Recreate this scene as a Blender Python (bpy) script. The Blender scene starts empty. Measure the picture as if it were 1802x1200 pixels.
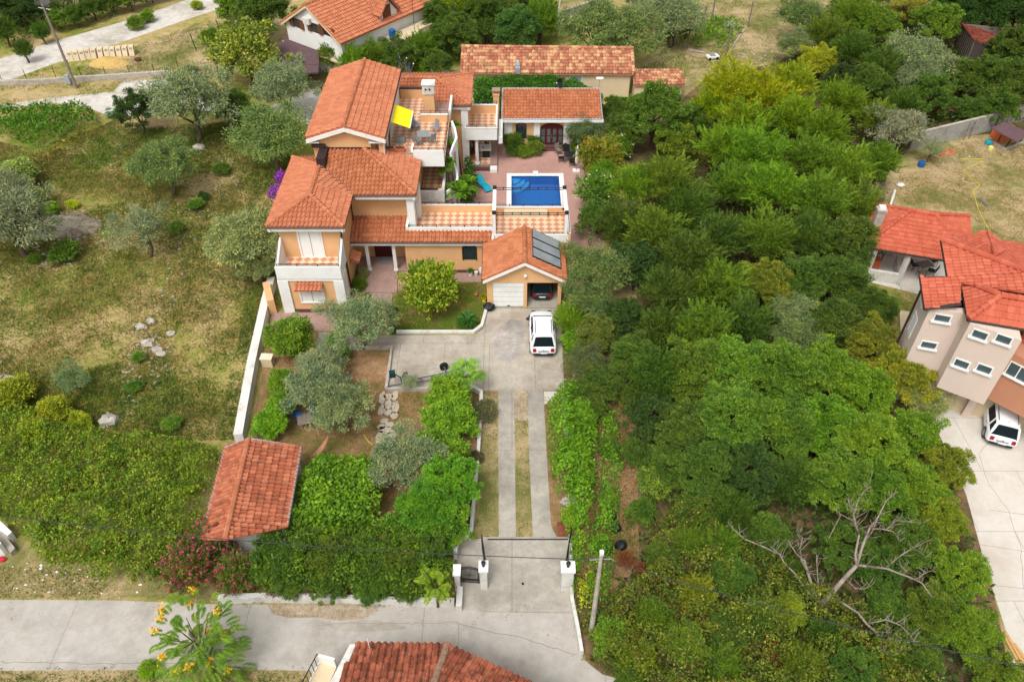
import bpy, bmesh, math, random
import numpy as np
from mathutils import Vector, Matrix, noise
random.seed(7); RNG=np.random.default_rng(11)
R=math.radians
sc=bpy.context.scene
# ------------------------------------------------------------------ camera
F=1401.0; TH=R(43); H=38.0
cam=bpy.data.cameras.new('camera'); co=bpy.data.objects.new('camera',cam); sc.collection.objects.link(co)
co.location=(0,0,H); co.rotation_euler=(R(90-43),0,0)
cam.sensor_width=36; cam.lens=36*F/1802; cam.clip_end=1500; cam.clip_start=.5
sc.camera=co
# ------------------------------------------------------------------ light
SUN_EL=58; SUN_AZ=205      # degrees, azimuth measured from +Y towards +X
w=bpy.data.worlds.new('World'); sc.world=w; w.use_nodes=True
nt=w.node_tree; bg=nt.nodes['Background']
sky=nt.nodes.new('ShaderNodeTexSky'); sky.sky_type='NISHITA'; sky.sun_disc=False
sky.sun_elevation=R(SUN_EL); sky.sun_rotation=R(SUN_AZ); sky.air_density=1; sky.dust_density=5; sky.ozone_density=1
hs=nt.nodes.new('ShaderNodeHueSaturation'); hs.inputs['Saturation'].default_value=.15
nt.links.new(sky.outputs[0],hs.inputs['Color']); nt.links.new(hs.outputs[0],bg.inputs[0])
bg.inputs[1].default_value=.15
sl=bpy.data.lights.new('sun','SUN'); sl.energy=1.25; sl.angle=R(20); sl.color=(1,.97,.93)
so=bpy.data.objects.new('sun',sl); sc.collection.objects.link(so)
sd=Vector((math.sin(R(SUN_AZ))*math.cos(R(SUN_EL)),math.cos(R(SUN_AZ))*math.cos(R(SUN_EL)),math.sin(R(SUN_EL))))
so.rotation_euler=sd.to_track_quat('Z','Y').to_euler()
sc.view_settings.view_transform='Standard'; sc.view_settings.look='None'
sc.view_settings.exposure=0.44; sc.view_settings.gamma=1
sc.cycles.max_bounces=6; sc.cycles.diffuse_bounces=3; sc.cycles.glossy_bounces=2; sc.cycles.transmission_bounces=3
# ------------------------------------------------------------------ projection of photo pixels on the ground / a height
def at(px,py,z=0.0):
    u=(px-901)/F; v=(600-py)/F
    dy=math.cos(TH)+v*math.sin(TH); dz=-math.sin(TH)+v*math.cos(TH)
    t=(z-H)/dz
    return Vector((u*t,dy*t,z))
def atY(px,py,Y):
    u=(px-901)/F; v=(600-py)/F
    dy=math.cos(TH)+v*math.sin(TH); dz=-math.sin(TH)+v*math.cos(TH)
    t=Y/dy
    return Vector((u*t,Y,H+dz*t))
def depth(p): return p[1]*math.cos(TH)-(p[2]-H)*math.sin(TH)
def P(lst,z=0.0): return [at(a,b,z) for a,b in lst]
# ------------------------------------------------------------------ materials
MATS={}
def s2l(c): return tuple(((x/255)/12.92 if x/255<=.04045 else ((x/255+.055)/1.055)**2.4) for x in c)
class NT:
    def __init__(s,name):
        s.m=bpy.data.materials.new(name); s.m.use_nodes=True; s.t=s.m.node_tree; s.b=s.t.nodes['Principled BSDF']
    def n(s,t,**k):
        x=s.t.nodes.new(t)
        for a,b in k.items(): setattr(x,a,b)
        return x
    def l(s,a,b): s.t.links.new(a,b)
    def pos(s,sc_=(1,1,1),obj=False):
        if obj: o=s.n('ShaderNodeTexCoord').outputs['Object']
        else: o=s.n('ShaderNodeNewGeometry').outputs['Position']
        mp=s.n('ShaderNodeMapping'); mp.inputs['Scale'].default_value=sc_; s.l(o,mp.inputs[0]); return mp.outputs[0]
    def noise(s,scale,detail=4,rough=.6,vec=None):
        x=s.n('ShaderNodeTexNoise'); x.inputs['Scale'].default_value=scale; x.inputs['Detail'].default_value=detail; x.inputs['Roughness'].default_value=rough
        s.l(vec if vec is not None else s.pos(),x.inputs['Vector']); return x.outputs['Fac']
    def ramp(s,fac,stops):
        x=s.n('ShaderNodeValToRGB'); e=x.color_ramp.elements
        while len(e)<len(stops): e.new(.5)
        for i,(p,c) in enumerate(stops):
            e[i].position=p; e[i].color=(*c,1) if len(c)==3 else c
        s.l(fac,x.inputs[0]); return x.outputs[0]
    def mix(s,f,a,b,mode='MIX'):
        x=s.n('ShaderNodeMix',data_type='RGBA',blend_type=mode)
        for i,v in ((0,f),(6,a),(7,b)):
            if hasattr(v,'links'): s.l(v,x.inputs[i])
            elif i==0: x.inputs[0].default_value=v
            else: x.inputs[i].default_value=(*v[:3],1)
        return x.outputs[2]
    def math(s,op,a,b=0.0):
        x=s.n('ShaderNodeMath',operation=op)
        for i,v in ((0,a),(1,b)):
            if hasattr(v,'links'): s.l(v,x.inputs[i])
            else: x.inputs[i].default_value=v
        return x.outputs[0]
    def bump(s,h,strength=.4,dist=.02):
        x=s.n('ShaderNodeBump'); x.inputs['Strength'].default_value=strength; x.inputs['Distance'].default_value=dist
        s.l(h,x.inputs['Height']); s.l(x.outputs[0],s.b.inputs['Normal'])
    def col(s,c):
        if hasattr(c,'links'): s.l(c,s.b.inputs['Base Color'])
        else: s.b.inputs['Base Color'].default_value=(*c[:3],1)
    def rough(s,r): s.b.inputs['Roughness'].default_value=r
def plain(name,c,rough=.7,var=.12,scale=3,metal=0,bump=0,dirt=None,spec=.3,obj=False):
    """one colour with uneven wear; dirt=(colour, amount)"""
    if name in MATS: return MATS[name]
    t=NT(name); v=t.pos(obj=obj); nz=t.noise(scale,5,.65,v)
    a=tuple(max(0,x*(1-var)) for x in c); b=tuple(min(1,x*(1+var)) for x in c)
    cc=t.ramp(nz,[(.3,a),(.7,b)])
    if dirt:
        d=t.noise(scale*.35,6,.75,v); f=t.ramp(d,[(.5,(0,0,0)),(.72,(dirt[1],)*3)]); cc=t.mix(f,cc,dirt[0])
    t.col(cc); t.rough(rough); t.b.inputs['Metallic'].default_value=metal; t.b.inputs['Specular IOR Level'].default_value=spec
    if bump: t.bump(t.noise(scale*12,4,.6,v),bump,.02)
    MATS[name]=t.m; return t.m
def tilemat(name,c1,c2,c3,dirt=None,dscale=1.2):
    """roof tiles: each tile its own tone, plus weathering"""
    t=NT(name); g=t.n('ShaderNodeNewGeometry').outputs['Random Per Island']
    cc=t.ramp(g,[(0,c1),(.5,c2),(1,c3)])
    nz=t.noise(6,4,.6); cc=t.mix(.5,cc,t.mix(nz,(.6,.6,.6),(1.35,1.35,1.35)),'MULTIPLY')
    big=t.noise(.5,4,.6); cc=t.mix(.6,cc,t.mix(big,(.75,.75,.75),(1.25,1.25,1.25)),'MULTIPLY')
    if dirt:
        d=t.noise(dscale,7,.8); f=t.ramp(d,[(dirt[1],(0,0,0)),(min(1,dirt[1]+.14),(dirt[2],)*3)]); cc=t.mix(f,cc,dirt[0])
    t.col(cc); t.rough(.8); t.b.inputs['Specular IOR Level'].default_value=.2
    t.bump(t.noise(40,3,.6),.3,.01)
    MATS[name]=t.m; return t.m
TERRA=tilemat('roof_terracotta',s2l((170,104,74)),s2l((178,111,79)),s2l((186,120,88)),(s2l((140,88,64)),.64,.35))
TERRA_B=tilemat('roof_terracotta_orange',s2l((162,99,66)),s2l((173,108,73)),s2l((184,119,84)),(s2l((128,84,58)),.62,.4))
TERRA_RED=tilemat('roof_bright_red',s2l((172,84,62)),s2l((180,92,68)),s2l((190,102,78)),(s2l((170,96,66)),.72,.4))
TERRA_OLD=tilemat('roof_old_mottled',s2l((150,92,70)),s2l((178,118,90)),s2l((204,168,124)),(s2l((96,76,60)),.53,.7),1.2)
TERRA_SHED=tilemat('roof_shed',s2l((144,78,54)),s2l((164,94,66)),s2l((180,112,82)),(s2l((92,64,50)),.5,.65),1.8)
TERRA_LICHEN=tilemat('roof_lichen',s2l((124,66,46)),s2l((150,82,58)),s2l((170,100,74)),(s2l((70,52,40)),.47,.8),2.6)
ORANGE=plain('stucco_apricot',s2l((212,166,118)),.85,.05,.9,bump=.12,dirt=(s2l((160,118,82)),.3))
ORANGE2=plain('stucco_brown',s2l((176,124,96)),.85,.05,.9,bump=.12)
BEIGE=plain('stucco_beige',s2l((200,182,168)),.85,.04,.7,bump=.1,dirt=(s2l((170,150,134)),.25))
CREAM=plain('stucco_cream',s2l((200,182,150)),.85,.06,.8,bump=.1,dirt=(s2l((150,136,110)),.4))
WHITE=plain('paint_white',s2l((222,221,216)),.6,.04,1.5,dirt=(s2l((168,162,150)),.35))
WHITE_OLD=plain('paint_white_weathered',s2l((205,203,196)),.8,.08,2,bump=.2,dirt=(s2l((128,118,102)),.7))
BROWNM=plain('gutter_brown',s2l((92,62,60)),.5,.1,3)
BROWND=plain('gutter_dark',s2l((52,42,40)),.5,.1,3)
GREYM=plain('gutter_grey',s2l((160,168,174)),.4,.1,3,metal=.3)
DOORR=plain('door_mahogany',s2l((74,24,20)),.45,.2,6)
WOODB=plain('shutter_wood',s2l((110,66,40)),.6,.2,6)
WOODOLD=plain('wood_weathered',s2l((120,108,98)),.85,.25,5,bump=.3)
IRON=plain('iron_dark',s2l((42,38,38)),.5,.1,5,metal=.3)
GLASS=plain('glass_dark',s2l((38,48,54)),.08,.2,2,spec=.9)
CARGLASS=plain('car_glass',s2l((22,30,34)),.22,.1,2,spec=.08)
GLASSB=plain('glass_bluegrey',s2l((70,84,88)),.1,.2,2,spec=.9)
STONE=plain('stone_grey',s2l((168,160,148)),.9,.2,3,bump=.5,dirt=(s2l((110,104,90)),.6))
CONC=plain('concrete_wall',s2l((150,148,142)),.9,.12,1.5,bump=.3,dirt=(s2l((92,88,80)),.8))
BARK=plain('bark',s2l((92,78,64)),.95,.3,6,bump=.8,obj=True)
BARKD=plain('bark_dead',s2l((142,130,118)),.9,.25,4,bump=.5,dirt=(s2l((104,76,60)),.8),obj=True)
YELLOW=plain('awning_yellow',s2l((244,220,20)),.7,.04,2)
TURQ=plain('plastic_turquoise',s2l((20,150,170)),.4,.05,2)
GREYP=plain('furniture_grey',s2l((128,132,134)),.6,.1,5)
BLACKP=plain('plastic_black',s2l((26,28,32)),.45,.2,8)
BLUEP=plain('plastic_blue',s2l((24,84,140)),.45,.1,5)
REDL=plain('lamp_red',s2l((150,16,20)),.2,.1,8)
CARW=plain('car_white',s2l((226,227,228)),.25,.02,2,spec=.6,obj=True)
CARD=plain('car_dark',s2l((36,46,54)),.2,.05,2,spec=.7,obj=True)
RUBBER=plain('rubber',s2l((28,28,28)),.8,.1,8)
STEEL=plain('steel',s2l((150,152,156)),.4,.1,5,metal=.6); STEELD=plain('steel_painted',s2l((70,78,92)),.5,.1,5)
SLATE=plain('roof_felt_purple',s2l((92,70,72)),.85,.15,2,bump=.3)
TERRAP=plain('pot_terracotta',s2l((176,92,62)),.8,.1,5)
STRAW=plain('straw',s2l((186,156,92)),.95,.25,8,bump=.8)
SKIN=plain('skin',s2l((176,124,98)),.6,.05,4); LILAC=plain('cloth_lilac',s2l((176,168,190)),.9,.08,8); HAIR=plain('hair_dark',s2l((40,30,26)),.7,.1,20)
LIGHTY=plain('hose_yellow',s2l((190,180,60)),.5,.1,8); BRICKR=plain('pipe_orange',s2l((190,100,66)),.6,.1,8)
# tiled terrace floor: cream squares with terracotta diamonds
def diamond(name,c1,c2,size=.34):
    t=NT(name); v=t.pos((1/size,1/size,1/size))
    mp=t.n('ShaderNodeMapping'); mp.inputs['Rotation'].default_value=(0,0,R(45)); mp.inputs['Scale'].default_value=(.7071*2,.7071*2,0); mp.inputs['Location'].default_value=(.13,.21,.5); t.l(v,mp.inputs[0])
    ck=t.n('ShaderNodeTexChecker'); ck.inputs['Scale'].default_value=1; t.l(mp.outputs[0],ck.inputs['Vector'])
    nz=t.noise(5,3); a=t.mix(nz,tuple(x*.8 for x in c1),tuple(min(1,x*1.15) for x in c1)); b=t.mix(t.noise(9,2),tuple(x*.65 for x in c2),tuple(x*1.4 for x in c2))
    t.col(t.mix(ck.outputs['Fac'],a,b)); t.rough(.5); MATS[name]=t.m; return t.m
DIAMOND=diamond('floor_diamond',s2l((214,188,154)),s2l((184,124,96)),.58)
# pavings and grounds
def paving(name,c1,c2,joint,bw,bh,mort=.012,var=.5,stain=None,joints=True):
    t=NT(name); v=t.pos()
    n1=t.noise(.6,5,.6,v); n2=t.noise(5,7,.85,v)
    cc=t.mix(n1,c1,c2); cc=t.mix(var,cc,t.mix(n2,(.55,.55,.55),(1.45,1.45,1.45)),'MULTIPLY')
    n3=t.noise(.22,7,.7,v); n4=t.noise(1.6,6,.75,v); cc=t.mix(var*1.1,cc,t.mix(t.math('MULTIPLY',t.math('SUBTRACT',n4,.3),2.2),(.62,.6,.58),(1.3,1.3,1.3)),'MULTIPLY')
    if stain: cc=t.mix(t.ramp(n3,[(.48,(0,0,0)),(.66,(.7,)*3)]),cc,stain)
    if joints:
        br=t.n('ShaderNodeTexBrick'); br.inputs['Scale'].default_value=1; br.inputs['Brick Width'].default_value=bw; br.inputs['Row Height'].default_value=bh; br.inputs['Mortar Size'].default_value=mort
        br.inputs['Color1'].default_value=(0,0,0,1); br.inputs['Color2'].default_value=(.25,.25,.25,1); br.inputs['Mortar'].default_value=(1,1,1,1); t.l(v,br.inputs['Vector'])
        cc=t.mix(t.math('MULTIPLY',br.outputs['Fac'],.7),cc,joint)
    t.col(cc); t.rough(.85); t.b.inputs['Specular IOR Level'].default_value=.2; t.bump(n2,.35,.02); MATS[name]=t.m; return t.m
DRIVE=paving('driveway_concrete',s2l((160,150,136)),s2l((182,174,160)),s2l((120,110,98)),3.1,4.5,.02,.5,s2l((128,112,98)))
STRIPM=paving('drive_strip',s2l((154,148,138)),s2l((176,169,156)),s2l((110,104,96)),5,6.2,.02,.55,s2l((120,114,106)))
ROADM=paving('road_concrete',s2l((160,154,146)),s2l((182,176,167)),s2l((130,122,110)),9,30,.02,.3,s2l((128,120,110)))
YARDM=paving('yard_concrete',s2l((190,184,174)),s2l((206,200,190)),s2l((140,132,120)),4,4.2,.02,.2,s2l((176,164,148)))
GRAVEL=paving('gravel_pale',s2l((186,180,170)),s2l((206,200,192)),s2l((120,100,80)),4,4,.02,.55,s2l((140,130,108)),False)
PINK=paving('paving_pink',s2l((168,128,116)),s2l((184,148,136)),s2l((150,112,100)),.4,.25,.012,.3,s2l((146,112,100)))
PINKD=paving('paving_pink_worn',s2l((152,122,112)),s2l((170,142,132)),s2l((118,96,88)),.42,.28,.012,.4,s2l((126,104,96)))
def ground(name,stops,sc1=.12,sc2=1.1,sc3=14,bump=.8,specks=None):
    t=NT(name); v=t.pos()
    a=t.noise(sc1,6,.6,v); b=t.noise(sc2,6,.75,v); c=t.noise(sc3,5,.8,v)
    f=t.math('ADD',t.math('MULTIPLY',a,.45),t.math('ADD',t.math('MULTIPLY',b,.35),t.math('MULTIPLY',c,.2)))
    cc=t.ramp(f,stops); cc=t.mix(.75,cc,t.mix(c,(.35,.35,.35),(1.65,1.65,1.65)),'MULTIPLY')
    if specks:
        vo=t.n('ShaderNodeTexVoronoi'); vo.inputs['Scale'].default_value=specks[1]; t.l(v,vo.inputs['Vector'])
        sp=t.math('MULTIPLY',t.math('LESS_THAN',vo.outputs['Distance'],specks[2]),t.math('GREATER_THAN',t.noise(.5,4,.7,v),specks[3]))
        cc=t.mix(sp,cc,specks[0])
    t.col(cc); t.rough(.95); t.b.inputs['Specular IOR Level'].default_value=.1; t.bump(c,bump,.06); MATS[name]=t.m; return t.m
G_FIELD=ground('ground_meadow',[(.42,s2l((98,116,42))),(.475,s2l((134,130,66))),(.52,s2l((162,144,94))),(.58,s2l((178,154,118)))],specks=(s2l((205,200,185)),2.6,.09,.5))
G_DRY=ground('ground_dry_grass',[(.42,s2l((104,108,56))),(.49,s2l((140,128,84))),(.56,s2l((174,152,116)))],.2)
G_SOIL=ground('ground_leaf_litter',[(.41,s2l((96,96,46))),(.465,s2l((122,104,64))),(.52,s2l((142,112,80))),(.6,s2l((172,138,108)))],.3,1.6,18,specks=(s2l((196,160,120)),7,.12,.42))
G_LAWN=ground('ground_lawn',[(.42,s2l((72,96,28))),(.5,s2l((100,104,42))),(.57,s2l((138,112,74)))],.35,1.2)
G_DARK=ground('ground_forest_floor',[(.42,s2l((66,70,34))),(.5,s2l((104,88,60))),(.58,s2l((136,110,82)))],.3,1.4)
G_BRICKS=ground('strip_gravel',[(.42,s2l((130,112,88))),(.5,s2l((158,140,116))),(.57,s2l((182,168,146)))],.3,4,20)
POOLM=None
def mkpool():
    t=NT('pool_tiles'); v=t.pos()
    br=t.n('ShaderNodeTexBrick'); br.offset=0; br.inputs['Scale'].default_value=1; br.inputs['Brick Width'].default_value=.25; br.inputs['Row Height'].default_value=.25; br.inputs['Mortar Size'].default_value=.012
    br.inputs['Color1'].default_value=(*s2l((14,112,192)),1); br.inputs['Color2'].default_value=(*s2l((20,120,200)),1); br.inputs['Mortar'].default_value=(*s2l((36,132,204)),1); t.l(v,br.inputs['Vector'])
    t.col(br.outputs['Color']); t.rough(.4); return t.m
POOLM=mkpool(); POOLS=plain('pool_step_tile',s2l((60,165,225)),.4,.05,4)
def mkwater():
    t=NT('water'); b=t.b; b.inputs['Base Color'].default_value=(.75,.93,1,1); b.inputs['Roughness'].default_value=.03; b.inputs['Transmission Weight'].default_value=1; b.inputs['IOR'].default_value=1.33
    t.bump(t.noise(2.2,3,.5),.15,.05); return t.m
WATER=mkwater()
def leafmat(name,olive=False,flower=None,trans=.26):
    """leaf colour comes from the object's own colour; every leaf differs a little"""
    t=NT(name); oi=t.n('ShaderNodeObjectInfo'); g=t.n('ShaderNodeNewGeometry')
    r=g.outputs['Random Per Island']
    v=t.pos(); cl=t.noise(1.1,5,.7,v)
    br=t.ramp(r,[(0,(.62,.66,.6)),(.5,(.96,1,.92)),(.85,(1.22,1.18,1.0)),(1,(1.6,1.45,1.15))])
    c=t.mix(1,oi.outputs['Color'],br,'MULTIPLY')
    c=t.mix(1,c,t.ramp(cl,[(.36,(.6,.72,.72)),(.5,(1,1,1)),(.64,(1.45,1.3,1.0))]),'MULTIPLY')
    if olive: c=t.mix(g.outputs['Backfacing'],c,t.mix(.5,c,(.3,.33,.27)))
    t.col(c); t.rough(.55); t.b.inputs['Specular IOR Level'].default_value=.25
    tr=t.n('ShaderNodeBsdfTranslucent'); t.l(t.mix(1,c,(1.2,1.35,.5),'MULTIPLY'),tr.inputs[0])
    ms=t.n('ShaderNodeMixShader'); ms.inputs[0].default_value=trans
    out=[n for n in t.t.nodes if n.type=='OUTPUT_MATERIAL'][0]
    t.l(t.b.outputs[0],ms.inputs[1]); t.l(tr.outputs[0],ms.inputs[2]); t.l(ms.outputs[0],out.inputs[0])
    return t.m
LEAF=leafmat('leaf'); LEAFO=leafmat('leaf_olive',True,trans=.12)
FL_PINK=plain('petal_magenta',s2l((204,58,112)),.6,.15,9); FL_YEL=plain('petal_yellow',s2l((214,170,30)),.6,.15,9)
FL_WHT=plain('petal_white',s2l((226,220,200)),.6,.1,9); FL_ORG=plain('leaf_orange',s2l((190,120,50)),.7,.2,9); FL_PUR=plain('petal_purple',s2l((150,40,170)),.6,.15,9)
FL_LIME=plain('leaf_lime',s2l((176,176,60)),.7,.15,9); FL_BRN=plain('leaf_brown',s2l((120,66,34)),.8,.2,9)
# ------------------------------------------------------------------ mesh helpers
ORIG={}
class MB:
    def __init__(s): s.v=[]; s.f=[]; s.m=[]; s.mats=[]
    def mi(s,m):
        if m not in s.mats: s.mats.append(m)
        return s.mats.index(m)
    def add(s,vs,fs,m):
        o=len(s.v); s.v+= [tuple(p) for p in vs]; i=s.mi(m)
        for f in fs: s.f.append([o+k for k in f]); s.m.append(i)
        return s
    def box(s,x0,x1,y0,y1,z0,z1,m,skip=()):
        v=[(x0,y0,z0),(x1,y0,z0),(x1,y1,z0),(x0,y1,z0),(x0,y0,z1),(x1,y0,z1),(x1,y1,z1),(x0,y1,z1)]
        f=[(0,3,2,1),(4,5,6,7),(0,1,5,4),(1,2,6,5),(2,3,7,6),(3,0,4,7)]
        return s.add(v,f,m)
    def obox(s,c,ang,sx,sy,z0,z1,m,top=1.0):
        """box of size sx*sy about c turned by ang (radians)"""
        ca,sa=math.cos(ang),math.sin(ang); v=[]
        for z,k in ((z0,1),(z1,top)):
            for a,b in ((-1,-1),(1,-1),(1,1),(-1,1)):
                x=a*sx/2*k; y=b*sy/2*k; v.append((c[0]+x*ca-y*sa,c[1]+x*sa+y*ca,z))
        return s.add(v,[(0,3,2,1),(4,5,6,7),(0,1,5,4),(1,2,6,5),(2,3,7,6),(3,0,4,7)],m)
    def prism(s,poly,z0,z1,m,mtop=None):
        n=len(poly); a=sum(poly[i][0]*poly[(i+1)%n][1]-poly[(i+1)%n][0]*poly[i][1] for i in range(n))
        if a<0: poly=poly[::-1]
        g=lambda z,i: z[i] if isinstance(z,(list,tuple)) else z
        v=[(p[0],p[1],g(z0,i)) for i,p in enumerate(poly)]+[(p[0],p[1],g(z1,i)) for i,p in enumerate(poly)]
        s.add(v,[[i,(i+1)%n,(i+1)%n+n,i+n] for i in range(n)]+[list(range(n))[::-1]],m)
        s.add(v[n:],[list(range(n))],mtop or m); return s
    def slab(s,pts,th,m,mside=None):
        """planar polygon in space thickened downwards"""
        n=len(pts); lo=[(p[0],p[1],p[2]-th) for p in pts]
        s.add([tuple(p) for p in pts]+lo,[list(range(n)),list(range(n,2*n))[::-1]]+[[i,i+n,(i+1)%n+n,(i+1)%n] for i in range(n)],m); return s
    def tube(s,pts,rad,m,n=6,cap=True):
        pts=[Vector(p) for p in pts]; rad=rad if isinstance(rad,(list,tuple)) else [rad]*len(pts)
        o=[];up=None
        for i,p in enumerate(pts):
            d=(pts[min(i+1,len(pts)-1)]-pts[max(i-1,0)]).normalized()
            if up is None: up=Vector((0,0,1)) if abs(d.z)<.9 else Vector((1,0,0))
            a=d.cross(up).normalized(); b=a.cross(d).normalized(); up=b
            for k in range(n):
                t=2*math.pi*k/n; o.append(p+(a*math.cos(t)+b*math.sin(t))*rad[i])
        fs=[]
        for i in range(len(pts)-1):
            for k in range(n): fs.append([i*n+k,i*n+(k+1)%n,(i+1)*n+(k+1)%n,(i+1)*n+k])
        if cap: fs.append(list(range(n))[::-1]); fs.append([(len(pts)-1)*n+k for k in range(n)])
        return s.add(o,fs,m)
    def lathe(s,c,prof,m,n=16,arc=None):
        v=[]; 
        for r,z in prof:
            for k in range(n):
                t=2*math.pi*k/n; v.append((c[0]+r*math.cos(t),c[1]+r*math.sin(t),c[2]+z))
        f=[[i*n+k,i*n+(k+1)%n,(i+1)*n+(k+1)%n,(i+1)*n+k] for i in range(len(prof)-1) for k in range(n)]
        f.append(list(range(n))[::-1]); f.append([(len(prof)-1)*n+k for k in range(n)])
        return s.add(v,f,m)
    def ball(s,c,r,m,n=8,sq=(1,1,1)):
        pr=[(max(.001,math.sin(math.pi*i/n))*r,-math.cos(math.pi*i/n)*r) for i in range(n+1)]
        v=[];k2=n+2
        for a,z in pr:
            for k in range(k2):
                t=2*math.pi*k/k2; v.append((c[0]+a*math.cos(t)*sq[0],c[1]+a*math.sin(t)*sq[1],c[2]+z*sq[2]))
        return s.add(v,[[i*k2+k,i*k2+(k+1)%k2,(i+1)*k2+(k+1)%k2,(i+1)*k2+k] for i in range(n) for k in range(k2)],m)
    def build(s,name,parent=None,smooth=False,local=False,bevel=0):
        me=bpy.data.meshes.new(name)
        o=Vector((0,0,0)) if (local or parent is None) else ORIG.get(parent.name,Vector((0,0,0)))
        me.from_pydata([(p[0]-o[0],p[1]-o[1],p[2]-o[2]) for p in s.v],[],s.f)
        for m in s.mats: me.materials.append(m)
        me.polygons.foreach_set('material_index',s.m)
        me.update()
        if smooth: me.polygons.foreach_set('use_smooth',[True]*len(me.polygons))
        ob=bpy.data.objects.new(name,me); sc.collection.objects.link(ob)
        if parent: ob.parent=parent; ORIG[ob.name]=o
        if bevel:
            bv=ob.modifiers.new('b','BEVEL'); bv.width=bevel; bv.segments=2; bv.limit_method='ANGLE'
        return ob
def thing(name,label,cat,loc=(0,0,0),group=None,rz=0,sc_=1):
    o=bpy.data.objects.new(name,None); sc.collection.objects.link(o); o.empty_display_size=.2
    o.location=loc; o.rotation_euler=(0,0,rz); o.scale=(sc_,)*3
    o['label']=label; o['category']=cat
    if group: o['group']=group
    ORIG[o.name]=Vector(loc); return o
def tag(o,label,cat,group=None,kind=None):
    o['label']=label; o['category']=cat
    if group: o['group']=group
    if kind: o['kind']=kind
    return o
def rebase(o):
    """put a single-mesh thing's origin at the foot of its mesh"""
    me=o.data; n=len(me.vertices); a=np.empty(n*3); me.vertices.foreach_get('co',a); a=a.reshape(-1,3)
    c=np.array([(a[:,0].min()+a[:,0].max())/2,(a[:,1].min()+a[:,1].max())/2,a[:,2].min()])
    me.vertices.foreach_set('co',(a-c).ravel()); me.update(); o.location=Vector(c.tolist()); return o
def single(mb,name,label,cat,group=None,smooth=False,bevel=0):
    return tag(rebase(mb.build(name,smooth=smooth,bevel=bevel)),label,cat,group)
def struct(name,mb):
    o=mb.build(name); o['kind']='structure'; return o
def sheet(name,px,z,m,pts=None):
    bm=bmesh.new(); vs=[bm.verts.new((p[0],p[1],z)) for p in (pts or P(px))]; f=bm.faces.new(vs); f.normal_update()
    if f.normal.z<0: f.normal_flip()
    bmesh.ops.triangulate(bm,faces=[f]); me=bpy.data.meshes.new(name); bm.to_mesh(me); bm.free(); me.materials.append(m)
    o=bpy.data.objects.new(name,me); sc.collection.objects.link(o); o['kind']='structure'; return o
# ------------------------------------------------------------------ roofs
def clipv(uv,u):
    """v interval of a polygon in (u,v) at a given u"""
    c=[]
    n=len(uv)
    for i in range(n):
        a,b=uv[i],uv[(i+1)%n]
        if (a[0]-u)*(b[0]-u)<0: c.append(a[1]+(b[1]-a[1])*(u-a[0])/(b[0]-a[0]))
    c.sort(); return [(c[i],c[i+1]) for i in range(0,len(c)-1,2)]
def tiles(mb,poly,m,tw=.29,tl=.42,arc=.11,lift=.075,base=None,th=.14,basem=None):
    """poly: 3D points counter-clockwise from above, first edge = eave. Half-round tiles laid in courses over a slab."""
    p=[Vector(q) for q in poly]; e=(p[1]-p[0]).normalized()
    far=max(p[2:],key=lambda q:((q-p[0])-e*((q-p[0]).dot(e))).length)
    s=(far-p[0]); s=(s-e*s.dot(e)).normalized(); nn=e.cross(s).normalized()
    if nn.z<0: nn=-nn
    uv=[((q-p[0]).dot(e),(q-p[0]).dot(s)) for q in p]
    mb.slab([p[0]+e*a+s*b for a,b in uv],th,basem or m)
    u0=min(a for a,b in uv); u1=max(a for a,b in uv); k=max(1,round((u1-u0)/tw)); tw=(u1-u0)/k
    for i in range(k):
        uc=u0+(i+.5)*tw
        for va,vb in clipv(uv,uc):
            if vb-va<.08: continue
            nrow=max(1,math.ceil((vb-va)/tl-.01)); jit=random.uniform(-.006,.006)
            for j in range(nrow):
                a=va+j*tl-.02; b=min(vb,va+(j+1)*tl+.03); vs=[]
                r=random.uniform(-.006,.006); TT=(0,.16,.3,.5,.7,.84,1); HH=(0,.05,.7,1,.7,.05,0)
                for v_,dz in ((a,lift+.012+r),(b,.004)):
                    for q,hq in zip(TT,HH): vs.append(p[0]+e*(uc+(q-.5)*tw+jit)+s*v_+nn*(dz+arc*hq))
                vs2=[vs[q]-nn*(lift+.01+arc*HH[q]*.8) for q in range(7)]
                mb.add(vs+vs2,[[q,q+1,q+8,q+7] for q in range(6)]+[[14+q,15+q,q+1,q] for q in range(6)],m)
def ridge(mb,a,b,m,r=.12,step=.36):
    r*=1.3; a=Vector(a)+Vector((0,0,.07)); b=Vector(b)+Vector((0,0,.07)); L=(b-a).length; n=max(1,int(L/step)); d=(b-a)/n
    for i in range(n):
        mb.tube([a+d*i-d*.08+Vector((0,0,.02)),a+d*(i+1)],[r*1.08,r*.9],m,n=8)
def gutter(mb,pts,m=None,r=.075):
    for a,b in zip(pts[:-1],pts[1:]): mb.tube([Vector(a)-Vector((0,0,.06)),Vector(b)-Vector((0,0,.06))],r,m or BROWNM,n=6)
def fascia(mb,pts,h=.28,t=.12,m=None,drop=.16,inset=.1,centre=None):
    """board below a roof edge"""
    for a,b in zip(pts[:-1],pts[1:]):
        a=Vector(a); b=Vector(b); d=(b-a); d.z=0; d.normalize(); nx=Vector((-d.y,d.x,0))
        if centre is not None and (Vector(centre)-a).dot(nx)<0: nx=-nx
        a1=a+nx*inset-Vector((0,0,drop)); b1=b+nx*inset-Vector((0,0,drop)); tt=nx*t
        v=[a1,b1,b1+tt,a1+tt]; lo=[q-Vector((0,0,h)) for q in v]
        mb.add(lo+v,[(0,3,2,1),(4,5,6,7),(0,1,5,4),(1,2,6,5),(2,3,7,6),(3,0,4,7)],m or WHITE)
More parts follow.
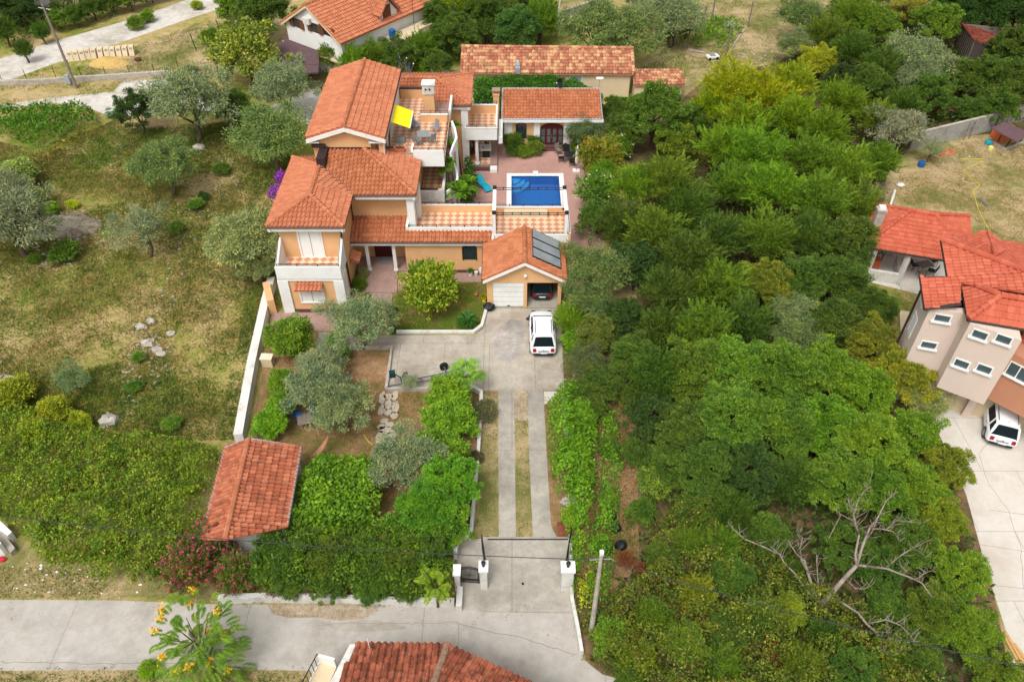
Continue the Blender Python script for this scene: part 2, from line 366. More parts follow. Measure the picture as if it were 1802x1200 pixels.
def wall_path(mb,pts,wd,z0,z1,m,closed=False,cap=None):
    """wall of constant width along a plan polyline; z1 may be a list"""
    pts=[Vector((p[0],p[1],0)) for p in pts]; n=len(pts)
    L=[];Rr=[]
    for i,p in enumerate(pts):
        if i==0: d=pts[1]-p
        elif i==n-1: d=p-pts[i-1]
        else: d=(pts[i+1]-p).normalized()+(p-pts[i-1]).normalized()
        d.normalize(); q=Vector((-d.y,d.x,0))*wd/2; L.append(p+q); Rr.append(p-q)
    g=lambda z,i:z[i] if isinstance(z,(list,tuple)) else z
    v=[]
    for i in range(n):
        for q,z in ((L[i],g(z0,i)),(Rr[i],g(z0,i)),(Rr[i],g(z1,i)),(L[i],g(z1,i))): v.append((q.x,q.y,z))
    f=[]
    for i in range(n-1):
        a=i*4;b=a+4
        f+=[(a+1,b+1,b+2,a+2),(b,a,a+3,b+3),(a+2,b+2,b+3,a+3),(a,b,b+1,a+1)]
    f+=[(0,1,2,3),(4*n-4,4*n-1,4*n-2,4*n-3)]
    mb.add(v,f,m)
    if cap: wall_path(mb,pts,wd+.06,[g(z1,i)+.002 for i in range(n)],[g(z1,i)+.05 for i in range(n)],cap)
    return mb
def railing(mb,a,b,z,h=.32,r=.022,posts=1.2,m=None,mid=True):
    a=Vector((a[0],a[1],z)); b=Vector((b[0],b[1],z)); m=m or IRON
    mb.tube([a+Vector((0,0,h)),b+Vector((0,0,h))],r,m,5)
    if mid: mb.tube([a+Vector((0,0,h*.45)),b+Vector((0,0,h*.45))],r*.7,m,5)
    n=max(1,round((b-a).length/posts))
    for i in range(n+1):
        q=a.lerp(b,i/n); mb.tube([q,q+Vector((0,0,h+.03))],r,m,5)
        mb.ball((q.x,q.y,q.z+h*.7),r*2.1,m,4)
# ------------------------------------------------------------------ foliage
def nrm(a): return a/np.maximum(1e-9,np.linalg.norm(a,axis=1,keepdims=True))
def leaf_mesh(name,sets,mats):
    """sets: list of (pos,dir,normal,length,width,matindex)"""
    V=[];M=[]
    for pos,d,nn,L,W,mi in sets:
        d=nrm(d); sd=nrm(np.cross(d,nn)); L=np.asarray(L).reshape(-1,1)*np.ones((len(pos),1)); W=np.asarray(W).reshape(-1,1)*np.ones((len(pos),1))
        up=nrm(np.cross(sd,d)); 
        q=np.stack([pos,pos+d*L*.45+sd*W*.5+up*L*.06,pos+d*L-up*L*.08,pos+d*L*.45-sd*W*.5+up*L*.06],1)
        V.append(q.reshape(-1,3)); M.append(np.full(len(pos),mi))
    V=np.concatenate(V); M=np.concatenate(M); n=len(M)
    me=bpy.data.meshes.new(name); me.vertices.add(4*n); me.vertices.foreach_set('co',V.astype(np.float32).ravel())
    me.loops.add(4*n); me.loops.foreach_set('vertex_index',np.arange(4*n,dtype=np.int32))
    me.polygons.add(n); me.polygons.foreach_set('loop_start',np.arange(0,4*n,4,dtype=np.int32)); me.polygons.foreach_set('loop_total',np.full(n,4,dtype=np.int32))
    for m in mats: me.materials.append(m)
    me.polygons.foreach_set('material_index',M.astype(np.int32)); me.update(calc_edges=True); return me
def rdir(n,rng): return nrm(rng.normal(size=(n,3)))
def fib(n,rng):
    i=np.arange(n)+.5; ph=np.arccos(1-2*i/n); th=math.pi*(1+5**.5)*i
    return np.stack([np.cos(th)*np.sin(ph),np.sin(th)*np.sin(ph),np.cos(ph)],1)
def lumpy(dirs,seed,amp,fr=1.7):
    return np.array([1+amp*noise.noise(Vector((d[0]*fr+seed*7.3,d[1]*fr+seed,d[2]*fr)))*1.6 for d in dirs])
def crown_points(n_clump,per,R3,cr,seed,amp=.3,low=-.45,inner=.35):
    rng=np.random.default_rng(seed)
    d=fib(int(n_clump*1.5),rng)+rng.normal(size=(int(n_clump*1.5),3))*.18; d=nrm(d); d=d[d[:,2]>low][:n_clump]
    rr=lumpy(d,seed,amp)*(1-rng.random(len(d))**2*inner)
    c=d*rr[:,None]*np.array(R3)
    n=len(c)*per; idx=np.repeat(np.arange(len(c)),per)
    sd=rdir(n,rng); sz=cr*(.6+.8*rng.random(len(c)))[idx]
    off=sd*(rng.random(n)**.45*sz)[:,None]; off[:,2]*=.75
    return c,idx,c[idx]+off,sd,d[idx],rng
def crown_clumps(name,n_clump,per,R3,cr,L,W,seed,mat,amp=.3,low=-.45,extra=None,up=.35,droop=0,inner=.35):
    c,idx,p,sd,cd,rng=crown_points(n_clump,per,R3,cr,seed,amp,low,inner)
    n=len(p); dirs=nrm(sd*.8+cd*.5+rdir(n,rng)*.7+np.array([0,0,-droop])); nn=nrm(rdir(n,rng)*.6+cd*.35+sd*.5+np.array([0,0,up+.45]))
    sc1=(.6+.8*rng.random(n))
    sets=[(p,dirs,nn,L*sc1,W*sc1,0)]; mats=[mat]
    if extra:
        em,frac,size=extra; k=int(n*frac); o=rng.choice(n,k,replace=False); keep=np.linalg.norm((p[o]/np.array(R3)),axis=1)>.75; o=o[keep]
        if len(size)>2 and size[2]:      # blooms in groups
            cc=rng.choice(len(c),max(1,int(len(c)*size[2])),replace=False); o=o[np.isin(idx[o],cc)]
        pp=p[o]+cd[o]*.06; sets.append((pp,rdir(len(o),rng),nrm(cd[o]+rdir(len(o),rng)*.5),size[0],size[1],1)); mats.append(em)
    return leaf_mesh(name,sets,mats),c
def crown_shoots(name,n_shoot,per,R3,sl,L,W,seed,mat,amp=.25,low=-.35,upw=.9,extra=None,fill=.5):
    """long shoots that stand out of the crown, leaves in two ranks along each"""
    rng=np.random.default_rng(seed)
    d=nrm(fib(int(n_shoot*1.45),rng)+rng.normal(size=(int(n_shoot*1.45),3))*.25); d=d[d[:,2]>low][:n_shoot]; m=len(d)
    rr=lumpy(d,seed,amp,2.3)*(1-rng.random(m)**1.6*.55)
    base=d*rr[:,None]*np.array(R3)*.86
    sdir=nrm(d*.9+np.array([0,0,upw])+rng.normal(size=(m,3))*.3); ln=sl*(.5+.8*rng.random(m))
    idx=np.repeat(np.arange(m),per); t=np.tile(np.linspace(0,1,per),m)+rng.normal(size=m*per)*.02; n=len(idx)
    bend=np.array([0,0,-1])*(t**2*.25)[:,None]*ln[idx][:,None]
    p=base[idx]+sdir[idx]*(t*ln[idx])[:,None]+bend
    side=nrm(np.cross(sdir[idx],rdir(m,rng)[idx])); sg=np.where(np.arange(n)%2==0,1,-1)[:,None]
    dirs=nrm(side*sg*.8+sdir[idx]*.7+rng.normal(size=(n,3))*.25); nn=nrm(np.cross(side,sdir[idx])*1+rng.normal(size=(n,3))*.35); nn*=np.sign(nn[:,2:3]+1e-6)
    tap=(1-.45*t)*(.7+.6*rng.random(n))
    sets=[(p,dirs,nn,L*tap,W*tap,0)]; mats=[mat]
    # inner leaves that close the crown
    k=int(n*fill); dd=rdir(k,rng); q=dd*(rng.random(k)**.4*.88)[:,None]*np.array(R3)*lumpy(dd,seed,amp,2.3)[:,None] if k<60000 else None
    q=q[q[:,2]>R3[2]*low]; sets.append((q,rdir(len(q),rng),nrm(rdir(len(q),rng)+np.array([0,0,.8])),L*.9,W,0))
    if extra:
        em,frac,size=extra; o=rng.choice(n,int(n*frac),replace=False); o=o[(t[o]>.6)]
        sets.append((p[o]+np.array([0,0,.03]),rdir(len(o),rng),rdir(len(o),rng),size[0],size[1],1)); mats.append(em)
    return leaf_mesh(name,sets,mats),base[::max(1,m//14)]
def trunk_mesh(name,Hc,tips,r0,seed,stems=1,lean=.15,mat=None,foot=0):
    """trunk from the ground to the crown, limbs out to the crown's clumps. crown centre at height Hc"""
    rng=random.Random(seed); mb=MB(); mat=mat or BARK
    for s in range(stems):
        a=rng.uniform(0,6.28); fo=Vector((math.cos(a)*foot*s,math.sin(a)*foot*s,-.1))
        top=Vector((math.cos(a)*lean*Hc*.5,math.sin(a)*lean*Hc*.5,Hc*.72)); mid=fo.lerp(top,.5)+Vector((rng.uniform(-1,1),rng.uniform(-1,1),0))*lean*Hc*.3
        q=fo.lerp(mid,.5)+Vector((rng.uniform(-1,1),rng.uniform(-1,1),0))*r0*.5
        mb.tube([fo,fo+Vector((0,0,.25)),q,mid,top],[r0*1.35,r0,r0*.9,r0*.8,r0*.6],mat,8)
        tl=tips[s::stems]
        for k in range(min(9,len(tl))):
            t=tl[int(k*len(tl)/min(9,len(tl)))]; tp=Vector((float(t[0]),float(t[1]),float(t[2])+Hc))*1.0
            b=(mid if k%2 else top); c1=b.lerp(tp,.5)+Vector((rng.uniform(-.2,.2),rng.uniform(-.2,.2),rng.uniform(0,.3)))
            mb.tube([b,c1,tp],[r0*.45,r0*.25,r0*.06],mat,5)
            for z in range(2):
                e=c1.lerp(tp,.4)+Vector((rng.uniform(-1,1),rng.uniform(-1,1),rng.uniform(-.2,.8)))*.28*Hc*.5
                mb.tube([c1,e],[r0*.16,r0*.04],mat,4)
    me=bpy.data.meshes.new(name); me.from_pydata(mb.v,[],mb.f)
    for m in mb.mats: me.materials.append(m)
    me.polygons.foreach_set('use_smooth',[True]*len(me.polygons)); me.update(); return me
PROTO={}   # kind -> list of (crown mesh, trunk mesh, radius, crown-centre height)
def proto(kind,variants):
    PROTO[kind]=variants
def mk(kind,fn,n,Rr,Hc,r0,stems=1,lean=.15,foot=0,**kw):
    L=[]
    for i in range(n):
        me,tips=fn(kind+'_crown',seed=31*i+sum(map(ord,kind)),**kw)
        L.append((me,trunk_mesh(kind+'_trunk',Hc,tips,r0,i+5,stems,lean,foot=foot),Rr,Hc))
    PROTO[kind]=L
mk('broad',crown_clumps,3,3.0,4.2,.2,n_clump=135,per=290,R3=(3,3,2.6),cr=.54,L=.17,W=.1,mat=LEAF,amp=.42)
mk('dense',crown_clumps,2,2.4,2.9,.16,n_clump=120,per=230,R3=(2.4,2.4,2.1),cr=.44,L=.145,W=.08,mat=LEAF,amp=.35,low=-.7)
mk('shoot',crown_shoots,3,3.0,4.2,.2,n_shoot=900,per=36,R3=(2.8,2.8,2.5),sl=.95,L=.18,W=.08,mat=LEAF,amp=.6,upw=.85,fill=.35)
mk('upright',crown_shoots,2,2.2,3.0,.14,stems=2,foot=.4,n_shoot=480,per=36,R3=(2.0,2.0,2.25),sl=.95,L=.17,W=.075,mat=LEAF,amp=.35,upw=1.4,low=-.6)
mk('olive',crown_clumps,4,2.6,3.3,.2,stems=1,lean=.3,n_clump=120,per=150,R3=(2.5,2.5,1.9),cr=.62,L=.21,W=.06,mat=LEAFO,amp=.5,inner=.5,droop=.2)
mk('olive_thin',crown_clumps,2,2.3,3.1,.13,lean=.3,n_clump=60,per=120,R3=(2.2,2.2,1.7),cr=.6,L=.2,W=.055,mat=LEAFO,amp=.6,inner=.6,droop=.1)
mk('shrub',crown_clumps,3,1.1,.85,.05,stems=3,foot=.25,n_clump=70,per=75,R3=(1.05,1.05,.85),cr=.34,L=.15,W=.085,mat=LEAF,amp=.35,low=-.8)
mk('citrus',crown_clumps,2,1.5,1.6,.08,n_clump=95,per=120,R3=(1.45,1.45,1.25),cr=.36,L=.15,W=.08,mat=LEAF,amp=.45,low=-.7)
mk('oleander_white',crown_shoots,1,1.6,1.7,.05,stems=4,foot=.3,n_shoot=240,per=26,R3=(1.5,1.5,1.5),sl=.6,L=.2,W=.06,mat=LEAF,amp=.3,upw=.8,low=-.7,extra=(FL_WHT,.035,(.14,.13)))
mk('oleander_orange',crown_shoots,1,1.6,1.7,.05,stems=4,foot=.3,n_shoot=260,per=26,R3=(1.5,1.5,1.5),sl=.6,L=.2,W=.07,mat=LEAF,amp=.3,upw=.8,low=-.7,extra=(FL_ORG,.16,(.15,.09)))
mk('oleander_pink',crown_shoots,1,1.6,1.7,.05,stems=4,foot=.3,n_shoot=260,per=26,R3=(1.5,1.5,1.5),sl=.55,L=.18,W=.055,mat=LEAF,amp=.3,upw=.8,low=-.7,extra=(FL_PINK,.36,(.1,.09)))
mk('limetip',crown_shoots,1,1.8,1.9,.1,n_shoot=280,per=26,R3=(1.7,1.7,1.7),sl=.6,L=.2,W=.1,mat=LEAF,amp=.35,upw=.9,low=-.7,extra=(FL_LIME,.3,(.15,.1)))
mk('bloom_lime',crown_clumps,1,2.0,2.2,.1,n_clump=110,per=80,R3=(1.9,1.9,1.6),cr=.45,L=.2,W=.12,mat=LEAF,amp=.5,low=-.6,extra=(FL_LIME,.3,(.17,.12,.3)))
mk('brown_bush',crown_clumps,1,1.2,1.0,.05,stems=3,foot=.2,n_clump=50,per=60,R3=(1.2,1.2,.9),cr=.35,L=.16,W=.07,mat=FL_BRN,amp=.4,low=-.8)
NTREE=0; LB=(1.66,1.54,1.42); LBO=(1.32,1.32,1.3)
def tree(kind,px,py,rpx,col,label,cat='tree',group=None,name=None,hs_=1.0,rz=None,flat=1.0,toground=True,z0=0.0):
    """crown centred at photo pixel (px,py) with crown radius rpx (photo pixels); height follows from the species"""
    global NTREE; NTREE+=1
    v=PROTO[kind]; me,tm,Rr,Hc=v[NTREE%len(v)]
    s=1.0
    for _ in range(8):
        c=at(px,py,z0+Hc*s*hs_); s=rpx*depth(c)/F/Rr
    col=s2l(col); col=[a*b/c for a,b,c in zip(col,LBO,LB)] if kind.startswith('olive') and not kind.startswith('oleander') and PROTO[kind][0][0].materials[0]==LEAFO else col; name=name or {'broad':'broadleaf_tree','dense':'dense_tree','shoot':'feathery_tree','upright':'upright_tree','olive':'olive_tree','olive_thin':'olive_tree','shrub':'shrub','citrus':'citrus_tree','limetip':'garden_tree','bloom_lime':'flowering_tree','brown_bush':'dry_bush'}.get(kind,'oleander_bush')
    t=thing(name,label,cat,(c.x,c.y,z0),group,rz=rz if rz is not None else (NTREE*2.399)%6.28)
    cr=bpy.data.objects.new('crown',me); sc.collection.objects.link(cr); cr.parent=t; cr.location=(0,0,Hc*s*hs_); cr.scale=(s,s,s*flat)
    k=RNG.normal(size=3)*.05+1; cr.color=(col[0]*k[0]*LB[0],col[1]*k[1]*LB[1],col[2]*k[2]*LB[2],1)
    tr=bpy.data.objects.new('trunk',tm); sc.collection.objects.link(tr); tr.parent=t; tr.scale=(s,s,s*hs_)
    return t
def inpoly(px,py,poly):
    x=np.asarray(px);y=np.asarray(py);c=np.zeros(x.shape,bool);n=len(poly)
    for i in range(n):
        x0,y0=poly[i][0],poly[i][1];x1,y1=poly[(i+1)%n][0],poly[(i+1)%n][1]
        if y0==y1: continue
        c^=((y0>y)!=(y1>y))&(x<(x1-x0)*(y-y0)/(y1-y0)+x0)
    return c
def scatter(poly,dens,rng,holes=()):
    P2=np.array([[p[0],p[1]] for p in poly]); lo=P2.min(0);hi=P2.max(0); n=int(dens*(hi-lo).prod()); q=lo+rng.random((n,2))*(hi-lo)
    k=inpoly(q[:,0],q[:,1],P2)
    for h in holes: k&=~inpoly(q[:,0],q[:,1],h)
    return q[k]
def fbm(q,scale,seed):
    return np.array([noise.fractal(Vector((a*scale,b*scale,seed)),.9,2.1,3) for a,b in q])
def mass(name,poly,hgt,col,label,cat,dens=70,L=.19,W=.11,seed=1,kind='stuff',lump=.8,lscale=.55,extra=None,group=None,base=True,edge=.8,mat=None,minh=.25,ragged=.75):
    """overgrown mass: leaves over a lumpy body that stands on the ground. poly in world xy"""
    rng=np.random.default_rng(seed); q=scatter(poly,dens,rng)
    P2=[(p[0],p[1]) for p in poly]
    def dist(q):
        dm=np.full(len(q),1e9)
        for i in range(len(P2)):
            a=np.array(P2[i]);b=np.array(P2[(i+1)%len(P2)]);ab=b-a;t=np.clip(((q-a)@ab)/(ab@ab+1e-9),0,1);dm=np.minimum(dm,np.linalg.norm(q-(a+t[:,None]*ab),axis=1))
        return dm
    e0=dist(q); f=np.clip(e0/edge,0,1)**.6
    if ragged:
        kp=(e0/edge+.9*fbm(q,.9,seed+3)+.35*rng.normal(size=len(q)))>.12; kp&=(fbm(q,.8,seed+5)>-ragged); q=q[kp]; f=f[kp]
    hh=hgt*(minh+(1-minh)*f)*(1+lump*fbm(q,lscale,seed)+lump*.45*fbm(q,lscale*3.1,seed+2)); hh=np.maximum(.08,hh)
    z=hh*(1-rng.random(len(q))**2*.35)
    n=len(q); p=np.stack([q[:,0],q[:,1],z],1)+rng.normal(size=(n,3))*.04
    dd=nrm(rng.normal(size=(n,3))+np.array([0,0,.25])); nn=nrm(rng.normal(size=(n,3))*.9+np.array([0,0,1])); s1=.5+1.0*rng.random(n)
    sets=[(p,dd,nn,L*s1,W*s1,0)]; mats=[mat or LEAF]
    for j,(em,frac,lw,thr) in enumerate(extra or []):
        o=rng.choice(n,int(n*frac),replace=False); o=o[fbm(q[o],.45,seed+9+j)>thr]
        sets.append((p[o]+np.array([0,0,.05]),rdir(len(o),rng),nrm(rng.normal(size=(len(o),3))*.5+np.array([0,0,1])),lw[0],lw[1],1+j)); mats.append(em)
    me=leaf_mesh(name,sets,mats); o=bpy.data.objects.new(name,me); sc.collection.objects.link(o); c=s2l(col); o.color=(*[a*b for a,b in zip(c,LB)],1)
    o['label']=label; o['category']=cat; o['kind']=kind
    if kind!='stuff': del o['kind']
    if group: o['group']=group
    return o
# ================================================================== SETTING
sheet('ground',None,0,G_FIELD,[(-260,-60),(260,-60),(260,420),(-260,420)])
sheet('road',None,.012,ROADM,[(-90,21.1),*[tuple(at(a,b)[:2]) for a,b in ((-200,1056),(0,1055),(200,1056),(385,1063),(560,1064),(700,1066),(848,1068),(848,945),(1003,945),(1003,1062),(1012,1085),(1026,1160),(1060,1186),(1130,1205))],(8,12),(8,4),(-90,4)])
sheet('road_patch',[(470,1064),(500,1063),(560,1063),(660,1064),(665,1075),(640,1088),(600,1092),(560,1086),(510,1087),(480,1080)],.017,G_BRICKS)
sheet('road_patch',[(556,1093),(600,1096),(640,1090),(690,1094),(720,1106),(650,1112),(600,1110)],.0155,STRIPM)
mb=MB(); rc=random.Random(12)
def crack(px,wd,jit=.05):
    pts=P(px); out=[]
    for a,b in zip(pts[:-1],pts[1:]):
        n=max(2,int((b-a).length/.35))
        for i in range(n): q=a.lerp(b,i/n); out.append(q+Vector((rc.uniform(-jit,jit),rc.uniform(-jit,jit),0)))
    out.append(pts[-1]); wall_path(mb,out,wd,.019,.021,CRACK)
CRACK=plain('crack_dirt',s2l((124,116,104)),.95,.2,9)
crack([(800,1094),(862,1112),(920,1122),(980,1142),(1014,1152)],.024); crack([(808,1096),(805,1140)],.02); crack([(848,1076),(1003,1078)],.02,.01); crack([(560,1100),(620,1096),(700,1098),(800,1094)],.018); crack([(0,1165),(200,1168),(420,1166)],.02)
crack([(857,545),(852,600),(850,688)],.03,.01); crack([(858,600),(990,604)],.015,.01); crack([(692,650),(850,648)],.012,.01)
crack([(1745,770),(1722,800),(1738,850),(1775,900),(1795,960),(1802,1050)],.018,.04); crack([(1740,897),(1850,912)],.02,.01); crack([(1725,958),(1850,978)],.02,.01); crack([(1750,1030),(1850,1040)],.02,.01)
o_=mb.build('pavement_cracks'); o_['kind']='structure'
sheet('drive_stain',[(880,575),(900,562),(918,566),(925,590),(915,625),(895,640),(872,625),(866,600)],.0185,paving('drive_scaled',s2l((150,144,138)),s2l((186,178,168)),s2l((120,110,98)),3,4,.02,.75,s2l((104,98,92)),False))
sheet('verge',[( -300,1180),(0,1180),(430,1178),(545,1180),(560,1190),(540,1320),(-300,1330)],.02,G_DRY)
sheet('verge_strip',[(-300,1052),(0,1052),(250,1050),(390,1056),(420,1040),(300,1015),(90,985),(0,930),(-300,900)],.006,G_DRY)
# garden soils
sheet('garden_soil',[(476,582),(692,582),(692,616),(682,684),(850,690),(850,950),(842,1060),(600,1056),(380,1030),(352,960),(400,780),(440,770)],.006,G_SOIL)
sheet('front_lawn',[(640,512),(700,512),(856,494),(856,545),(850,578),(833,588),(650,590)],.008,G_LAWN)
sheet('drive_verge_soil',[(845,686),(1002,686),(1004,948),(845,948)],.0075,G_SOIL)
sheet('wood_floor',[(990,540),(1120,540),(1130,300),(1060,255),(1240,120),(1500,20),(2000,-20),(2100,230),(1780,235),(1600,265),(1560,330),(1500,450),(1500,560),(1590,700),(1700,800),(1740,1000),(1790,1250),(1130,1250),(1030,1160),(1014,1060),(1008,940),(992,700)],.003,G_DARK)
sheet('side_soil',[(1002,690),(1120,690),(1125,1000),(1060,1050),(1010,1050),(1004,940)],.009,G_SOIL)
sheet('dry_yard',[(1560,310),(1600,262),(1700,240),(1990,215),(2100,520),(1700,470),(1545,420)],.009,G_DRY)
sheet('dry_field',[(150,118),(250,78),(410,30),(470,-60),(560,-60),(470,80),(400,140),(300,140),(150,146)],.006,G_DRY)
sheet('back_field',[(1130,120),(1190,20),(1230,-80),(1560,-80),(1480,20),(1370,110),(1240,140),(1200,175)],.005,G_DRY)
# paved areas
sheet('gravel_track',[(-200,175),(0,104),(60,84),(150,58),(240,32),(330,0),(420,-46),(560,-40),(420,5),(320,38),(235,68),(160,92),(80,118),(0,148),(-200,215)],.010,GRAVEL)
sheet('gravel_drive',[(-200,205),(0,186),(85,173),(200,162),(214,144),(300,139),(345,150),(400,168),(470,190),(560,150),(570,165),(545,220),(430,205),(360,195),(300,190),(240,206),(205,210),(160,192),(95,181),(0,193),(-200,220)],.012,GRAVEL)
sheet('concrete_yard',[(694,590),(835,590),(851,578),(858,543),(986,543),(993,688),(848,688),(830,682),(775,685),(681,685),(690,616),(560,616),(560,585)],.014,DRIVE)
mb=MB()
for pp in ([(877,686),(905,686),(906,800),(908,946),(878,948),(877,800)],[(929,686),(956,686),(962,800),(970,925),(980,946),(938,946),(931,800)]):
    mb.prism(P(pp),.0,.022,STRIPM)
struct('driveway_strips',mb)
sheet('driveway_grass_island',[(905,740),(930,740),(932,800),(938,946),(908,946),(906,800)],.011,G_DRY)
sheet('driveway_grass_verge',[(848,694),(877,694),(877,800),(878,946),(830,946),(843,800)],.010,G_DRY)
sheet('driveway_island',[(905,690),(910,684),(920,683),(928,688),(930,740),(906,740)],.018,G_BRICKS)
sheet('gravel_corner',[(957,689),(982,689),(975,703),(958,712)],.016,YARDM)
sheet('entrance_court',[(808,948),(1003,946),(1003,1062),(1010,1080),(848,1076),(806,1070),(803,1010)],.016,STRIPM)
sheet('patio_front',[(479,549),(640,549),(640,582),(474,582)],.012,PINKD)
sheet('entrance_path',[(655,515),(690,515),(686,590),(640,590)],.014,PINKD)
sheet('side_path',[(740,478),(856,478),(852,497),(740,497)],.013,PINKD)
mb=MB(); mb.prism([tuple(at(a,b)[:2]) for a,b in ((652,474),(700,474),(700,480),(699,516),(640,516))],.0,.14,PINKD); mb.box(-12.3,-8.06,48.55,50.3,0,.15,PINKD); struct('entrance_terrace',mb)
# pool deck with a real basin
X0,X1,Y0,Y1=-.05,4.2,55.4,62.4
deck=[(-9.5,51.8),(X0-.0,51.8),(X0,Y1),(X1,Y1),(X1,Y0),(X0,Y0),(X0,51.8),(6.9,51.8),(7.2,58),(7.4,68.5),(-4.6,68.5),(-4.6,57),(-9.5,57)]
mb=MB()
for a in ((-9.5,X0,51.8,68.6),(X1,7.3,51.8,68.6),(X0,X1,Y1,68.6),(X0,X1,51.8,Y0)): mb.box(*a,-.05,.03,PINK)
struct('pool_deck',mb)
mb=MB(); 
mb.box(X0,X1,Y0,Y1,-1.55,-1.5,POOLM)
mb.box(X0-.1,X0,Y0,Y1,-1.5,.02,POOLM); mb.box(X1,X1+.1,Y0,Y1,-1.5,.02,POOLM); mb.box(X0,X1,Y0-.1,Y0,-1.5,.02,POOLM); mb.box(X0,X1,Y1,Y1+.1,-1.5,.02,POOLM)
poolt=thing('swimming_pool','rectangular blue tiled swimming pool with white coping and rounded corner steps','pool',(2.1,59,0))
mb.build('basin',poolt)
mb=MB()
for i,r in enumerate((1.65,1.25,.85)):
    pts=[(X0+.002,Y1-.002)]+[(X0+.002+r*math.cos(t)*.98,Y1-.002-r*math.sin(t)*1.05) for t in [R(90*k/12) for k in range(13)]]
    mb.prism(pts,-1.5,-1.0+i*.33,POOLS)
mb.build('pool_steps',poolt)
mb=MB()
for a in ((X0-.42,X0,Y0-.42,Y1+.42),(X1,X1+.42,Y0-.42,Y1+.42),(X0,X1,Y1,Y1+.42),(X0,X1,Y0-.42,Y0)): mb.box(*a,-.02,.085,WHITE)
mb.box(1.9,2.35,Y1+.1,Y1+.62,.085,.2,WHITE)
mb.build('coping',poolt)
mb=MB(); mb.add([(X0,Y0,-.1),(X1,Y0,-.1),(X1,Y1,-.1),(X0,Y1,-.1)],[(0,1,2,3)],WATER); mb.build('water_surface',poolt)
# the big ground must not cover the basin: cut it
g=bpy.data.objects['ground']; bm=bmesh.new(); 
ring=[(-260,-60),(260,-60),(260,420),(-260,420)]
xs=[-260,X0-.1,X1+.1,260]; ys=[-60,Y0-.1,Y1+.1,420]
vv={(i,j):bm.verts.new((xs[i],ys[j],0)) for i in range(4) for j in range(4)}
for i in range(3):
    for j in range(3):
        if (i,j)!=(1,1): bm.faces.new([vv[i,j],vv[i+1,j],vv[i+1,j+1],vv[i,j+1]])
bm.to_mesh(g.data); bm.free()
sheet('concrete_apron',None,.016,YARDM,[tuple(at(a,b)[:2]) for a,b in ((1640,740),(1700,690),(1660,670),(1700,655),(1900,640))]+[(48,25),(40,5),(22,5)]+[tuple(at(a,b)[:2]) for a,b in ((1800,1260),(1770,1110),(1735,1000),(1700,870),(1660,780))])
sheet('barn_path',[(545,180),(600,150),(700,118),(816,128),(816,136),(700,140),(620,165),(560,215)],.010,GRAVEL)
# flagstone path in the garden
mb=MB(); rr=random.Random(3); FLAG=plain('flagstone',s2l((176,164,146)),.85,.12,3,bump=.3)
def blob(cx,cy,rx,ry,z0,z1,m,n=7,rot=0,j=.16):
    pts=[]
    for k in range(n):
        t=2*math.pi*k/n; q=1+rr.uniform(-j,j); x=math.cos(t)*rx*q; y=math.sin(t)*ry*q
        pts.append((cx+x*math.cos(rot)-y*math.sin(rot),cy+x*math.sin(rot)+y*math.cos(rot)))
    mb.prism(pts,z0,z1,m)
for (a,b,rx,ry) in ((673,701,6,11),(684,698,8,5),(695,697,6,10),(683,712,7,9),(696,716,6,10),(672,722,6,9),(684,726,8,5),(694,731,6,6),(676,741,7,4),(672,751,7,5),(686,748,7,5),(679,757,14,7),(690,765,10,5),(668,770,6,11),(678,776,7,7),(690,778,9,6),(684,789,8,6),(672,792,6,7),(694,792,7,5),(686,803,8,6),(674,806,7,5),(696,806,6,5),(690,818,8,5)):
    c=at(a,b); k=depth(c)/F; blob(c.x,c.y,rx*k*1.15,ry*k*1.5,0,.045,FLAG,5+rr.randint(0,2),rr.uniform(-.2,.2))
struct('flagstone_path',mb)
# kerbs and low garden walls, each one a wall of its own
def kerb(px,wd,h,m,name,label,cat='kerb',cap=None,z0=0):
    mb=MB(); wall_path(mb,P(px),wd,z0,h,m,cap=cap); return single(mb,name,label,cat)
kerb([(698,586),(833,586),(848,575),(856,545)],.22,.22,WHITE_OLD,'garden_kerb','pale kerb around the front lawn with the yellow-green tree, bevelled at the drive corner')
kerb([(560,613),(690,614),(680,687)],.2,.25,STONE,'garden_kerb','pale kerb along the left edge of the concrete yard beside the boat trailer')
kerb([(681,687),(780,687)],.2,.25,STONE,'garden_kerb','straight stone kerb behind the boat trailer above the flagstone path')
kerb([(826,682),(847,694),(847,716)],.24,.35,WHITE_OLD,'garden_kerb','short angled white kerb beside the fan palm at the yard corner')
kerb([(847,716),(842,800),(829,944)],.2,.4,WHITE_OLD,'low_wall','long low white wall running beside the left driveway strip','wall')
kerb([(832,944),(806,946)],.35,.6,WHITE,'low_wall','short thick white wall stub at the lower end of the long driveway wall','wall')
kerb([(806,948),(802,985)],.2,.8,WHITE_OLD,'low_wall','white wall piece running down to the small iron gate','wall')
kerb([(1003,948),(1006,1060),(1016,1110),(1023,1152)],.18,.45,WHITE_OLD,'low_wall','narrow white wall along the right side of the entrance court down to the road','wall')
kerb([(992,690),(998,800)],.2,.3,CONC,'low_wall','grey mossy kerb wall under the ivy right of the driveway','wall')
kerb([(388,1059),(470,1056),(600,1058)],.28,.55,WHITE_OLD,'low_wall','white roadside wall stretch under the pink oleanders','wall')
kerb([(600,1058),(700,1062),(800,1064)],.26,.5,WHITE_OLD,'low_wall','white roadside wall stretch left of the small gate under the hedge','wall')
kerb([(481,503),(470,545),(447,650),(424,780)],.55,.85,WHITE_OLD,'boundary_wall','long white boundary wall between the olive meadow and the villa garden','wall')
kerb([(474,520),(482,553)],.5,1.3,ORANGE,'gate_pier','small apricot pier where the boundary wall meets the villa patio','pillar')
kerb([(-60,152),(60,149),(150,143),(230,138),(300,133)],.35,.55,STONE,'stone_wall','low grey stone wall below the row of cream boxes at upper left','wall')
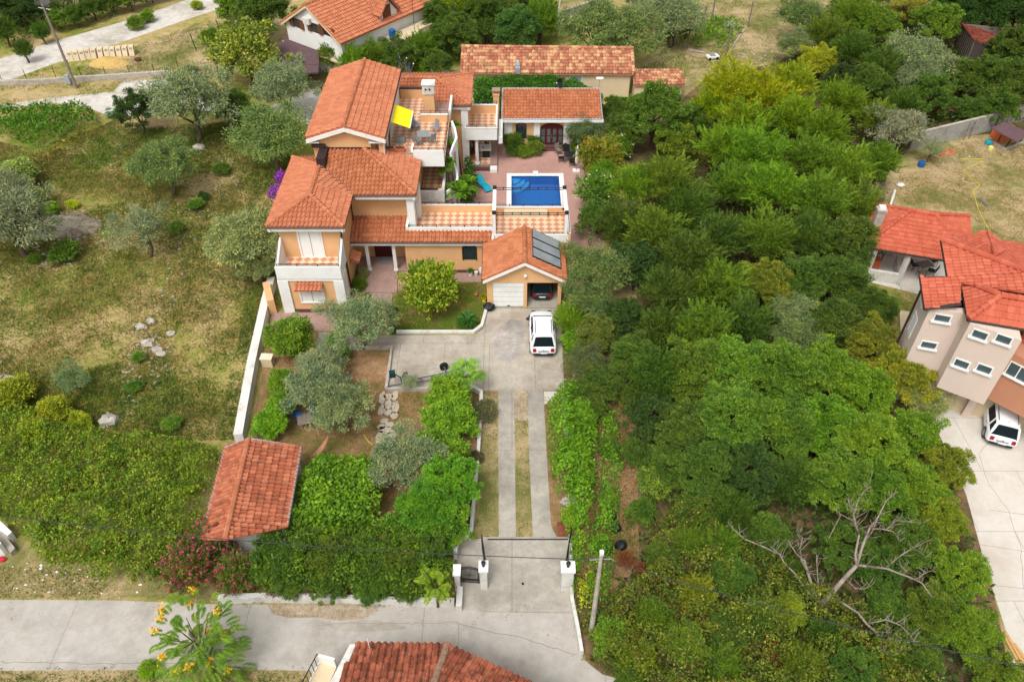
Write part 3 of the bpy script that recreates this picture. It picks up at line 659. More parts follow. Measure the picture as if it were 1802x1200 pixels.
kerb([(810,1040),(808,1075)],.3,.5,WHITE_OLD,'low_wall','short white wall stub left of the small gate opening','wall')
# ------------------------------------------------------------------ concrete fence wall upper right
mb=MB(); pts=[at(1600,262),at(1615,261),at(1700,240),at(1760,225),at(1860,190)]
t=thing('concrete_fence','grey board-marked concrete fence wall curving along the dry yard','wall',pts[2])
wall_path(mb,pts,.2,0,1.75,CONC); mb.build('panel',t)
mb=MB(); wall_path(mb,pts,.26,1.752,1.82,STONE); mb.build('cap',t)
mb=MB()
for i in range(8): wall_path(mb,[p+Vector((.02,-.1-.012,0)) for p in pts],.02,.2+i*.2,.21+i*.2,STONE)
mb.build('board_line',t)
for a,b in ((1742,236),(1800,222),(1702,243),(1692,246)):
    mb=MB(); c=at(a,b-2); mb.tube([(c.x,c.y-.35,0),(c.x,c.y-.35,1.9)],.05,WOODOLD if a<1710 else IRON,6)
    single(mb,'fence_post',{1742:'dark green steel post leaning on the concrete fence near the kennel',1800:'dark steel post at the right frame edge by the concrete fence',1702:'tall brown wooden stake against the concrete fence',1692:'short thin stake left of the tall one against the concrete fence'}[a],'post')
# ================================================================== VILLA
V=thing('villa','large apricot villa with white trim, stepped terracotta roofs and tiled terraces beside the pool','house',(-10,52,0))
def wallpart(mb,name='wall',par=None): return mb.build(name,par or V)
mb=MB()
mb.box(-16.3,-12.0,43.85,45.9,0,3.2,ORANGE)           # front block under the balcony
mb.box(-16.3,-12.0,45.85,54.0,0,6.35,ORANGE)
mb.box(-12.0,-7.3,50.4,53.4,0,6.35,ORANGE)
mb.box(-16.36,-11.94,43.79,54.02,0,.28,BROWNM)
wallpart(mb)
mb=MB()   # top storey with gable
x0,x1,y0,y1=-14.85,-9.65,53.4,64.1
mb.box(x0,-10.55,y0,55.4,6.0,8.85,ORANGE); mb.box(x0,x1,55.4,y1,0,8.85,ORANGE)
mb.add([(x0,y0,8.85),(x1,y0,8.85),(-12.25,y0,9.72),(x0,y0+.2,8.85),(x1,y0+.2,8.85),(-12.25,y0+.2,9.72)],[(0,1,2),(3,5,4),(0,3,4,1),(1,4,5,2),(0,2,5,3)],ORANGE)
mb.add([(x0,y1,8.85),(x1,y1,8.85),(-12.25,y1,9.72)],[(0,2,1)],ORANGE)
mb.box(-10.5,x1,53.42,55.4,6.3,6.42,PINKD); mb.box(x0,x1,53.4,55.4,0,6.0,ORANGE)
mb.box(-9.66,-9.62,55.4,64.0,6.4,8.8,WHITE)
wallpart(mb)
mb=MB(); mb.box(-9.95,-9.6,53.35,53.7,7.2,8.85,ORANGE); mb.box(-9.6,-9.54,53.3,53.75,6.4,8.85,WHITE); mb.build('corner_pillar',V)
mb=MB()   # body under the big terrace and rear wing
mb.box(-9.65,-5.3,59.2,64.0,0,6.08,ORANGE); mb.box(-7.3,-5.3,53.6,59.2,0,3.02,ORANGE)
mb.box(-9.65,-7.32,54.0,59.2,0,6.08,ORANGE)
mb.box(-10.1,-3.9,64.0,69.1,0,6.2,ORANGE); mb.add([(-10.1,64,6.2),(-10.1,69.1,6.2),(-10.1,66.5,7.1)],[(0,2,1)],ORANGE)
wallpart(mb)
# --- roofs
def roofpart(planes,mat,ridges,eaves,name='roof',centre=None,fm=None,gm=None,par=None,**kw):
    mb=MB()
    for p in planes: tiles(mb,p,mat,**kw)
    r=mb.build(name,par or V)
    mb=MB()
    for a,b in ridges: ridge(mb,a,b,mat)
    if ridges: mb.build('ridge_cap',r)
    if eaves:
        mb=MB(); mb2=MB()
        for e in eaves: gutter(mb,e,gm); fascia(mb2,e,centre=centre,m=fm)
        mb.build('gutter',r); mb2.build('fascia',r)
    return r
FL,FR,AP=(-16.86,45.2,6.5),(-11.52,45.2,6.5),(-14.19,47.87,7.36)
RB=(-14.19,51.75,7.36); BL=(-16.86,54.4,6.5)
roofpart([[FL,FR,AP],[BL,FL,AP,RB],[FR,(-11.52,49.2,6.5),RB,AP],[(-12.6,54.4,6.5),BL,RB,(-13.6,53.2,6.9)]],TERRA,
  [(FL,AP),(FR,AP),(AP,RB),(BL,RB)],[[BL,FL,FR,(-11.52,49.1,6.5)]],centre=(-14.2,50,0))
B1,B2=(-11.52,49.2,6.5),(-6.97,49.2,6.5)
roofpart([[B1,B2,(-11.1,53.38,7.85),(-13.7,53.38,7.85),(-13.7,51.4,7.2)]],TERRA_B,[(B2,(-11.1,53.38,7.85))],[[(-11.4,49.2,6.5),B2,(-6.97,54.0,6.5)]],centre=(-9,52,0))
roofpart([[B2,(-6.97,54.0,6.5),(-9.6,53.98,7.35),(-11.1,53.38,7.85)]],TERRA,[],[])
mb=MB()
for k_ in range(8):
    p0_=Vector((-11.5,49.15,6.55)).lerp(Vector((-14.0,51.65,7.4)),k_/8); p1_=Vector((-11.5,49.15,6.55)).lerp(Vector((-14.0,51.65,7.4)),(k_+1)/8); mb.tube([p0_,p1_],.085,BROWNM,5,cap=False)
mb.build('valley_gutter',V)
mb=MB(); mb.box(-14.35,-13.72,51.6,53.39,6.9,8.05,BROWND); mb.box(-14.9,-13.9,53.1,53.38,8.1,8.3,BROWND); mb.box(-13.7,-10.6,53.3,53.39,7.86,8.0,BROWND); mb.build('flashing',V)
CR=-12.25; Ya,Yb=52.95,64.4
roofpart([[(-15.15,Yb,9),(-15.15,Ya,9),(CR,Ya,9.93),(CR,Yb,9.93)],[(-9.37,Ya,9),(-9.37,Yb,9),(CR,Yb,9.93),(CR,Ya,9.93)]],TERRA,[((CR,Ya,9.93),(CR,Yb,9.93))],[],th=.12)
mb=MB(); gutter(mb,[(-15.2,Ya,9),(-15.2,Yb,9)]); gutter(mb,[(-9.32,Ya,9),(-9.32,Yb,9)]); mb.build('gutter',V)
mb=MB()
for a,b in (((-15.15,Ya,8.88),(CR,Ya,9.81)),((CR,Ya,9.81),(-9.37,Ya,8.88))):
    a=Vector(a);b=Vector(b); v=[a-Vector((0,.06,.3)),b-Vector((0,.06,.3)),b-Vector((0,.06,.0)),a-Vector((0,.06,0))]; v+= [q+Vector((0,.14,0)) for q in v]
    mb.add(v,[(0,1,2,3),(7,6,5,4),(3,2,6,7),(1,0,4,5),(0,3,7,4),(2,1,5,6)],WHITE)
mb.box(-15.2,-15.08,Ya,Yb,8.55,8.84,WHITE); mb.box(-9.44,-9.32,Ya,Yb,8.55,8.84,WHITE); mb.box(-15.2,-14.3,Ya+.09,Ya+.5,8.5,8.6,WHITE); mb.box(-10.6,-9.32,Ya+.09,Ya+.5,8.5,8.6,WHITE)
mb.build('fascia',V)
EZ=6.3
e1,e2,e3=(-7.3,63.48,EZ),(-3.55,63.48,EZ),(-3.55,69.6,EZ); ap=(-6.6,66.54,7.3); wp=(-10.2,66.54,7.3)
roofpart([[e1,e2,ap,wp,(-10.2,64.85,6.75),(-7.3,64.85,6.75)],[e2,e3,ap],[e3,(-10.2,69.6,EZ),wp,ap]],TERRA,[(e2,ap),(e3,ap),(ap,wp)],[[e1,e2,e3]],centre=(-7,66.5,0))
# porch and wing roof
pe0,pe1=(-12.05,48.1,3.14),(-1.5,48.1,3.14)
s_=.33
mb=MB(); zt=lambda y:3.14+s_*(y-48.1)
tiles(mb,[pe0,pe1,(-1.5,49.1,zt(49.1)),(-7.8,49.1,zt(49.1)),(-7.8,50.38,zt(50.38)),(-12.05,50.38,zt(50.38))],TERRA_B)
r=mb.build('porch_roof',V)
mb=MB(); gutter(mb,[pe0,pe1]); mb.build('gutter',r)
mb=MB(); fascia(mb,[pe0,(-1.35,48.1,3.14)],h=.24,centre=(-5,50,0)); mb.box(-1.5,-1.34,48.2,49.3,2.75,3.35,WHITE); mb.build('fascia',r)
mb=MB(); mb.box(-8.05,-1.5,48.5,51.85,0,3.0,ORANGE); mb.box(-8.0,-1.6,48.44,48.5,0,.25,BROWNM); mb.build('wall',V)
for x in (-10.95,-8.92):
    mb=MB(); mb.box(x-.12,x+.12,48.55,48.79,.14,2.98,WHITE); mb.box(x-.17,x+.17,48.5,48.84,.14,.26,WHITE); mb.build('porch_column',V)
mb=MB(); mb.box(-12.0,-11.95,47.0,48.1,2.0,2.05,TERRA); tiles(mb,[(-11.3,46.9,2.2),(-11.3,48.0,2.2),(-11.95,48.0,2.55),(-11.95,46.9,2.55)],TERRA); mb.build('window_awning',V)
# terraces over the wing
def terrace(name,x0,x1,y0,y1,zf,tf,tb,tl,tr,m=None,cap=WHITE,tw=.16):
    mb=MB(); mb.box(x0,x1,y0,y1,zf-.3,zf-.01,m or WHITE); mb.add([(x0,y0,zf),(x1,y0,zf),(x1,y1,zf),(x0,y1,zf)],[(0,1,2,3)],DIAMOND); f=mb.build(name,V)
    for q,(a,b,c,d,z) in (('f',(x0-.06,x1+.06,y0-tw,y0,tf)),('b',(x0-.06,x1+.06,y1,y1+tw,tb)),('l',(x0-tw-.06,x0-.06,y0-tw,y1+tw,tl)),('r',(x1+.06,x1+.06+tw,y0-tw,y1+tw,tr))):
        if z:
            mb=MB(); mb.box(a,b,c,d,zf-.25,z-.05,(WHITE if q=='f' else ORANGE)); mb.box(a-.015,b+.015,c-.02,d+.02,z-.048,z,cap)
            ra,rb=((a,(c+d)/2),(b,(c+d)/2)) if q in 'fb' else (((a+b)/2,c),((a+b)/2,d))
            o=mb.build('parapet',f)
            m2=MB(); railing(m2,ra,rb,z,.2,.018,1.1); m2.build('railing',f)
    return f
terrace('terrace_floor',-7.65,-1.5,49.2,51.8,3.3,3.75,3.95,0,3.95)
terrace('terrace_floor',-1.22,4.1,48.3,51.5,3.3,3.75,3.95,0,3.95)
mb=MB(); mb.box(-1.3,4.15,48.2,51.55,0,3.0,ORANGE); mb.build('wall',V)
mb=MB(); mb.box(-7.9,-7.72,49.0,50.4,3.0,3.95,WHITE); mb.build('pilaster',V)
mb=MB(); mb.box(-7.75,-7.2,49.55,50.4,3.3,6.2,WHITE); mb.box(-7.28,-6.95,51.1,51.9,3.3,5.9,WHITE); mb.build('pilaster',V)
mb=MB(); mb.box(-.6,2.7,51.05,51.45,3.3,3.82,CREAM); mb.build('planter_bench',V)
for x in (-1.3,3.95):
    mb=MB(); mb.box(x-.11,x+.11,48.15,48.37,3.7,5.55,WHITE); mb.box(x-.11,x+.11,51.5,51.72,3.7,5.55,WHITE); mb.box(x-.13,x+.13,48.37,51.5,5.35,5.5,WHITE); r=mb.build('pergola_frame',V)
mb=MB()
for y in (48.26,51.6):
    for z in (5.62,5.45): mb.tube([(-1.3,y,z),(3.95,y,z)],.03,IRON,5)
    for i in range(9): mb.tube([(-1.3+i*.656,y,5.42),(-1.3+i*.656,y,5.66)],.025,IRON,4); mb.ball((-1.3+i*.656,y,5.54),.05,IRON,4)
    for x in (-1.3,3.95): mb.box(x-.14,x+.14,y-.14,y+.14,5.56,5.72,IRON)
mb.build('pergola_rail',r)
# loggia terrace and the big upper terrace
mb=MB(); mb.box(-7.25,-5.35,53.7,59.2,3.02,3.28,WHITE_OLD); mb.add([(-7.25,53.8,3.3),(-5.35,53.8,3.3),(-5.35,59.2,3.3),(-7.25,59.2,3.3)],[(0,1,2,3)],DIAMOND); f=mb.build('loggia_floor',V)
mb=MB(); mb.box(-7.35,-5.3,53.6,53.78,3.03,4.15,WHITE_OLD); mb.box(-7.3,-5.8,53.58,53.8,4.16,4.2,BROWND); mb.box(-5.5,-5.3,53.8,58,3.3,4.2,WHITE_OLD); mb.build('parapet',f)
mb=MB(); mb.box(-9.64,-5.2,54.25,64.6,6.1,6.38,WHITE)
mb.add([(-9.6,54.3,6.4),(-5.2,54.3,6.4),(-5.2,64.6,6.4),(-9.6,64.6,6.4)],[(0,1,2,3)],DIAMOND); f=mb.build('terrace_floor',V)
mb=MB(); mb.box(-9.9,-7.6,53.98,54.2,6.1,7.1,ORANGE); mb.box(-9.92,-7.58,53.95,54.45,7.1,7.16,PINKD); mb.build('parapet',f)
mb=MB(); mb.box(-7.55,-5.2,54.08,54.26,5.95,7.3,WHITE); mb.box(-7.7,-7.55,54.08,55.2,5.95,7.3,WHITE); mb.box(-7.72,-7.2,53.8,54.05,6.0,6.5,BROWND); mb.build('parapet',f)
mb=MB(); railing(mb,(-7.5,54.17),(-5.2,54.17),7.3,.2,.018,1.1); mb.build('railing',f)
mb=MB(); mb.box(-7.5,-5.1,60.3,60.48,6.4,7.05,ORANGE); mb.box(-7.52,-5.08,60.28,60.5,7.05,7.1,WHITE); mb.box(-5.25,-5.07,60.5,63.9,6.4,7.05,WHITE); mb.box(-7.5,-5.3,60.5,63.9,6.4,6.44,PINKD); mb.build('parapet',f)
mb=MB(); railing(mb,(-7.45,60.4),(-5.1,60.4),7.1,.28,.018,.9); railing(mb,(-5.2,54.3),(-5.2,60.3),6.4,.95,.02,1.5); mb.build('railing',f)
mb=MB(); mb.box(-9.62,-7.3,64.6,64.84,6.38,7.25,ORANGE); mb.box(-9.64,-7.28,64.56,64.88,7.25,7.33,BROWND); mb.build('terrace_back_wall',V)
mb=MB(); mb.box(-7.28,-6.45,61.75,62.5,6.4,8.15,ORANGE); mb.box(-7.36,-6.37,61.67,62.58,8.15,8.95,WHITE_OLD); mb.box(-7.42,-6.31,61.6,62.64,8.95,9.03,WHITE_OLD)
for x in (-7.08,-6.75): mb.tube([(x,61.66,8.62),(x,61.6,8.62)],.07,BLACKP,8)
mb.build('chimney',V)
mb=MB(); mb.box(-4.42,-3.82,63.72,64.0,0,6.0,WHITE); mb.build('pilaster',V)
# curved white stair wall
pts=[(-4.9,59.6),(-4.62,58.6),(-4.45,57.8),(-4.75,57.3),(-4.95,56.8),(-4.7,56.3),(-4.42,55.8),(-4.35,55.2),(-4.6,54.6),(-5.2,54.1)]
zt_=[6.9,6.8,6.4,5.9,5.5,5.1,4.6,4.2,3.9,3.7]
mb=MB(); wall_path(mb,pts,.16,0,zt_,WHITE); mb.box(-9.4,-4.9,51.9,52.0,0,.4,WHITE_OLD); mb.build('curved_stair_wall',V)
mb=MB()
for i in range(9):
    a=pts[i]; mb.box(-5.25,a[0]-.1,a[1]-.6,a[1],0,zt_[i]-1.0,PINKD)
mb.build('outer_stair',V)
# balcony on the rear wing with column and porch
mb=MB(); mb.box(-4.1,-1.3,63.7,68.0,3.0,3.28,WHITE); mb.add([(-4.0,63.75,3.3),(-1.35,63.75,3.3),(-1.35,67.95,3.3),(-4.0,67.95,3.3)],[(0,1,2,3)],DIAMOND); f=mb.build('balcony_floor',V)
mb=MB(); mb.box(-4.1,-1.3,63.55,63.72,2.98,4.1,WHITE); mb.box(-4.12,-1.28,63.52,63.75,4.1,4.15,WHITE); mb.box(-1.46,-1.3,63.72,68.1,2.98,4.1,WHITE); mb.box(-3.9,-1.46,67.9,68.06,3.28,4.1,ORANGE); mb.box(-3.9,-1.28,67.87,68.1,4.1,4.15,WHITE); mb.box(-1.2,-.85,63.8,67.2,2.5,3.1,WHITE); mb.build('parapet',f)
mb=MB(); railing(mb,(-3.95,63.64),(-1.4,63.64),4.15,.22,.018,.9); railing(mb,(-3.9,68),(-1.4,68),4.15,.3,.018,.9); mb.build('railing',f)
mb=MB(); mb.lathe((-3.15,63.9,.42),[(.24,0),(.24,.14),(.17,.18),(.155,2.3),(.2,2.42),(.22,2.56)],WHITE,16); mb.build('column',V)
mb=MB(); mb.box(-3.9,-1.95,63.7,68.0,0.03,.4,PINKD); mb.box(-1.95,-1.35,63.8,68.0,.03,.39,PINKD); mb.box(-3.9,-1.95,63.3,63.7,.03,.2,BROWNM); mb.add([(-3.8,63.9,.405),(-1.98,63.9,.405),(-1.98,68,.405),(-3.8,68,.405)],[(0,1,2,3)],DIAMOND); mb.box(-1.98,-1.35,63.0,63.7,.03,.33,WHITE); mb.build('porch_floor',V)
# balcony of the front tower
mb=MB(); mb.box(-16.2,-12.05,43.95,45.84,3.2,3.5,WHITE); mb.add([(-16.1,44.0,3.505),(-12.1,44.0,3.505),(-12.1,45.84,3.505),(-16.1,45.84,3.505)],[(0,1,2,3)],DIAMOND); f=mb.build('balcony_floor',V)
mb=MB(); mb.box(-16.42,-11.88,43.68,43.9,3.2,4.2,WHITE); 
for x,sx in ((-16.42,1),(-12.1,1)):
    mb.add([(x,43.9,3.2),(x+.22,43.9,3.2),(x+.22,45.86,3.2),(x,45.86,3.2),(x,43.9,4.2),(x+.22,43.9,4.2),(x+.22,45.86,5.2),(x,45.86,5.2)],[(0,3,2,1),(4,5,6,7),(0,1,5,4),(1,2,6,5),(2,3,7,6),(3,0,4,7)],WHITE)
mb.build('parapet',f)
mb=MB(); railing(mb,(-16.3,43.8),(-12.0,43.8),4.2,.2,.022,1.4); mb.tube([(-16.3,43.8,4.4),(-16.3,45.7,5.45)],.025,IRON,5); mb.tube([(-12.0,43.8,4.4),(-12.0,45.7,5.45)],.025,IRON,5); mb.build('railing',f)
mb=MB(); mb.box(-16.45,-11.85,43.74,43.86,2.95,3.22,WHITE)
for a,b in ((-16.5,-15.75),(-12.55,-11.85)):
    mb.box(a,b,43.72,43.84,0,2.95,WHITE)
mb.box(-16.5,-16.3,43.84,45.9,0,3.2,WHITE); mb.box(-12.0,-11.85,43.84,45.0,0,3.2,WHITE); mb.build('pilaster',V)
# windows and doors
def window(par,x0,x1,z0,z1,y,fm=WHITE,pm=WHITE,name='window',arch=False,shut=True,fw=.12,face=-1):
    mb=MB(); d=.06*face
    mb.box(x0-fw,x1+fw,min(y,y+d),max(y,y+d),z1,z1+fw,fm); mb.box(x0-fw,x1+fw,min(y,y+d*1.6),max(y,y+d*1.6),z0-fw,z0,fm); mb.box(x0-fw,x0,min(y,y+d),max(y,y+d),z0,z1,fm); mb.box(x1,x1+fw,min(y,y+d),max(y,y+d),z0,z1,fm)
    f=mb.build(name,par); mb=MB(); mb.box(x0,x1,min(y,y+d*.35),max(y,y+d*.35),z0,z1,pm)
    if shut:
        xm=(x0+x1)/2; mb.box(xm-.02,xm+.02,min(y,y+d*.5),max(y,y+d*.5),z0,z1,GREYP)
        for a in (x0,x1-.02): mb.box(a,a+.02,min(y,y+d*.5),max(y,y+d*.5),z0,z1,GREYP)
    mb.build('shutter' if shut else 'pane',f); return f
window(V,-14.95,-13.45,3.55,5.95,45.85,name='balcony_door')
window(V,-15.05,-13.5,1.0,2.1,43.85)
mb=MB(); tiles(mb,[(-15.3,43.25,2.45),(-13.35,43.25,2.45),(-13.35,43.85,2.8),(-15.3,43.85,2.8)],TERRA,th=.06); mb.build('window_awning',V)
mb=MB(); mb.box(-10.72,-9.42,50.3,50.4,.14,2.5,DOORR)
for i in range(4): mb.box(-10.62+i*.31,-10.4+i*.31,50.27,50.3,.3,2.3,WOODB if 0 else DOORR)
mb.build('entrance_door',V)
mb=MB(); mb.lathe((-9.95,49.75,.142),[(.55,0),(.5,.015)],GREYP,16); mb.build('door_mat',V)
def arched(par,x0,x1,z0,z1,y,m,name,frame=None,pan=None):
    n=10; c=(x0+x1)/2; w=(x1-x0)/2; h=min(w*.55,.5)
    out=[(x0,z0),(x1,z0)]+[(c+w*math.cos(R(180*k/n)),z1-h+h*math.sin(R(180*k/n))) for k in range(n+1)]
    mb=MB()
    for yy,mm,g in ((y-.03,m,1.0),):
        v=[(a,yy,b) for a,b in out]+[(a,y,b) for a,b in out]; k=len(out)
        mb.add(v,[list(range(k))]+[[i,i+k,(i+1)%k+k,(i+1)%k] for i in range(k)],mm)
    if frame:
        for i in range(1,len(out)-1): 
            a,b=out[i],out[i+1]; mb.tube([(a[0],y-.05,a[1]),(b[0],y-.05,b[1])],.07,frame,4)
        mb.tube([(x0,y-.05,z1-h),(x0,y-.05,z0)],.07,frame,4)
    o=mb.build(name,par)
    if pan:
        mb=MB()
        for a in range(pan):
            xa=x0+(x1-x0)*(a+.2)/pan; xb=x0+(x1-x0)*(a+.8)/pan
            for k in range(2):
                za=z0+.15+(z1-h-z0-.2)*k/2; mb.box(xa,xb,y-.045,y-.031,za+.05,za+(z1-h-z0-.2)/2-.05,GLASSB)
        mb.build('pane',o)
    return o
arched(V,-3.7,-2.72,1.25,2.6,48.5,GLASS,'arched_window',BROWND)
window(V,-6.45,-5.95,2.45,2.85,53.6,fm=BROWNM,pm=GLASS,shut=False,fw=.05)
# downpipes, dishes, awning, trellis
mb=MB(); mb.tube([(-11.93,45.75,6.3),(-11.93,45.75,5.9),(-11.93,45.95,.1)],.06,BROWND,6); mb.tube([(-11.9,49.9,6.2),(-11.9,49.9,3.8)],.05,BROWND,6); mb.build('downpipe',V)
def dish(par,c,r,aim,m=GLASS,name='satellite_dish'):
    mb=MB(); aim=Vector(aim).normalized(); q=aim.to_track_quat('Z','Y'); c=Vector(c)
    prof=[(.02,0),(r*.5,r*.06),(r*.85,r*.2),(r,r*.3)]; n=18; v=[]
    for a,b in prof:
        for k in range(n): v.append(c+q@Vector((a*math.cos(2*math.pi*k/n),a*math.sin(2*math.pi*k/n),b)))
    for a,b in prof:
        for k in range(n): v.append(c+q@Vector((a*math.cos(2*math.pi*k/n),a*math.sin(2*math.pi*k/n),b-.025)))
    f=[[i*n+k,i*n+(k+1)%n,(i+1)*n+(k+1)%n,(i+1)*n+k] for i in range(3) for k in range(n)]
    f+=[[4*n+i*n+k,4*n+(i+1)*n+k,4*n+(i+1)*n+(k+1)%n,4*n+i*n+(k+1)%n] for i in range(3) for k in range(n)]
    f+=[[3*n+k,3*n+(k+1)%n,7*n+(k+1)%n,7*n+k] for k in range(n)]
    mb.add(v,f,m); tip=c+q@Vector((0,0,r*1.1)); mb.tube([c+q@Vector((0,-r*.95,r*.28)),tip],.02,STEEL,5); mb.ball(tip,.06,WHITE,5)
    mb.tube([c,c-Vector((0,0,r*1.1))],.03,STEEL,6)
    return mb.build(name,par)
dish(V,(-9.5,64.9,9.6),.62,(1,.25,.25)); dish(V,(-8.9,64.6,9.25),.62,(1,.0,.35))
mb=MB(); a=[(-9.35,59.2,8.55),(-9.35,56.3,8.55),(-7.95,56.6,7.85),(-7.95,59.4,7.85)]; mb.slab(a,.03,YELLOW); mb.tube([a[2],a[3]],.05,WHITE,6); mb.tube([a[0],a[1]],.07,WHITE,6); mb.add([a[2],a[3],(a[3][0],a[3][1],7.65),(a[2][0],a[2][1],7.65)],[(0,1,2,3)],YELLOW); mb.build('awning',V)
mb=MB()
for i in range(4): mb.tube([(-9.5,55.0+i*.12,6.4),(-9.45,55.3+i*.45,8.3)],.02,BROWNM,5)
for i in range(4): mb.tube([(-9.5,54.95+i*.15,6.6+i*.5),(-9.5,55.5+i*.33,6.6+i*.5)],.018,BROWNM,5)
mb.build('trellis',V)
# ------------------------------------------------------------------ garage
G=thing('garage','apricot double garage with one white closed door and solar panels on its right roof slope','garage',(.9,46,0))
mb=MB(); gy=44.29
mb.box(-1.8,-1.38,gy,gy+.25,0,2.36,ORANGE); mb.box(.83,1.08,gy,gy+.25,0,2.36,ORANGE); mb.box(3.3,3.55,gy,gy+.25,0,2.36,ORANGE)
mb.add([(-1.8,gy,2.36),(3.55,gy,2.36),(3.55,gy,2.98),(.9,gy,4.36),(-1.8,gy,2.98),(-1.8,gy+.25,2.36),(3.55,gy+.25,2.36),(3.55,gy+.25,2.98),(.9,gy+.25,4.36),(-1.8,gy+.25,2.98)],[(0,1,2,3,4),(9,8,7,6,5),(0,5,6,1),(1,6,7,2),(4,9,5,0)],ORANGE)
mb.box(-1.8,-1.6,gy+.25,48.0,0,2.95,ORANGE); mb.box(3.35,3.55,gy+.25,48.0,0,2.95,ORANGE); mb.box(.9,1.0,gy+.25,48,0,2.9,WHITE_OLD); mb.box(-1.6,3.35,47.9,48.1,0,2.95,ORANGE); mb.build('wall',G)
mb=MB(); mb.box(-1.6,3.35,gy+.0,47.9,.0,.03,STRIPM); mb.build('floor_slab',G)
mb=MB(); mb.box(-1.38,.83,gy+.06,gy+.12,.12,2.36,WHITE)
for i in range(1,5): mb.box(-1.38,.83,gy+.05,gy+.06,.12+i*.45,.13+i*.45,GREYP)
mb.box(-.35,-.15,gy+.03,gy+.06,.16,.22,BLACKP); mb.build('garage_door',G)
L0,R0_=-2.05,3.8; gr=.9
zr=4.52; ya,yb=43.9,48.15
r=roofpart([[(L0,yb,2.92),(L0,ya,2.92),(gr,ya,zr),(gr,yb,zr)],[(R0_,ya,2.92),(R0_,yb,2.92),(gr,yb,zr),(gr,ya,zr)]],TERRA_B,[((gr,ya,zr),(gr,yb,zr))],[],par=G,th=.1)
mb=MB()
for a,b in (((L0,ya,2.82),(gr,ya,zr-.1)),((gr,ya,zr-.1),(R0_,ya,2.82))):
    a=Vector(a);b=Vector(b); v=[a-Vector((0,.05,.22)),b-Vector((0,.05,.22)),b-Vector((0,.05,0)),a-Vector((0,.05,0))]; v+=[q+Vector((0,.12,0)) for q in v]
    mb.add(v,[(0,1,2,3),(7,6,5,4),(3,2,6,7),(1,0,4,5),(0,3,7,4),(2,1,5,6)],WHITE)
mb.build('fascia',r)
mb=MB(); gutter(mb,[(L0-.06,ya,2.95),(L0-.06,yb,2.95)]); gutter(mb,[(R0_+.06,ya,2.95),(R0_+.06,yb,2.95)]); mb.build('gutter',r)
PANEL=plain('solar_glass',s2l((126,136,138)),.25,.22,1.2,spec=.6,dirt=(s2l((96,104,104)),.5))
sl_=(zr-2.92)/(R0_-gr)
for i in range(3):
    y0=44.75+i*1.12; xa,xb=1.45,3.5; z=lambda x:zr-(x-gr)*sl_+.2
    mb=MB(); mb.slab([(xa,y0,z(xa)),(xb,y0,z(xb)),(xb,y0+1.04,z(xb)),(xa,y0+1.04,z(xa))],.08,BLACKP); mb.slab([(xa+.05,y0+.05,z(xa+.05)+.006),(xb-.05,y0+.05,z(xb-.05)+.006),(xb-.05,y0+.99,z(xb-.05)+.006),(xa+.05,y0+.99,z(xa+.05)+.006)],.004,PANEL); mb.build('solar_panel',G)
mb=MB(); mb.ball((.95,gy-.1,3.05),.13,WHITE,8); mb.box(.9,1.0,gy-.05,gy,2.98,3.2,STEEL); mb.build('wall_lamp',G)
# ------------------------------------------------------------------ pool house
PH=thing('pool_house','single storey pool house with arched mahogany double door and one sloping terracotta roof','house',(3.6,69,0))
mb=MB(); mb.prism([(-.7,67.65),(8.05,67.65),(8.05,71.3),(-.7,71.3)],0,[2.95,2.95,3.85,3.85],ORANGE)
mb.box(-.72,.02,67.6,67.65,0,2.9,WHITE); mb.build('wall',PH)
mb=MB(); mb.box(2.05,2.6,67.56,67.65,0,2.9,WHITE); mb.box(4.82,5.4,67.56,67.65,0,2.9,WHITE); mb.box(2.6,4.82,67.56,67.64,2.55,2.9,WHITE); mb.box(.1,1.6,67.6,67.65,2.5,2.9,WHITE); mb.box(6.3,7.8,67.6,67.65,2.3,2.9,WHITE); mb.build('pilaster',PH)
e=[(-.9,67.2,3.1),(8.28,67.2,3.1),(8.28,71.25,4.12),(-.9,71.25,4.12)]
r=roofpart([e],TERRA_B,[],[],par=PH)
mb=MB(); 
for a,b in ((e[0],e[1]),(e[1],e[2]),(e[2],e[3]),(e[3],e[0])): mb.tube([Vector(a)+Vector((0,0,.03)),Vector(b)+Vector((0,0,.03))],.07,GREYM,6)
mb.build('gutter',r)
mb=MB(); mb.box(-1.0,8.4,67.13,67.25,2.78,3.04,WHITE); mb.box(-1.0,-.88,67.25,71.2,2.8,3.0,WHITE); mb.box(8.28,8.4,67.25,71.2,2.8,3.0,WHITE); mb.build('fascia',r)
d=arched(PH,2.63,4.79,.3,2.5,67.62,DOORR,'double_door',None,4)
mb=MB(); mb.box(3.69,3.73,67.52,67.58,1.0,1.35,plain('brass',s2l((190,150,60)),.3,.05,5,metal=.8)); mb.build('handle',d)
arched(PH,.35,1.36,.95,2.55,67.62,GLASS,'arched_window',None); arched(PH,6.5,7.5,.95,2.4,67.62,GLASS,'arched_window',None)
mb=MB(); mb.box(2.4,5.0,67.1,67.6,.03,.3,BROWNM); mb.box(2.3,5.1,66.8,67.1,.03,.17,BROWNM); mb.build('door_step',PH)
dish(PH,(4.6,71.4,4.6),.45,(-1,-.6,.3),BLACKP)
mb=MB(); mb.tube([(8.2,71.3,4.1),(8.2,71.3,5.1)],.03,STEEL,6); mb.box(7.9,8.55,71.1,71.5,5.1,5.17,WHITE); mb.build('antenna',PH)
mb=MB(); mb.box(-1.75,-1.2,69.4,69.9,0,4.3,ORANGE); mb.box(-1.8,-1.15,69.35,69.95,4.3,4.42,ORANGE); mb.box(-1.72,-1.23,69.43,69.87,4.42,4.75,ORANGE)
for x in (-1.58,-1.36): mb.box(x-.06,x+.06,69.425,69.43,4.5,4.62,BLACKP)
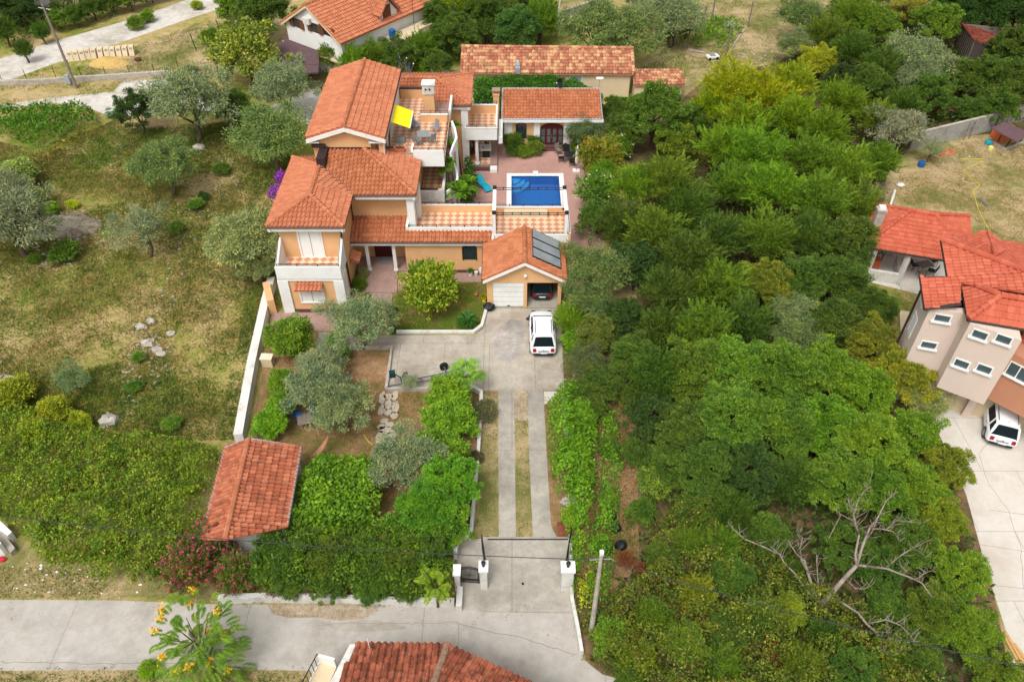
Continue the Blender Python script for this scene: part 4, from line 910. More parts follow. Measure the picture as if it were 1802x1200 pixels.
mb.box(-1.85,-1.1,69.3,70.0,4.75,4.83,PINKD); mb.build('chimney',PH)
# ================================================================== OTHER BUILDINGS
def ray(px,py):
    u=(px-901)/F; v=(600-py)/F
    return Vector((u,math.cos(TH)+v*math.sin(TH),-math.sin(TH)+v*math.cos(TH)))
def onp(px,py,p0,n):
    d=ray(px,py); o=Vector((0,0,H)); return o+d*((Vector(p0)-o).dot(n)/d.dot(n))
def plane_from_eave(a,b,slope):
    """plane through level edge a-b rising to the left of a->b"""
    d=(b-a); d.z=0; d.normalize(); l=Vector((-d.y,d.x,0)); return d.cross(l+Vector((0,0,slope))).normalized(),l
def wall_window(par,p0,p1,px,py,w,h,fm=WHITE,pm=GLASSB,sill=True,name='window',out=1,mull=False):
    p0=Vector(p0);p1=Vector(p1); d=(p1-p0); d.z=0; d.normalize(); n=Vector((d.y,-d.x,0))*out
    c=onp(px,py,p0,n); 
    def bx(mb,a,b,z0,z1,t0,t1,m):
        v=[c+d*a+n*t0,c+d*b+n*t0,c+d*b+n*t1,c+d*a+n*t1]; lo=[Vector((q.x,q.y,c.z+z0)) for q in v]; hi=[Vector((q.x,q.y,c.z+z1)) for q in v]
        mb.add(lo+hi,[(0,3,2,1),(4,5,6,7),(0,1,5,4),(1,2,6,5),(2,3,7,6),(3,0,4,7)],m)
    mb=MB(); f=.07
    bx(mb,-w/2-f,-w/2,-h/2,h/2,0,.05,fm); bx(mb,w/2,w/2+f,-h/2,h/2,0,.05,fm); bx(mb,-w/2-f,w/2+f,h/2,h/2+f,0,.05,fm)
    if mull: bx(mb,-.03,.03,-h/2,h/2,0.02,.05,fm)
    fr=mb.build(name,par); mb=MB(); bx(mb,-w/2,w/2,-h/2,h/2,0,.02,pm); mb.build('pane',fr)
    if sill: mb=MB(); bx(mb,-w/2-.15,w/2+.15,-h/2-.1,-h/2,0,.16,fm); mb.build('sill',fr)
    return fr
# ---- house at the right edge
RHs=thing('apartment_house','three storey beige and brown house with bright red tiled roofs at the right edge','house',(28,36,0))
FLc,FRc=Vector((26.06,33.82,0)),Vector((28.32,32.36,0)); bd=Vector((1.05,3.47,0))
BLc,BRc=FLc+bd,FRc+bd
mb=MB(); mb.prism([FLc,FRc,BRc,BLc],2.6,7.85,BEIGE); mb.build('wall',RHs)
E0,E1=at(1620,487,7.8),at(1628,543,7.8)
ed=(E1-E0).normalized(); en=Vector((-ed.y,ed.x,0))        # points into the house
W0=E0+ed*.3+en*.35; W1=E1-ed*.3+en*.35; W0.z=W1.z=0
ext=en*9
mb=MB(); mb.prism([W0,W1,W1+en*3.0,BLc+bd*.2+en*3,W0+ext],0,7.7,BEIGE); mb.build('wall',RHs)
BW0=FRc+bd*.22; dd=(at(1802,725,2.6)-at(1740,692,2.6)).normalized(); dd.z=0
mb=MB(); mb.prism([BW0,BW0+dd*9,BW0+dd*9+Vector((3,7,0)),BW0+bd],2.6,6.35,ORANGE2); mb.build('wall',RHs)
mb=MB(); q0=W1+en*1.2; mb.prism([q0+Vector((1.5,-.2,0)),q0+Vector((12,-5,0)),q0+Vector((13,-4.4,0)),q0+Vector((1.9,.4,0))],0,2.58,CREAM); mb.build('carport_wall',RHs)
for a,b in ((1694,733),(1612,706)):
    c=at(a,b); mb=MB(); mb.obox((c.x+.15,c.y+.1),-.5,.42,.42,0,2.58,BEIGE); mb.build('carport_pillar',RHs)
def rplane(edge,slope,pix,mat=TERRA_RED,**kw):
    n,l=plane_from_eave(edge[0],edge[1],slope)
    if l.dot(Vector((0,0,1)))!=0: pass
    return [edge[0],edge[1]]+[onp(a,b,edge[0],n) for a,b in pix]
mb=MB(); kw=dict(tw=.33,tl=.4,arc=.05,lift=.045)
tiles(mb,rplane((E0,E1),.30,[(1690,533),(1692,496),(1802,513),(1860,524),(1860,499),(1802,478),(1657,423),(1668,487)]),TERRA_RED,**kw)
n_w,_=plane_from_eave(E0,E1,.30)
K0=onp(1657,423,E0,n_w); K1=onp(1860,499,E0,n_w)
tiles(mb,[K1+Vector((7,6,-2.6)),K0+Vector((1.9,1.7,-.75)),K0,K1],TERRA_RED,**kw)
r=mb.build('roof',RHs); mb=MB(); ridge(mb,K0,K1,TERRA_RED,.15,.4); mb.build('ridge_cap',r)
mb=MB(); gutter(mb,[E0,E1,onp(1692,534,E0,n_w)],BROWND,.1); gutter(mb,[onp(1668,487,E0,n_w),K0],BROWND,.1); gutter(mb,[E0,onp(1668,487,E0,n_w)],BROWND,.08); mb.build('gutter',r)
# front block hip roof
za=8.0; f0,f1=at(1704,562,za),at(1860,588,za); g0=at(1692,493,za); apx=at(1760,521,9.0); apx2=at(1860,510,9.0)
mb=MB(); tiles(mb,[g0,f0,apx],TERRA_RED,**kw); tiles(mb,[f0,f1,apx+(f1-f0)*.66,apx],TERRA_RED,**kw); 
g1=g0+(f1-f0); tiles(mb,[g1,g0,apx,apx+(f1-f0)*.66],TERRA_RED,**kw)
r=mb.build('roof',RHs); mb=MB(); ridge(mb,g0,apx,TERRA_RED,.15,.4); ridge(mb,f0,apx,TERRA_RED,.15,.4); ridge(mb,apx,apx+(f1-f0)*.66,TERRA_RED,.15,.4); mb.build('ridge_cap',r)
mb=MB(); gutter(mb,[g0,f0,f1],BROWND,.1); mb.build('gutter',r)
# rear small hipped roof
s0,s1,s2,s3,s4=at(1704,437,7.9),at(1703,418,7.9),at(1740,410,7.9),at(1768,438,7.9),at(1757,452,8.6); st=at(1738,412,8.2)
mb=MB(); tiles(mb,[s1,at(1706,440,7.9),at(1752,448,8.9),at(1739,413,8.3)],TERRA_RED,**kw); tiles(mb,[at(1770,437,7.9),at(1743,410,7.9),at(1739,413,8.3),at(1752,448,8.9)],TERRA_RED,**kw)
mb.prism([at(1712,432,7.5),at(1712,420,7.5),at(1740,415,7.5),at(1766,440,7.5)],0,7.6,BEIGE)
r=mb.build('roof',RHs); mb=MB(); ridge(mb,at(1739,413,8.35),at(1752,448,8.95),TERRA_RED,.13,.4); mb.build('ridge_cap',r)
mb=MB(); tiles(mb,[at(1860,470,7.8),at(1768,440,7.8),at(1757,452,8.6),at(1860,482,8.6)],TERRA_RED,**kw); mb.build('roof',RHs)
mb=MB(); tiles(mb,[at(1772,622,6.5),at(1900,680,6.5),at(1900,600,7.3),at(1796,588,7.2)],TERRA_RED,**kw) if False else mb.prism([at(1793,600,6.4),at(1900,650,6.4),at(1900,600,6.4),at(1802,583,6.4)],6.36,6.6,TERRA_RED); mb.build('lower_roof',RHs)
for a,b in ((1724,589),(1766,597),(1692,640),(1732,649)): wall_window(RHs,FLc,FRc,a,b,.72,.5,mull=False)
for a,b in ((1658,560),(1634,607)): wall_window(RHs,W1,W1+en*2,a,b,.82,.46)
for a,b,h_ in ((1604,572,1.5),(1625,520,1.3)): wall_window(RHs,W0,W1,a+2,b,.8,h_,pm=WHITE,sill=False)
wall_window(RHs,BW0,BW0+dd*4,1792,655,1.1,.9,mull=True)
mb=MB()
c=at(1571,640); mb.tube([(c.x+.02,c.y,0),(c.x+.02,c.y,6.3)],.07,BROWND,6) if False else None
def pipe(px0,px1,z1,mb,r=.07):
    # vertical pipe: foot chosen so that both ends fit the photo
    a=at(*px1,z1); mb.tube([(a.x,a.y,0),(a.x,a.y,z1)],r,BROWND,6)
pipe((1572,640),(1622,508),7.6,mb); pipe((1620,672),(1690,532),7.6,mb); mb.build('downpipe',RHs)
# ---- open pavilion
PV=thing('garden_pavilion','open garden pavilion with hipped bright red roof, white walls and a grey chimney','pavilion',(31,50,0))
pz=3.0; a0,a1,a2,a3=at(1538,361,pz),at(1706,381,pz),at(1662,458,pz),at(1520,434,pz)
a1b=at(1709,418,pz)
r0,r1=at(1602,371,4.15),at(1646,379,4.15)
mb=MB(); tiles(mb,[a3,a2,at(1680,424,pz+.25),r1,r0],TERRA_RED,**kw); tiles(mb,[a0,a3,r0],TERRA_RED,**kw); tiles(mb,[a1b,a1,r1,at(1680,424,pz+.25)],TERRA_RED,**kw); tiles(mb,[a1,a0,r0,r1],TERRA_RED,**kw)
r=mb.build('roof',PV); mb=MB()
for a,b in ((a3,r0),(r0,r1),(r1,at(1682,424,pz+.25)),(a0,r0),(r1,a1)): ridge(mb,a,b,TERRA_RED,.12,.4)
mb.build('ridge_cap',r); mb=MB(); gutter(mb,[a0,a3,a2],BROWND); gutter(mb,[a0,a1,a1b],BROWND); mb.build('gutter',r)
fx=sheet('pavilion_floor',None,.02,YARDM,[tuple(at(a,b)[:2]) for a,b in ((1512,470),(1560,440),(1760,440),(1700,540),(1625,520),(1510,492))])
mb=MB()
cA,cB=at(1517,492),at(1578,500)
wall_path(mb,[cA+Vector((.15,.1,0)),cB],.25,0,.95,WHITE_OLD); wall_path(mb,[cB,cB+Vector((.7,2.4,0))],.25,0,.95,WHITE_OLD); wall_path(mb,[cA+Vector((.15,.25,0)),cA+Vector((.5,3.4,0))],.25,0,2.85,WHITE_OLD); mb.build('wall',PV)
for c,zz in ((cB,2.9),(cA+Vector((.2,.1,0)),2.9),(at(1668,498),2.9)):
    mb=MB(); mb.obox(c,.2,.3,.3,0,zz,WHITE_OLD); mb.build('pillar',PV)
mb=MB(); c=at(1538,408,3.0); c2=at(1552,368,4.7); mb.obox((c2.x,c2.y),-.15,.6,.55,2.9,4.6,STONE); mb.obox((c2.x,c2.y),-.15,.72,.66,4.6,4.75,STONE); mb.obox((c2.x,c2.y),-.15,.45,.4,4.75,4.95,WHITE); mb.build('chimney',PV)
mb=MB(); c=at(1532,483); mb.obox((c.x+.3,c.y+.8),0,.9,.6,0,.9,BRICKR); mb.build('fireplace',PV)
# ---- tiled shed lower left
SH=thing('tiled_shed','small shed with weathered terracotta gable roof and pale grey metal edges at the garden corner','shed',(-14.3,26,0))
z1,z2=2.6,3.35
p=[at(397,789,z1),at(356,948,z1),at(397,948,z2),at(438,773,z2),at(530,787,z1),at(506,925,z1)]
mb=MB(); tiles(mb,[p[0],p[1],p[2],p[3]],TERRA_SHED,tw=.26,tl=.36); tiles(mb,[p[5],p[4],p[3],p[2]],TERRA_SHED,tw=.26,tl=.36)
r=mb.build('roof',SH); mb=MB(); ridge(mb,p[2],p[3],TERRA,.12); mb.build('ridge_cap',r)
mb=MB()
for a,b in ((p[1],p[0]),(p[0],p[3]),(p[3],p[4]),(p[4],p[5])): mb.tube([a+Vector((0,0,.05)),b+Vector((0,0,.05))],.075,GREYM,6)
mb.box(p[0].x-.12,p[0].x+.12,p[0].y-.12,p[0].y+.12,z1-.2,z1+.1,TERRAP); mb.build('gutter',r)
mb=MB(); c=sum(p,Vector())/6; mb.prism([c+(q-c)*.9 for q in (p[0],p[1],p[5],p[4])],0,2.5,WHITE_OLD)
a,b=c+(p[0]-c)*.9,c+(p[4]-c)*.9; mb.add([(a.x,a.y,2.5),(b.x,b.y,2.5),((a.x+b.x)/2,(a.y+b.y)/2,3.2)],[(0,2,1)],WHITE_OLD); mb.build('wall',SH)
# ---- house at the lower frame edge
BH=thing('roadside_house','house with lichen-stained dark terracotta hipped roof at the bottom edge below the road','house',(-3,13.5,0))
z=3.2
q0,q1=at(629,1133,z),at(788,1135,z); q2=q1+(at(930,1200,z)-q1)*1.5; q3=q0+(at(585,1250,z)-q0)*1.6
a=(q0+q1)/2
ap1=at(752,1210,4.3)
mb=MB(); tiles(mb,[q1,q0,q3+Vector((0,0,1.5)),ap1+Vector((-.5,-3,.6))],TERRA_LICHEN,tw=.3,tl=.4); tiles(mb,[q2,q1,ap1+Vector((-.5,-3,.6)),q2+Vector((-2,-3.2,1.1))],TERRA_LICHEN,tw=.3,tl=.4)
r=mb.build('roof',BH)
mb=MB(); ridge(mb,q1+Vector((0,0,.02)),ap1+Vector((-.5,-3,.6)),plain('ridge_lichen',s2l((140,110,90)),.9,.3,9,dirt=(s2l((80,70,62)),.8)),.13,.4); mb.build('ridge_cap',r)
mb=MB(); mb.tube([q0,q1],.06,GREYM,6); mb.tube([q1,q2],.06,GREYM,6); mb.tube([q0+Vector((.6,-.25,.2)),q0+Vector((.55,-.1,.75))],.015,WHITE,5); mb.build('gutter',r)
mb=MB()
k0=q0+Vector((-.05,0,0)); mb.prism([at(618,1140,2.2),at(628,1140,2.2),at(600,1210,2.2),at(575,1250,2.2),at(560,1250,2.2)],0,2.6,WHITE_OLD); mb.build('side_wall',BH)
mb=MB(); c=[at(560,1155,2.0),at(590,1163,2.0),at(560,1230,2.0),at(520,1230,2.0)]; mb.prism(c,0,1.5,CREAM)
wall_path(mb,[c[0],c[1]],.12,1.5,2.2,WHITE); wall_path(mb,[c[0],c[3]],.05,1.5,1.55,WHITE); mb.build('balcony',BH)
mb=MB(); 
for i in range(9): u=c[0].lerp(c[3],i/8); mb.tube([(u.x,u.y,1.5),(u.x,u.y,2.3)],.02,IRON,4)
mb.tube([(c[0].x,c[0].y,2.3),(c[3].x,c[3].y,2.3)],.025,IRON,4); mb.build('railing',BH)
mb=MB(); mb.prism([q0+Vector((.4,-.4,0)),q1+Vector((-.1,-.4,0)),q2+Vector((-.6,-.5,0)),q2+Vector((-2,-4,0)),q3+Vector((.4,0,0))],0,3.05,CREAM); mb.build('wall',BH)
# ---- long old barn behind the pool house
BN=thing('old_barn','long low cream outbuilding with mottled old roof tiles behind the laurel hedge','barn',(3.5,79,0))
bz=2.6; b0,b1=at(812,129,bz),at(1115,131,bz); c0,c1=at(812,83,bz+1.3),at(1115,86,bz+1.3)
mb=MB(); tiles(mb,[b0,b1,c1,c0],TERRA_OLD,tw=.32,tl=.46,arc=.1,lift=.08); back=(c1-b1); back.z=-1.3; tiles(mb,[c1+back,c0+back,c0,c1],TERRA_OLD,tw=.32,tl=.46,arc=.1,lift=.08)
r=mb.build('roof',BN); mb=MB(); ridge(mb,c0,c1,TERRA_OLD,.13,.45); mb.build('ridge_cap',r)
mb=MB(); mb.prism([b0+Vector((.25,.3,0)),b1+Vector((-.25,.3,0)),b1+back*1.9+Vector((-.25,-.3,0)),b0+back*1.9+Vector((.25,-.3,0))],0,2.5,CREAM); mb.add([b1+Vector((-.25,.3,-.12)),c1+Vector((-.25,0,-.15)),b1+back*1.9+Vector((-.25,-.3,-.12))],[(0,2,1)],CREAM); mb.build('wall',BN)
mb=MB(); c=at(911,122,3.0); mb.obox((c.x,c.y),0,.5,.5,2.6,3.2,GREYM); mb.box(c.x-.2,c.x+.2,c.y+.3,c.y+3.2,3.2,3.25,GREYM); mb.build('roof_vent',BN)
wall_window(BN,b0+Vector((.25,.3,0)),b1+Vector((-.25,.3,0)),970,139,1.4,.9,pm=GLASS,sill=False); wall_window(BN,b0+Vector((.25,.3,0)),b1+Vector((-.25,.3,0)),1013,145,1.2,1.3,pm=GREYM,sill=False)
AN=thing('barn_annex','low tumbledown annex with broken orange roof tiles under the tree at the barn end','shed',tuple(at(1160,170)))
mb=MB(); d0,d1=at(1115,150,1.9),at(1205,150,1.9); tiles(mb,[d0,d1,at(1200,122,2.4),at(1112,122,2.4)],TERRA_OLD,tw=.32,tl=.46,arc=.1,lift=.08); mb.build('roof',AN)
mb=MB(); mb.prism([d0+Vector((.2,.2,0)),d1+Vector((-.2,.2,0)),d1+Vector((-.2,2.6,0)),d0+Vector((.2,2.6,0))],0,1.85,CREAM); mb.build('wall',AN)
# ---- neighbour house at the top
NH=thing('neighbour_house','white gabled house with bright orange roof, dormer and brown shutters at the top edge','house',(-17,92,0))
ez=4.4; A=at(499,38,ez); B=at(604,76,ez); C_=at(742,11,ez)
g=(B-A); ln=g.length; gd=g.normalized(); rd=Vector((-gd.y,gd.x,0)); 
if rd.y<0: rd=-rd
LN=15.0; rz=ez+ln*.5*.62; apx=(A+B)/2; apx.z=rz; apn=apx-rd*.4
mb=MB(); Bo=B-rd*.4; Ao=A-rd*.4
mb2=[Bo,B+rd*LN,apx+rd*LN,apn]; tiles(mb,mb2,TERRA,tw=.3,tl=.42); tiles(mb,[A+rd*LN,Ao,apn,apx+rd*LN],TERRA,tw=.3,tl=.42)
r=mb.build('roof',NH); mb=MB(); ridge(mb,apn,apx+rd*LN,TERRA,.14,.42); mb.build('ridge_cap',r)
iw=gd*.35
mb=MB(); mb.prism([A+iw,B-iw,B-iw+rd*LN,A+iw+rd*LN],0,ez-.12,WHITE)
aw=apx.copy(); aw.z=rz-.2; mb.add([A+iw+Vector((0,0,-.12)),B-iw+Vector((0,0,-.12)),aw],[(0,1,2)],WHITE); mb.build('wall',NH)
mb=MB(); wall_path(mb,[A-rd*.35,B-rd*.35],.7,2.3,2.45,CREAM); 
for a_,b_ in ((A,apx),(apx,B)):
    a_=a_-rd*.42;b_=b_-rd*.42; v=[a_-Vector((0,0,.3)),b_-Vector((0,0,.3)),b_-Vector((0,0,.08)),a_-Vector((0,0,.08))]; v+=[q_+rd*.12 for q_ in v]; mb.add(v,[(0,1,2,3),(7,6,5,4),(3,2,6,7),(1,0,4,5),(0,3,7,4),(2,1,5,6)],CREAM)
mb.build('fascia',NH)
for px_,py_ in ((523,41),(555,50),(576,55)):
    f=wall_window(NH,A,B,px_,py_,1.2,1.0,fm=CREAM,pm=GLASS,sill=False,out=1)
    m2=MB(); cc=onp(px_,py_,A,Vector((gd.y,-gd.x,0)))
    for sgn in (-1,1):
        u=cc+gd*sgn*.85-rd*.08; m2.prism([u-gd*.28,u+gd*.28,u+gd*.28-rd*.05,u-gd*.28-rd*.05],cc.z-.5,cc.z+.5,WOODB)
    m2.build('shutter',f)
mb=MB(); cc=onp(543,36,A,Vector((gd.y,-gd.x,0))); mb.obox((cc.x-rd.x*.25,cc.y-rd.y*.25),math.atan2(gd.y,gd.x),.95,.35,cc.z-.3,cc.z+.3,WHITE_OLD); mb.build('air_conditioner',NH)
# dormer
D=at(672,22,5.8); pr_=(B+rd*7.2); dm=pr_-gd*1.4
mb=MB(); dz=ez+.4; hw=1.5; q_=[dm-rd*hw,dm+rd*hw]
pk=dm.copy(); pk.z=7.0; pkb=pk-gd*2.8; pkf=pk+gd*1.3
e_l=dm-rd*hw+gd*1.3; e_l.z=5.3; e_r=dm+rd*hw+gd*1.3; e_r.z=5.3
tiles(mb,[e_l-gd*1.2,e_l,pkf,pkb],TERRA,tw=.3,tl=.42); tiles(mb,[e_r,e_r-gd*1.2,pkb,pkf],TERRA,tw=.3,tl=.42)
dr=mb.build('dormer_roof',NH)
mb=MB(); w0=dm-rd*(hw-.2)+gd*.9; w1=dm+rd*(hw-.2)+gd*.9; mb.add([(w0.x,w0.y,ez-.5),(w1.x,w1.y,ez-.5),(w1.x,w1.y,5.2),(pk.x+gd.x*.9,pk.y+gd.y*.9,6.7),(w0.x,w0.y,5.2)],[(0,1,2,3,4)],WHITE); mb.prism([w0+rd*.5+gd*.03,w0+rd*1.7+gd*.03,w0+rd*1.7-gd*.1,w0+rd*.5-gd*.1],ez-.5,6.1,WOODB); mb.build('dormer_front',dr)
mb=MB(); mb.prism([B+rd*5.2,B+rd*13,B+rd*13+gd*2.2,B+rd*5.2+gd*2.2],2.9,3.1,CREAM); wall_path(mb,[B+rd*9+gd*2.1,B+rd*13+gd*2.1],.15,3.1,3.5,CREAM)
for i in (5.3,9,12.8): mb.prism([B+rd*i+gd*1.9,B+rd*(i+.25)+gd*1.9,B+rd*(i+.25)+gd*2.15,B+rd*i+gd*2.15],0,2.9,WHITE)
mb.build('balcony',NH)
mb=MB(); u=B+rd*9.5+gd*1.0; mb.tube([(u.x,u.y,3.1),(u.x,u.y,7.2)],.03,IRON,5); mb.tube([(u.x-.6,u.y,7.2),(u.x+.6,u.y,7.2)],.02,IRON,4); mb.build('antenna',NH)
mb=MB(); u=B+rd*5.9+gd*1.2; mb.lathe((u.x,u.y,3.1),[(.3,0),(.38,.3),(.38,1.1),(.2,1.2)],BLUEP,12); single(mb,'water_barrel','blue barrel on the balcony of the orange roofed house','barrel')
# carport
CP=thing('carport','flat carport with faded purple-brown felt roof in front of the white gabled house','carport',tuple(at(525,110)))
c=[at(488,78,2.4),at(489,128,2.4),at(560,128,2.4),at(563,75,2.5),at(510,58,2.5)]
mb=MB(); mb.slab(c,.15,SLATE); r=mb.build('roof',CP)
mb=MB()
for i in range(1,4): u,v_=c[0].lerp(c[1],i/4),c[3].lerp(c[2],i/4); mb.tube([u+Vector((0,0,.02)),v_+Vector((0,0,.02))],.03,SLATE,4)
mb.build('batten',r)
for q_ in c[1:3]+[c[0]]:
    mb=MB(); mb.tube([(q_.x,q_.y+.2,0),(q_.x,q_.y+.2,2.3)],.07,IRON,6); mb.build('post',CP)
# wooden shack upper right and concrete tank at the top
WS=thing('wooden_shack','grey weathered plank shack with rusty red roof in the upper right bushes','shed',tuple(at(1712,100)))
s0,s1,s2,s3=at(1695,42,3.2),at(1768,80,2.6),at(1716,72,2.6),at(1745,60,3.2)
mb=MB(); rust=tilemat('roof_rust',s2l((96,46,36)),s2l((116,58,44)),s2l((140,76,58)),(s2l((60,44,38)),.55,.6))
sA,sB=at(1692,41,3.0),at(1716,72,3.0); sD=sA+Vector((3.4,-1.2,.0)); sC=sB+Vector((3.3,-.6,0))
tiles(mb,[sB,at(1768,82,2.8),at(1750,52,3.2),sA],rust,tw=.3,tl=.5,arc=.04,lift=.03); mb.build('roof',WS)
mb=MB(); wall_path(mb,[Vector((sA.x+.2,sA.y-.1,0)),Vector((sB.x+.1,sB.y+.1,0))],.12,0,2.8,WOODOLD); wall_path(mb,[Vector((sB.x+.1,sB.y+.1,0)),Vector((sB.x+3.3,sB.y-.8,0))],.12,0,2.6,plain('wood_dark',s2l((70,62,54)),.9,.2,5))
wall_path(mb,[Vector((sA.x+.2,sA.y,0)),Vector((sA.x+4,sA.y-1,0))],.12,0,2.9,WOODOLD)
for i in range(9):
    u=Vector((sA.x+.2,sA.y-.1,0)).lerp(Vector((sB.x+.1,sB.y+.1,0)),i/9+.03); mb.box(u.x-.12,u.x-.06,u.y-.06,u.y+.05,.1,2.75,BROWND)
mb.build('wall',WS)
TK=thing('concrete_tank','weathered flat-topped concrete water tank with sandy top at the top edge','water tank',tuple(at(1020,25)))
t0,t1,t2,t3=at(982,24,2.2),at(1046,2,2.2),at(1080,-40,2.2),at(992,-30,2.2)
mb=MB(); mb.prism([t0,t1,t2,t3],0,2.2,CONC,G_DRY); mb.build('wall',TK)
mb=MB(); wall_path(mb,[t3,t0,t1,t2],.3,2.202,2.35,STONE); mb.build('rim',TK)
mb=MB(); c=at(70,12); mb.prism([at(52,26),at(95,22),at(90,-10),at(60,-10)],0,1.6,CONC,STONE); single(mb,'concrete_cistern','small grey concrete cistern behind the hedge beside the upper left pole','cistern')
# ================================================================== VEHICLES
def car(name,label,loc,rz,L=4.3,W=1.8,Ht=1.62,paint=CARW,roofm=None,rails=True,curvy=0.0,hatch_w=.8,spoiler=True,cat='car'):
    """x forward, y left, z up; built from length-wise sections"""
    t=thing(name,label,cat,loc,'cars parked on the two properties',rz)
    h=L/2; w=W/2; belt=Ht*.58
    # lower body: stations (x, half width at sill, half width at belt, z bottom, z top)
    st=[(-h,w*.80,w*.74,.42,belt*.80),(-h+.06,w*.92,w*.86,.34,belt*.93),(-h+.35,w,w*.93,.26,belt*1.0),(-h+1.0,w*1.0,w*.95,.24,belt*.99),(0,w,w*.95,.23,belt*.96),(h-1.35,w,w*.94,.24,belt*.94),(h-.75,w*.98,w*.88,.26,belt*.88),(h-.25,w*.88,w*.76,.32,belt*.76),(h-.04,w*.70,w*.60,.40,belt*.62)]
    v=[];f=[]
    for x,a,b,z0,z1 in st:
        m_=(z0+z1)/2
        ring=[(-a*.9,z0),(-a,z0+.12),(-a,m_),(-(a+b)/2*1.0,z1-.14),(-b,z1-.03),(-b*.8,z1),(0,z1+.02),(b*.8,z1),(b,z1-.03),((a+b)/2,z1-.14),(a,m_),(a,z0+.12),(a*.9,z0)]
        v+=[(x,y,z) for y,z in ring]
    k=13
    for i in range(len(st)-1):
        for j in range(k-1): f.append((i*k+j,i*k+j+1,(i+1)*k+j+1,(i+1)*k+j))
        f.append((i*k+k-1,i*k,(i+1)*k,(i+1)*k+k-1))
    f.append(tuple(range(k))[::-1]); f.append(tuple((len(st)-1)*k+j for j in range(k)))
    mb=MB(); mb.add(v,f,paint); o=mb.build('body',t,smooth=True,local=True)
    ss=o.modifiers.new('s','SUBSURF'); ss.levels=1; ss.render_levels=2
    # glasshouse
    rb,rf=-h+.42,h-1.55   # roof start/end
    gs=[(-h+.18,w*.80,w*.78,belt-.06,belt-.02),(rb,w*.86,w*.66,belt-.06,Ht-.06),(rb+.5,w*.88,w*.70,belt-.06,Ht-.03),(0,w*.88,w*.71,belt-.08,Ht-.03),(rf-.35,w*.88,w*.68,belt-.1,Ht-.09),(rf+.55,w*.84,w*.72,belt-.12,belt+.02)]
    v=[];f=[]
    for x,a,b,z0,z1 in gs: v+=[(x,-a,z0),(x,-b,z1-.05),(x,-b*.86,z1),(x,b*.86,z1),(x,b,z1-.05),(x,a,z0)]
    for i in range(len(gs)-1):
        for j in range(5): f.append((i*6+j,i*6+j+1,(i+1)*6+j+1,(i+1)*6+j))
    mb=MB(); mb.add(v,f,CARGLASS); mb.build('windows',t,smooth=False,local=True)
    # roof skin and pillars
    mb=MB(); v=[]
    rs=[(rb-.03,.80),(rb+.25,.87),(0,.9),(rf-.6,.88),(rf-.28,.82)]
    for x,c in rs:
        b=w*.71*c/.88; zz=Ht+(.0 if -.9*h<x<rf-.5 else -.05)
        v+=[(x,-b,zz-.05),(x,-b*.86,zz),(x,0,zz+.015),(x,b*.86,zz),(x,b,zz-.05)]
    n=len(rs); lo=[(a,b,c-.03) for a,b,c in v]
    f=[(i*5+j,i*5+j+1,(i+1)*5+j+1,(i+1)*5+j) for i in range(n-1) for j in range(4)]
    q=len(v); f+=[(q+b2,q+a2,a2,b2) for a2,b2 in [(j,j+1) for j in range(4)]+[((n-1)*5+j+1,(n-1)*5+j) for j in range(4)]+[((i+1)*5,i*5) for i in range(n-1)]+[(i*5+4,(i+1)*5+4) for i in range(n-1)]]
    mb.add(v+lo,f,roofm or paint); rf_=mb.build('roof_panel',t,smooth=False,local=True)
    mb=MB()
    for s in (-1,1):
        mb.tube([(rf+.5,s*w*.80,belt+.0),(rf-.3,s*w*.69,Ht-.09)],.045,paint,5)
        mb.tube([(-.15,s*w*.885,belt-.03),(-.2,s*w*.72,Ht-.06)],.03,BLACKP,5)
        mb.tube([(-h+.26,s*w*.82,belt-.02),(rb+.03,s*w*.68,Ht-.06)],.085,paint,5)
        mb.tube([(rb+.55,s*w*.895,belt-.03),(rb+.5,s*w*.71,Ht-.06)],.06,paint,5)
        mb.tube([(rb,s*w*.69,Ht-.07),(rf-.3,s*w*.7,Ht-.09)],.04,paint,5)
    mb.build('pillar_frame',t,local=True)
    if rails:
        mb=MB()
        for s in (-1,1):
            mb.tube([(rb+.3,s*w*.6,Ht+.02),(rb+.35,s*w*.6,Ht+.07),(rf-.75,s*w*.6,Ht+.07),(rf-.7,s*w*.6,Ht+.02)],.022,BLACKP,5)
        mb.build('roof_rail',t,local=True)
    mb=MB(); mb.tube([(rb+.35,0,Ht+.01),(rb+.25,0,Ht+.12)],.015,BLACKP,5); mb.build('aerial',t,local=True)
    for x in (-h+.78,h-.85):
        for s in (-1,1):
            mb=MB(); y=s*(w-.2)
            mb.tube([(x,y,.33),(x,y+s*.2,.33)],[.33,.33],RUBBER,20)
            wl=mb.build('wheel',t,local=True); mb=MB(); mb.tube([(x,y+s*.19,.33),(x,y+s*.21,.33)],[.2,.19],STEEL,12); mb.build('rim',wl,local=True)
            mb=MB(); mb.tube([(x,y-s*.02,.36),(x,y+s*.205,.36)],[.385,.385],BLACKP,20); mb.build('wheel_arch',t,local=True)
    for s in (-1,1):
        mb=MB(); mb.box(-h-.005,-h+.1,s*w*.66-.12,s*w*.66+.12,belt*.62,belt*.9,REDL); mb.build('tail_light',t,local=True,bevel=.02)
        mb=MB(); mb.box(-h+.0,-h+.06,s*w*.66-.05,s*w*.66+.05,belt*.72,belt*.8,WHITE); 
        mb=MB(); mb.box(h-.3,h-.12,s*w*.62-.15,s*w*.62+.15,belt*.56,belt*.74,GLASSB); mb.build('headlight',t,local=True,bevel=.02)
        mb=MB(); mb.box(rf+.05,rf+.22,s*(w+.1)-.1,s*(w+.1)+.1,belt,belt+.15,BLACKP); mb.build('wing_mirror',t,local=True,bevel=.02)
        mb=MB(); 
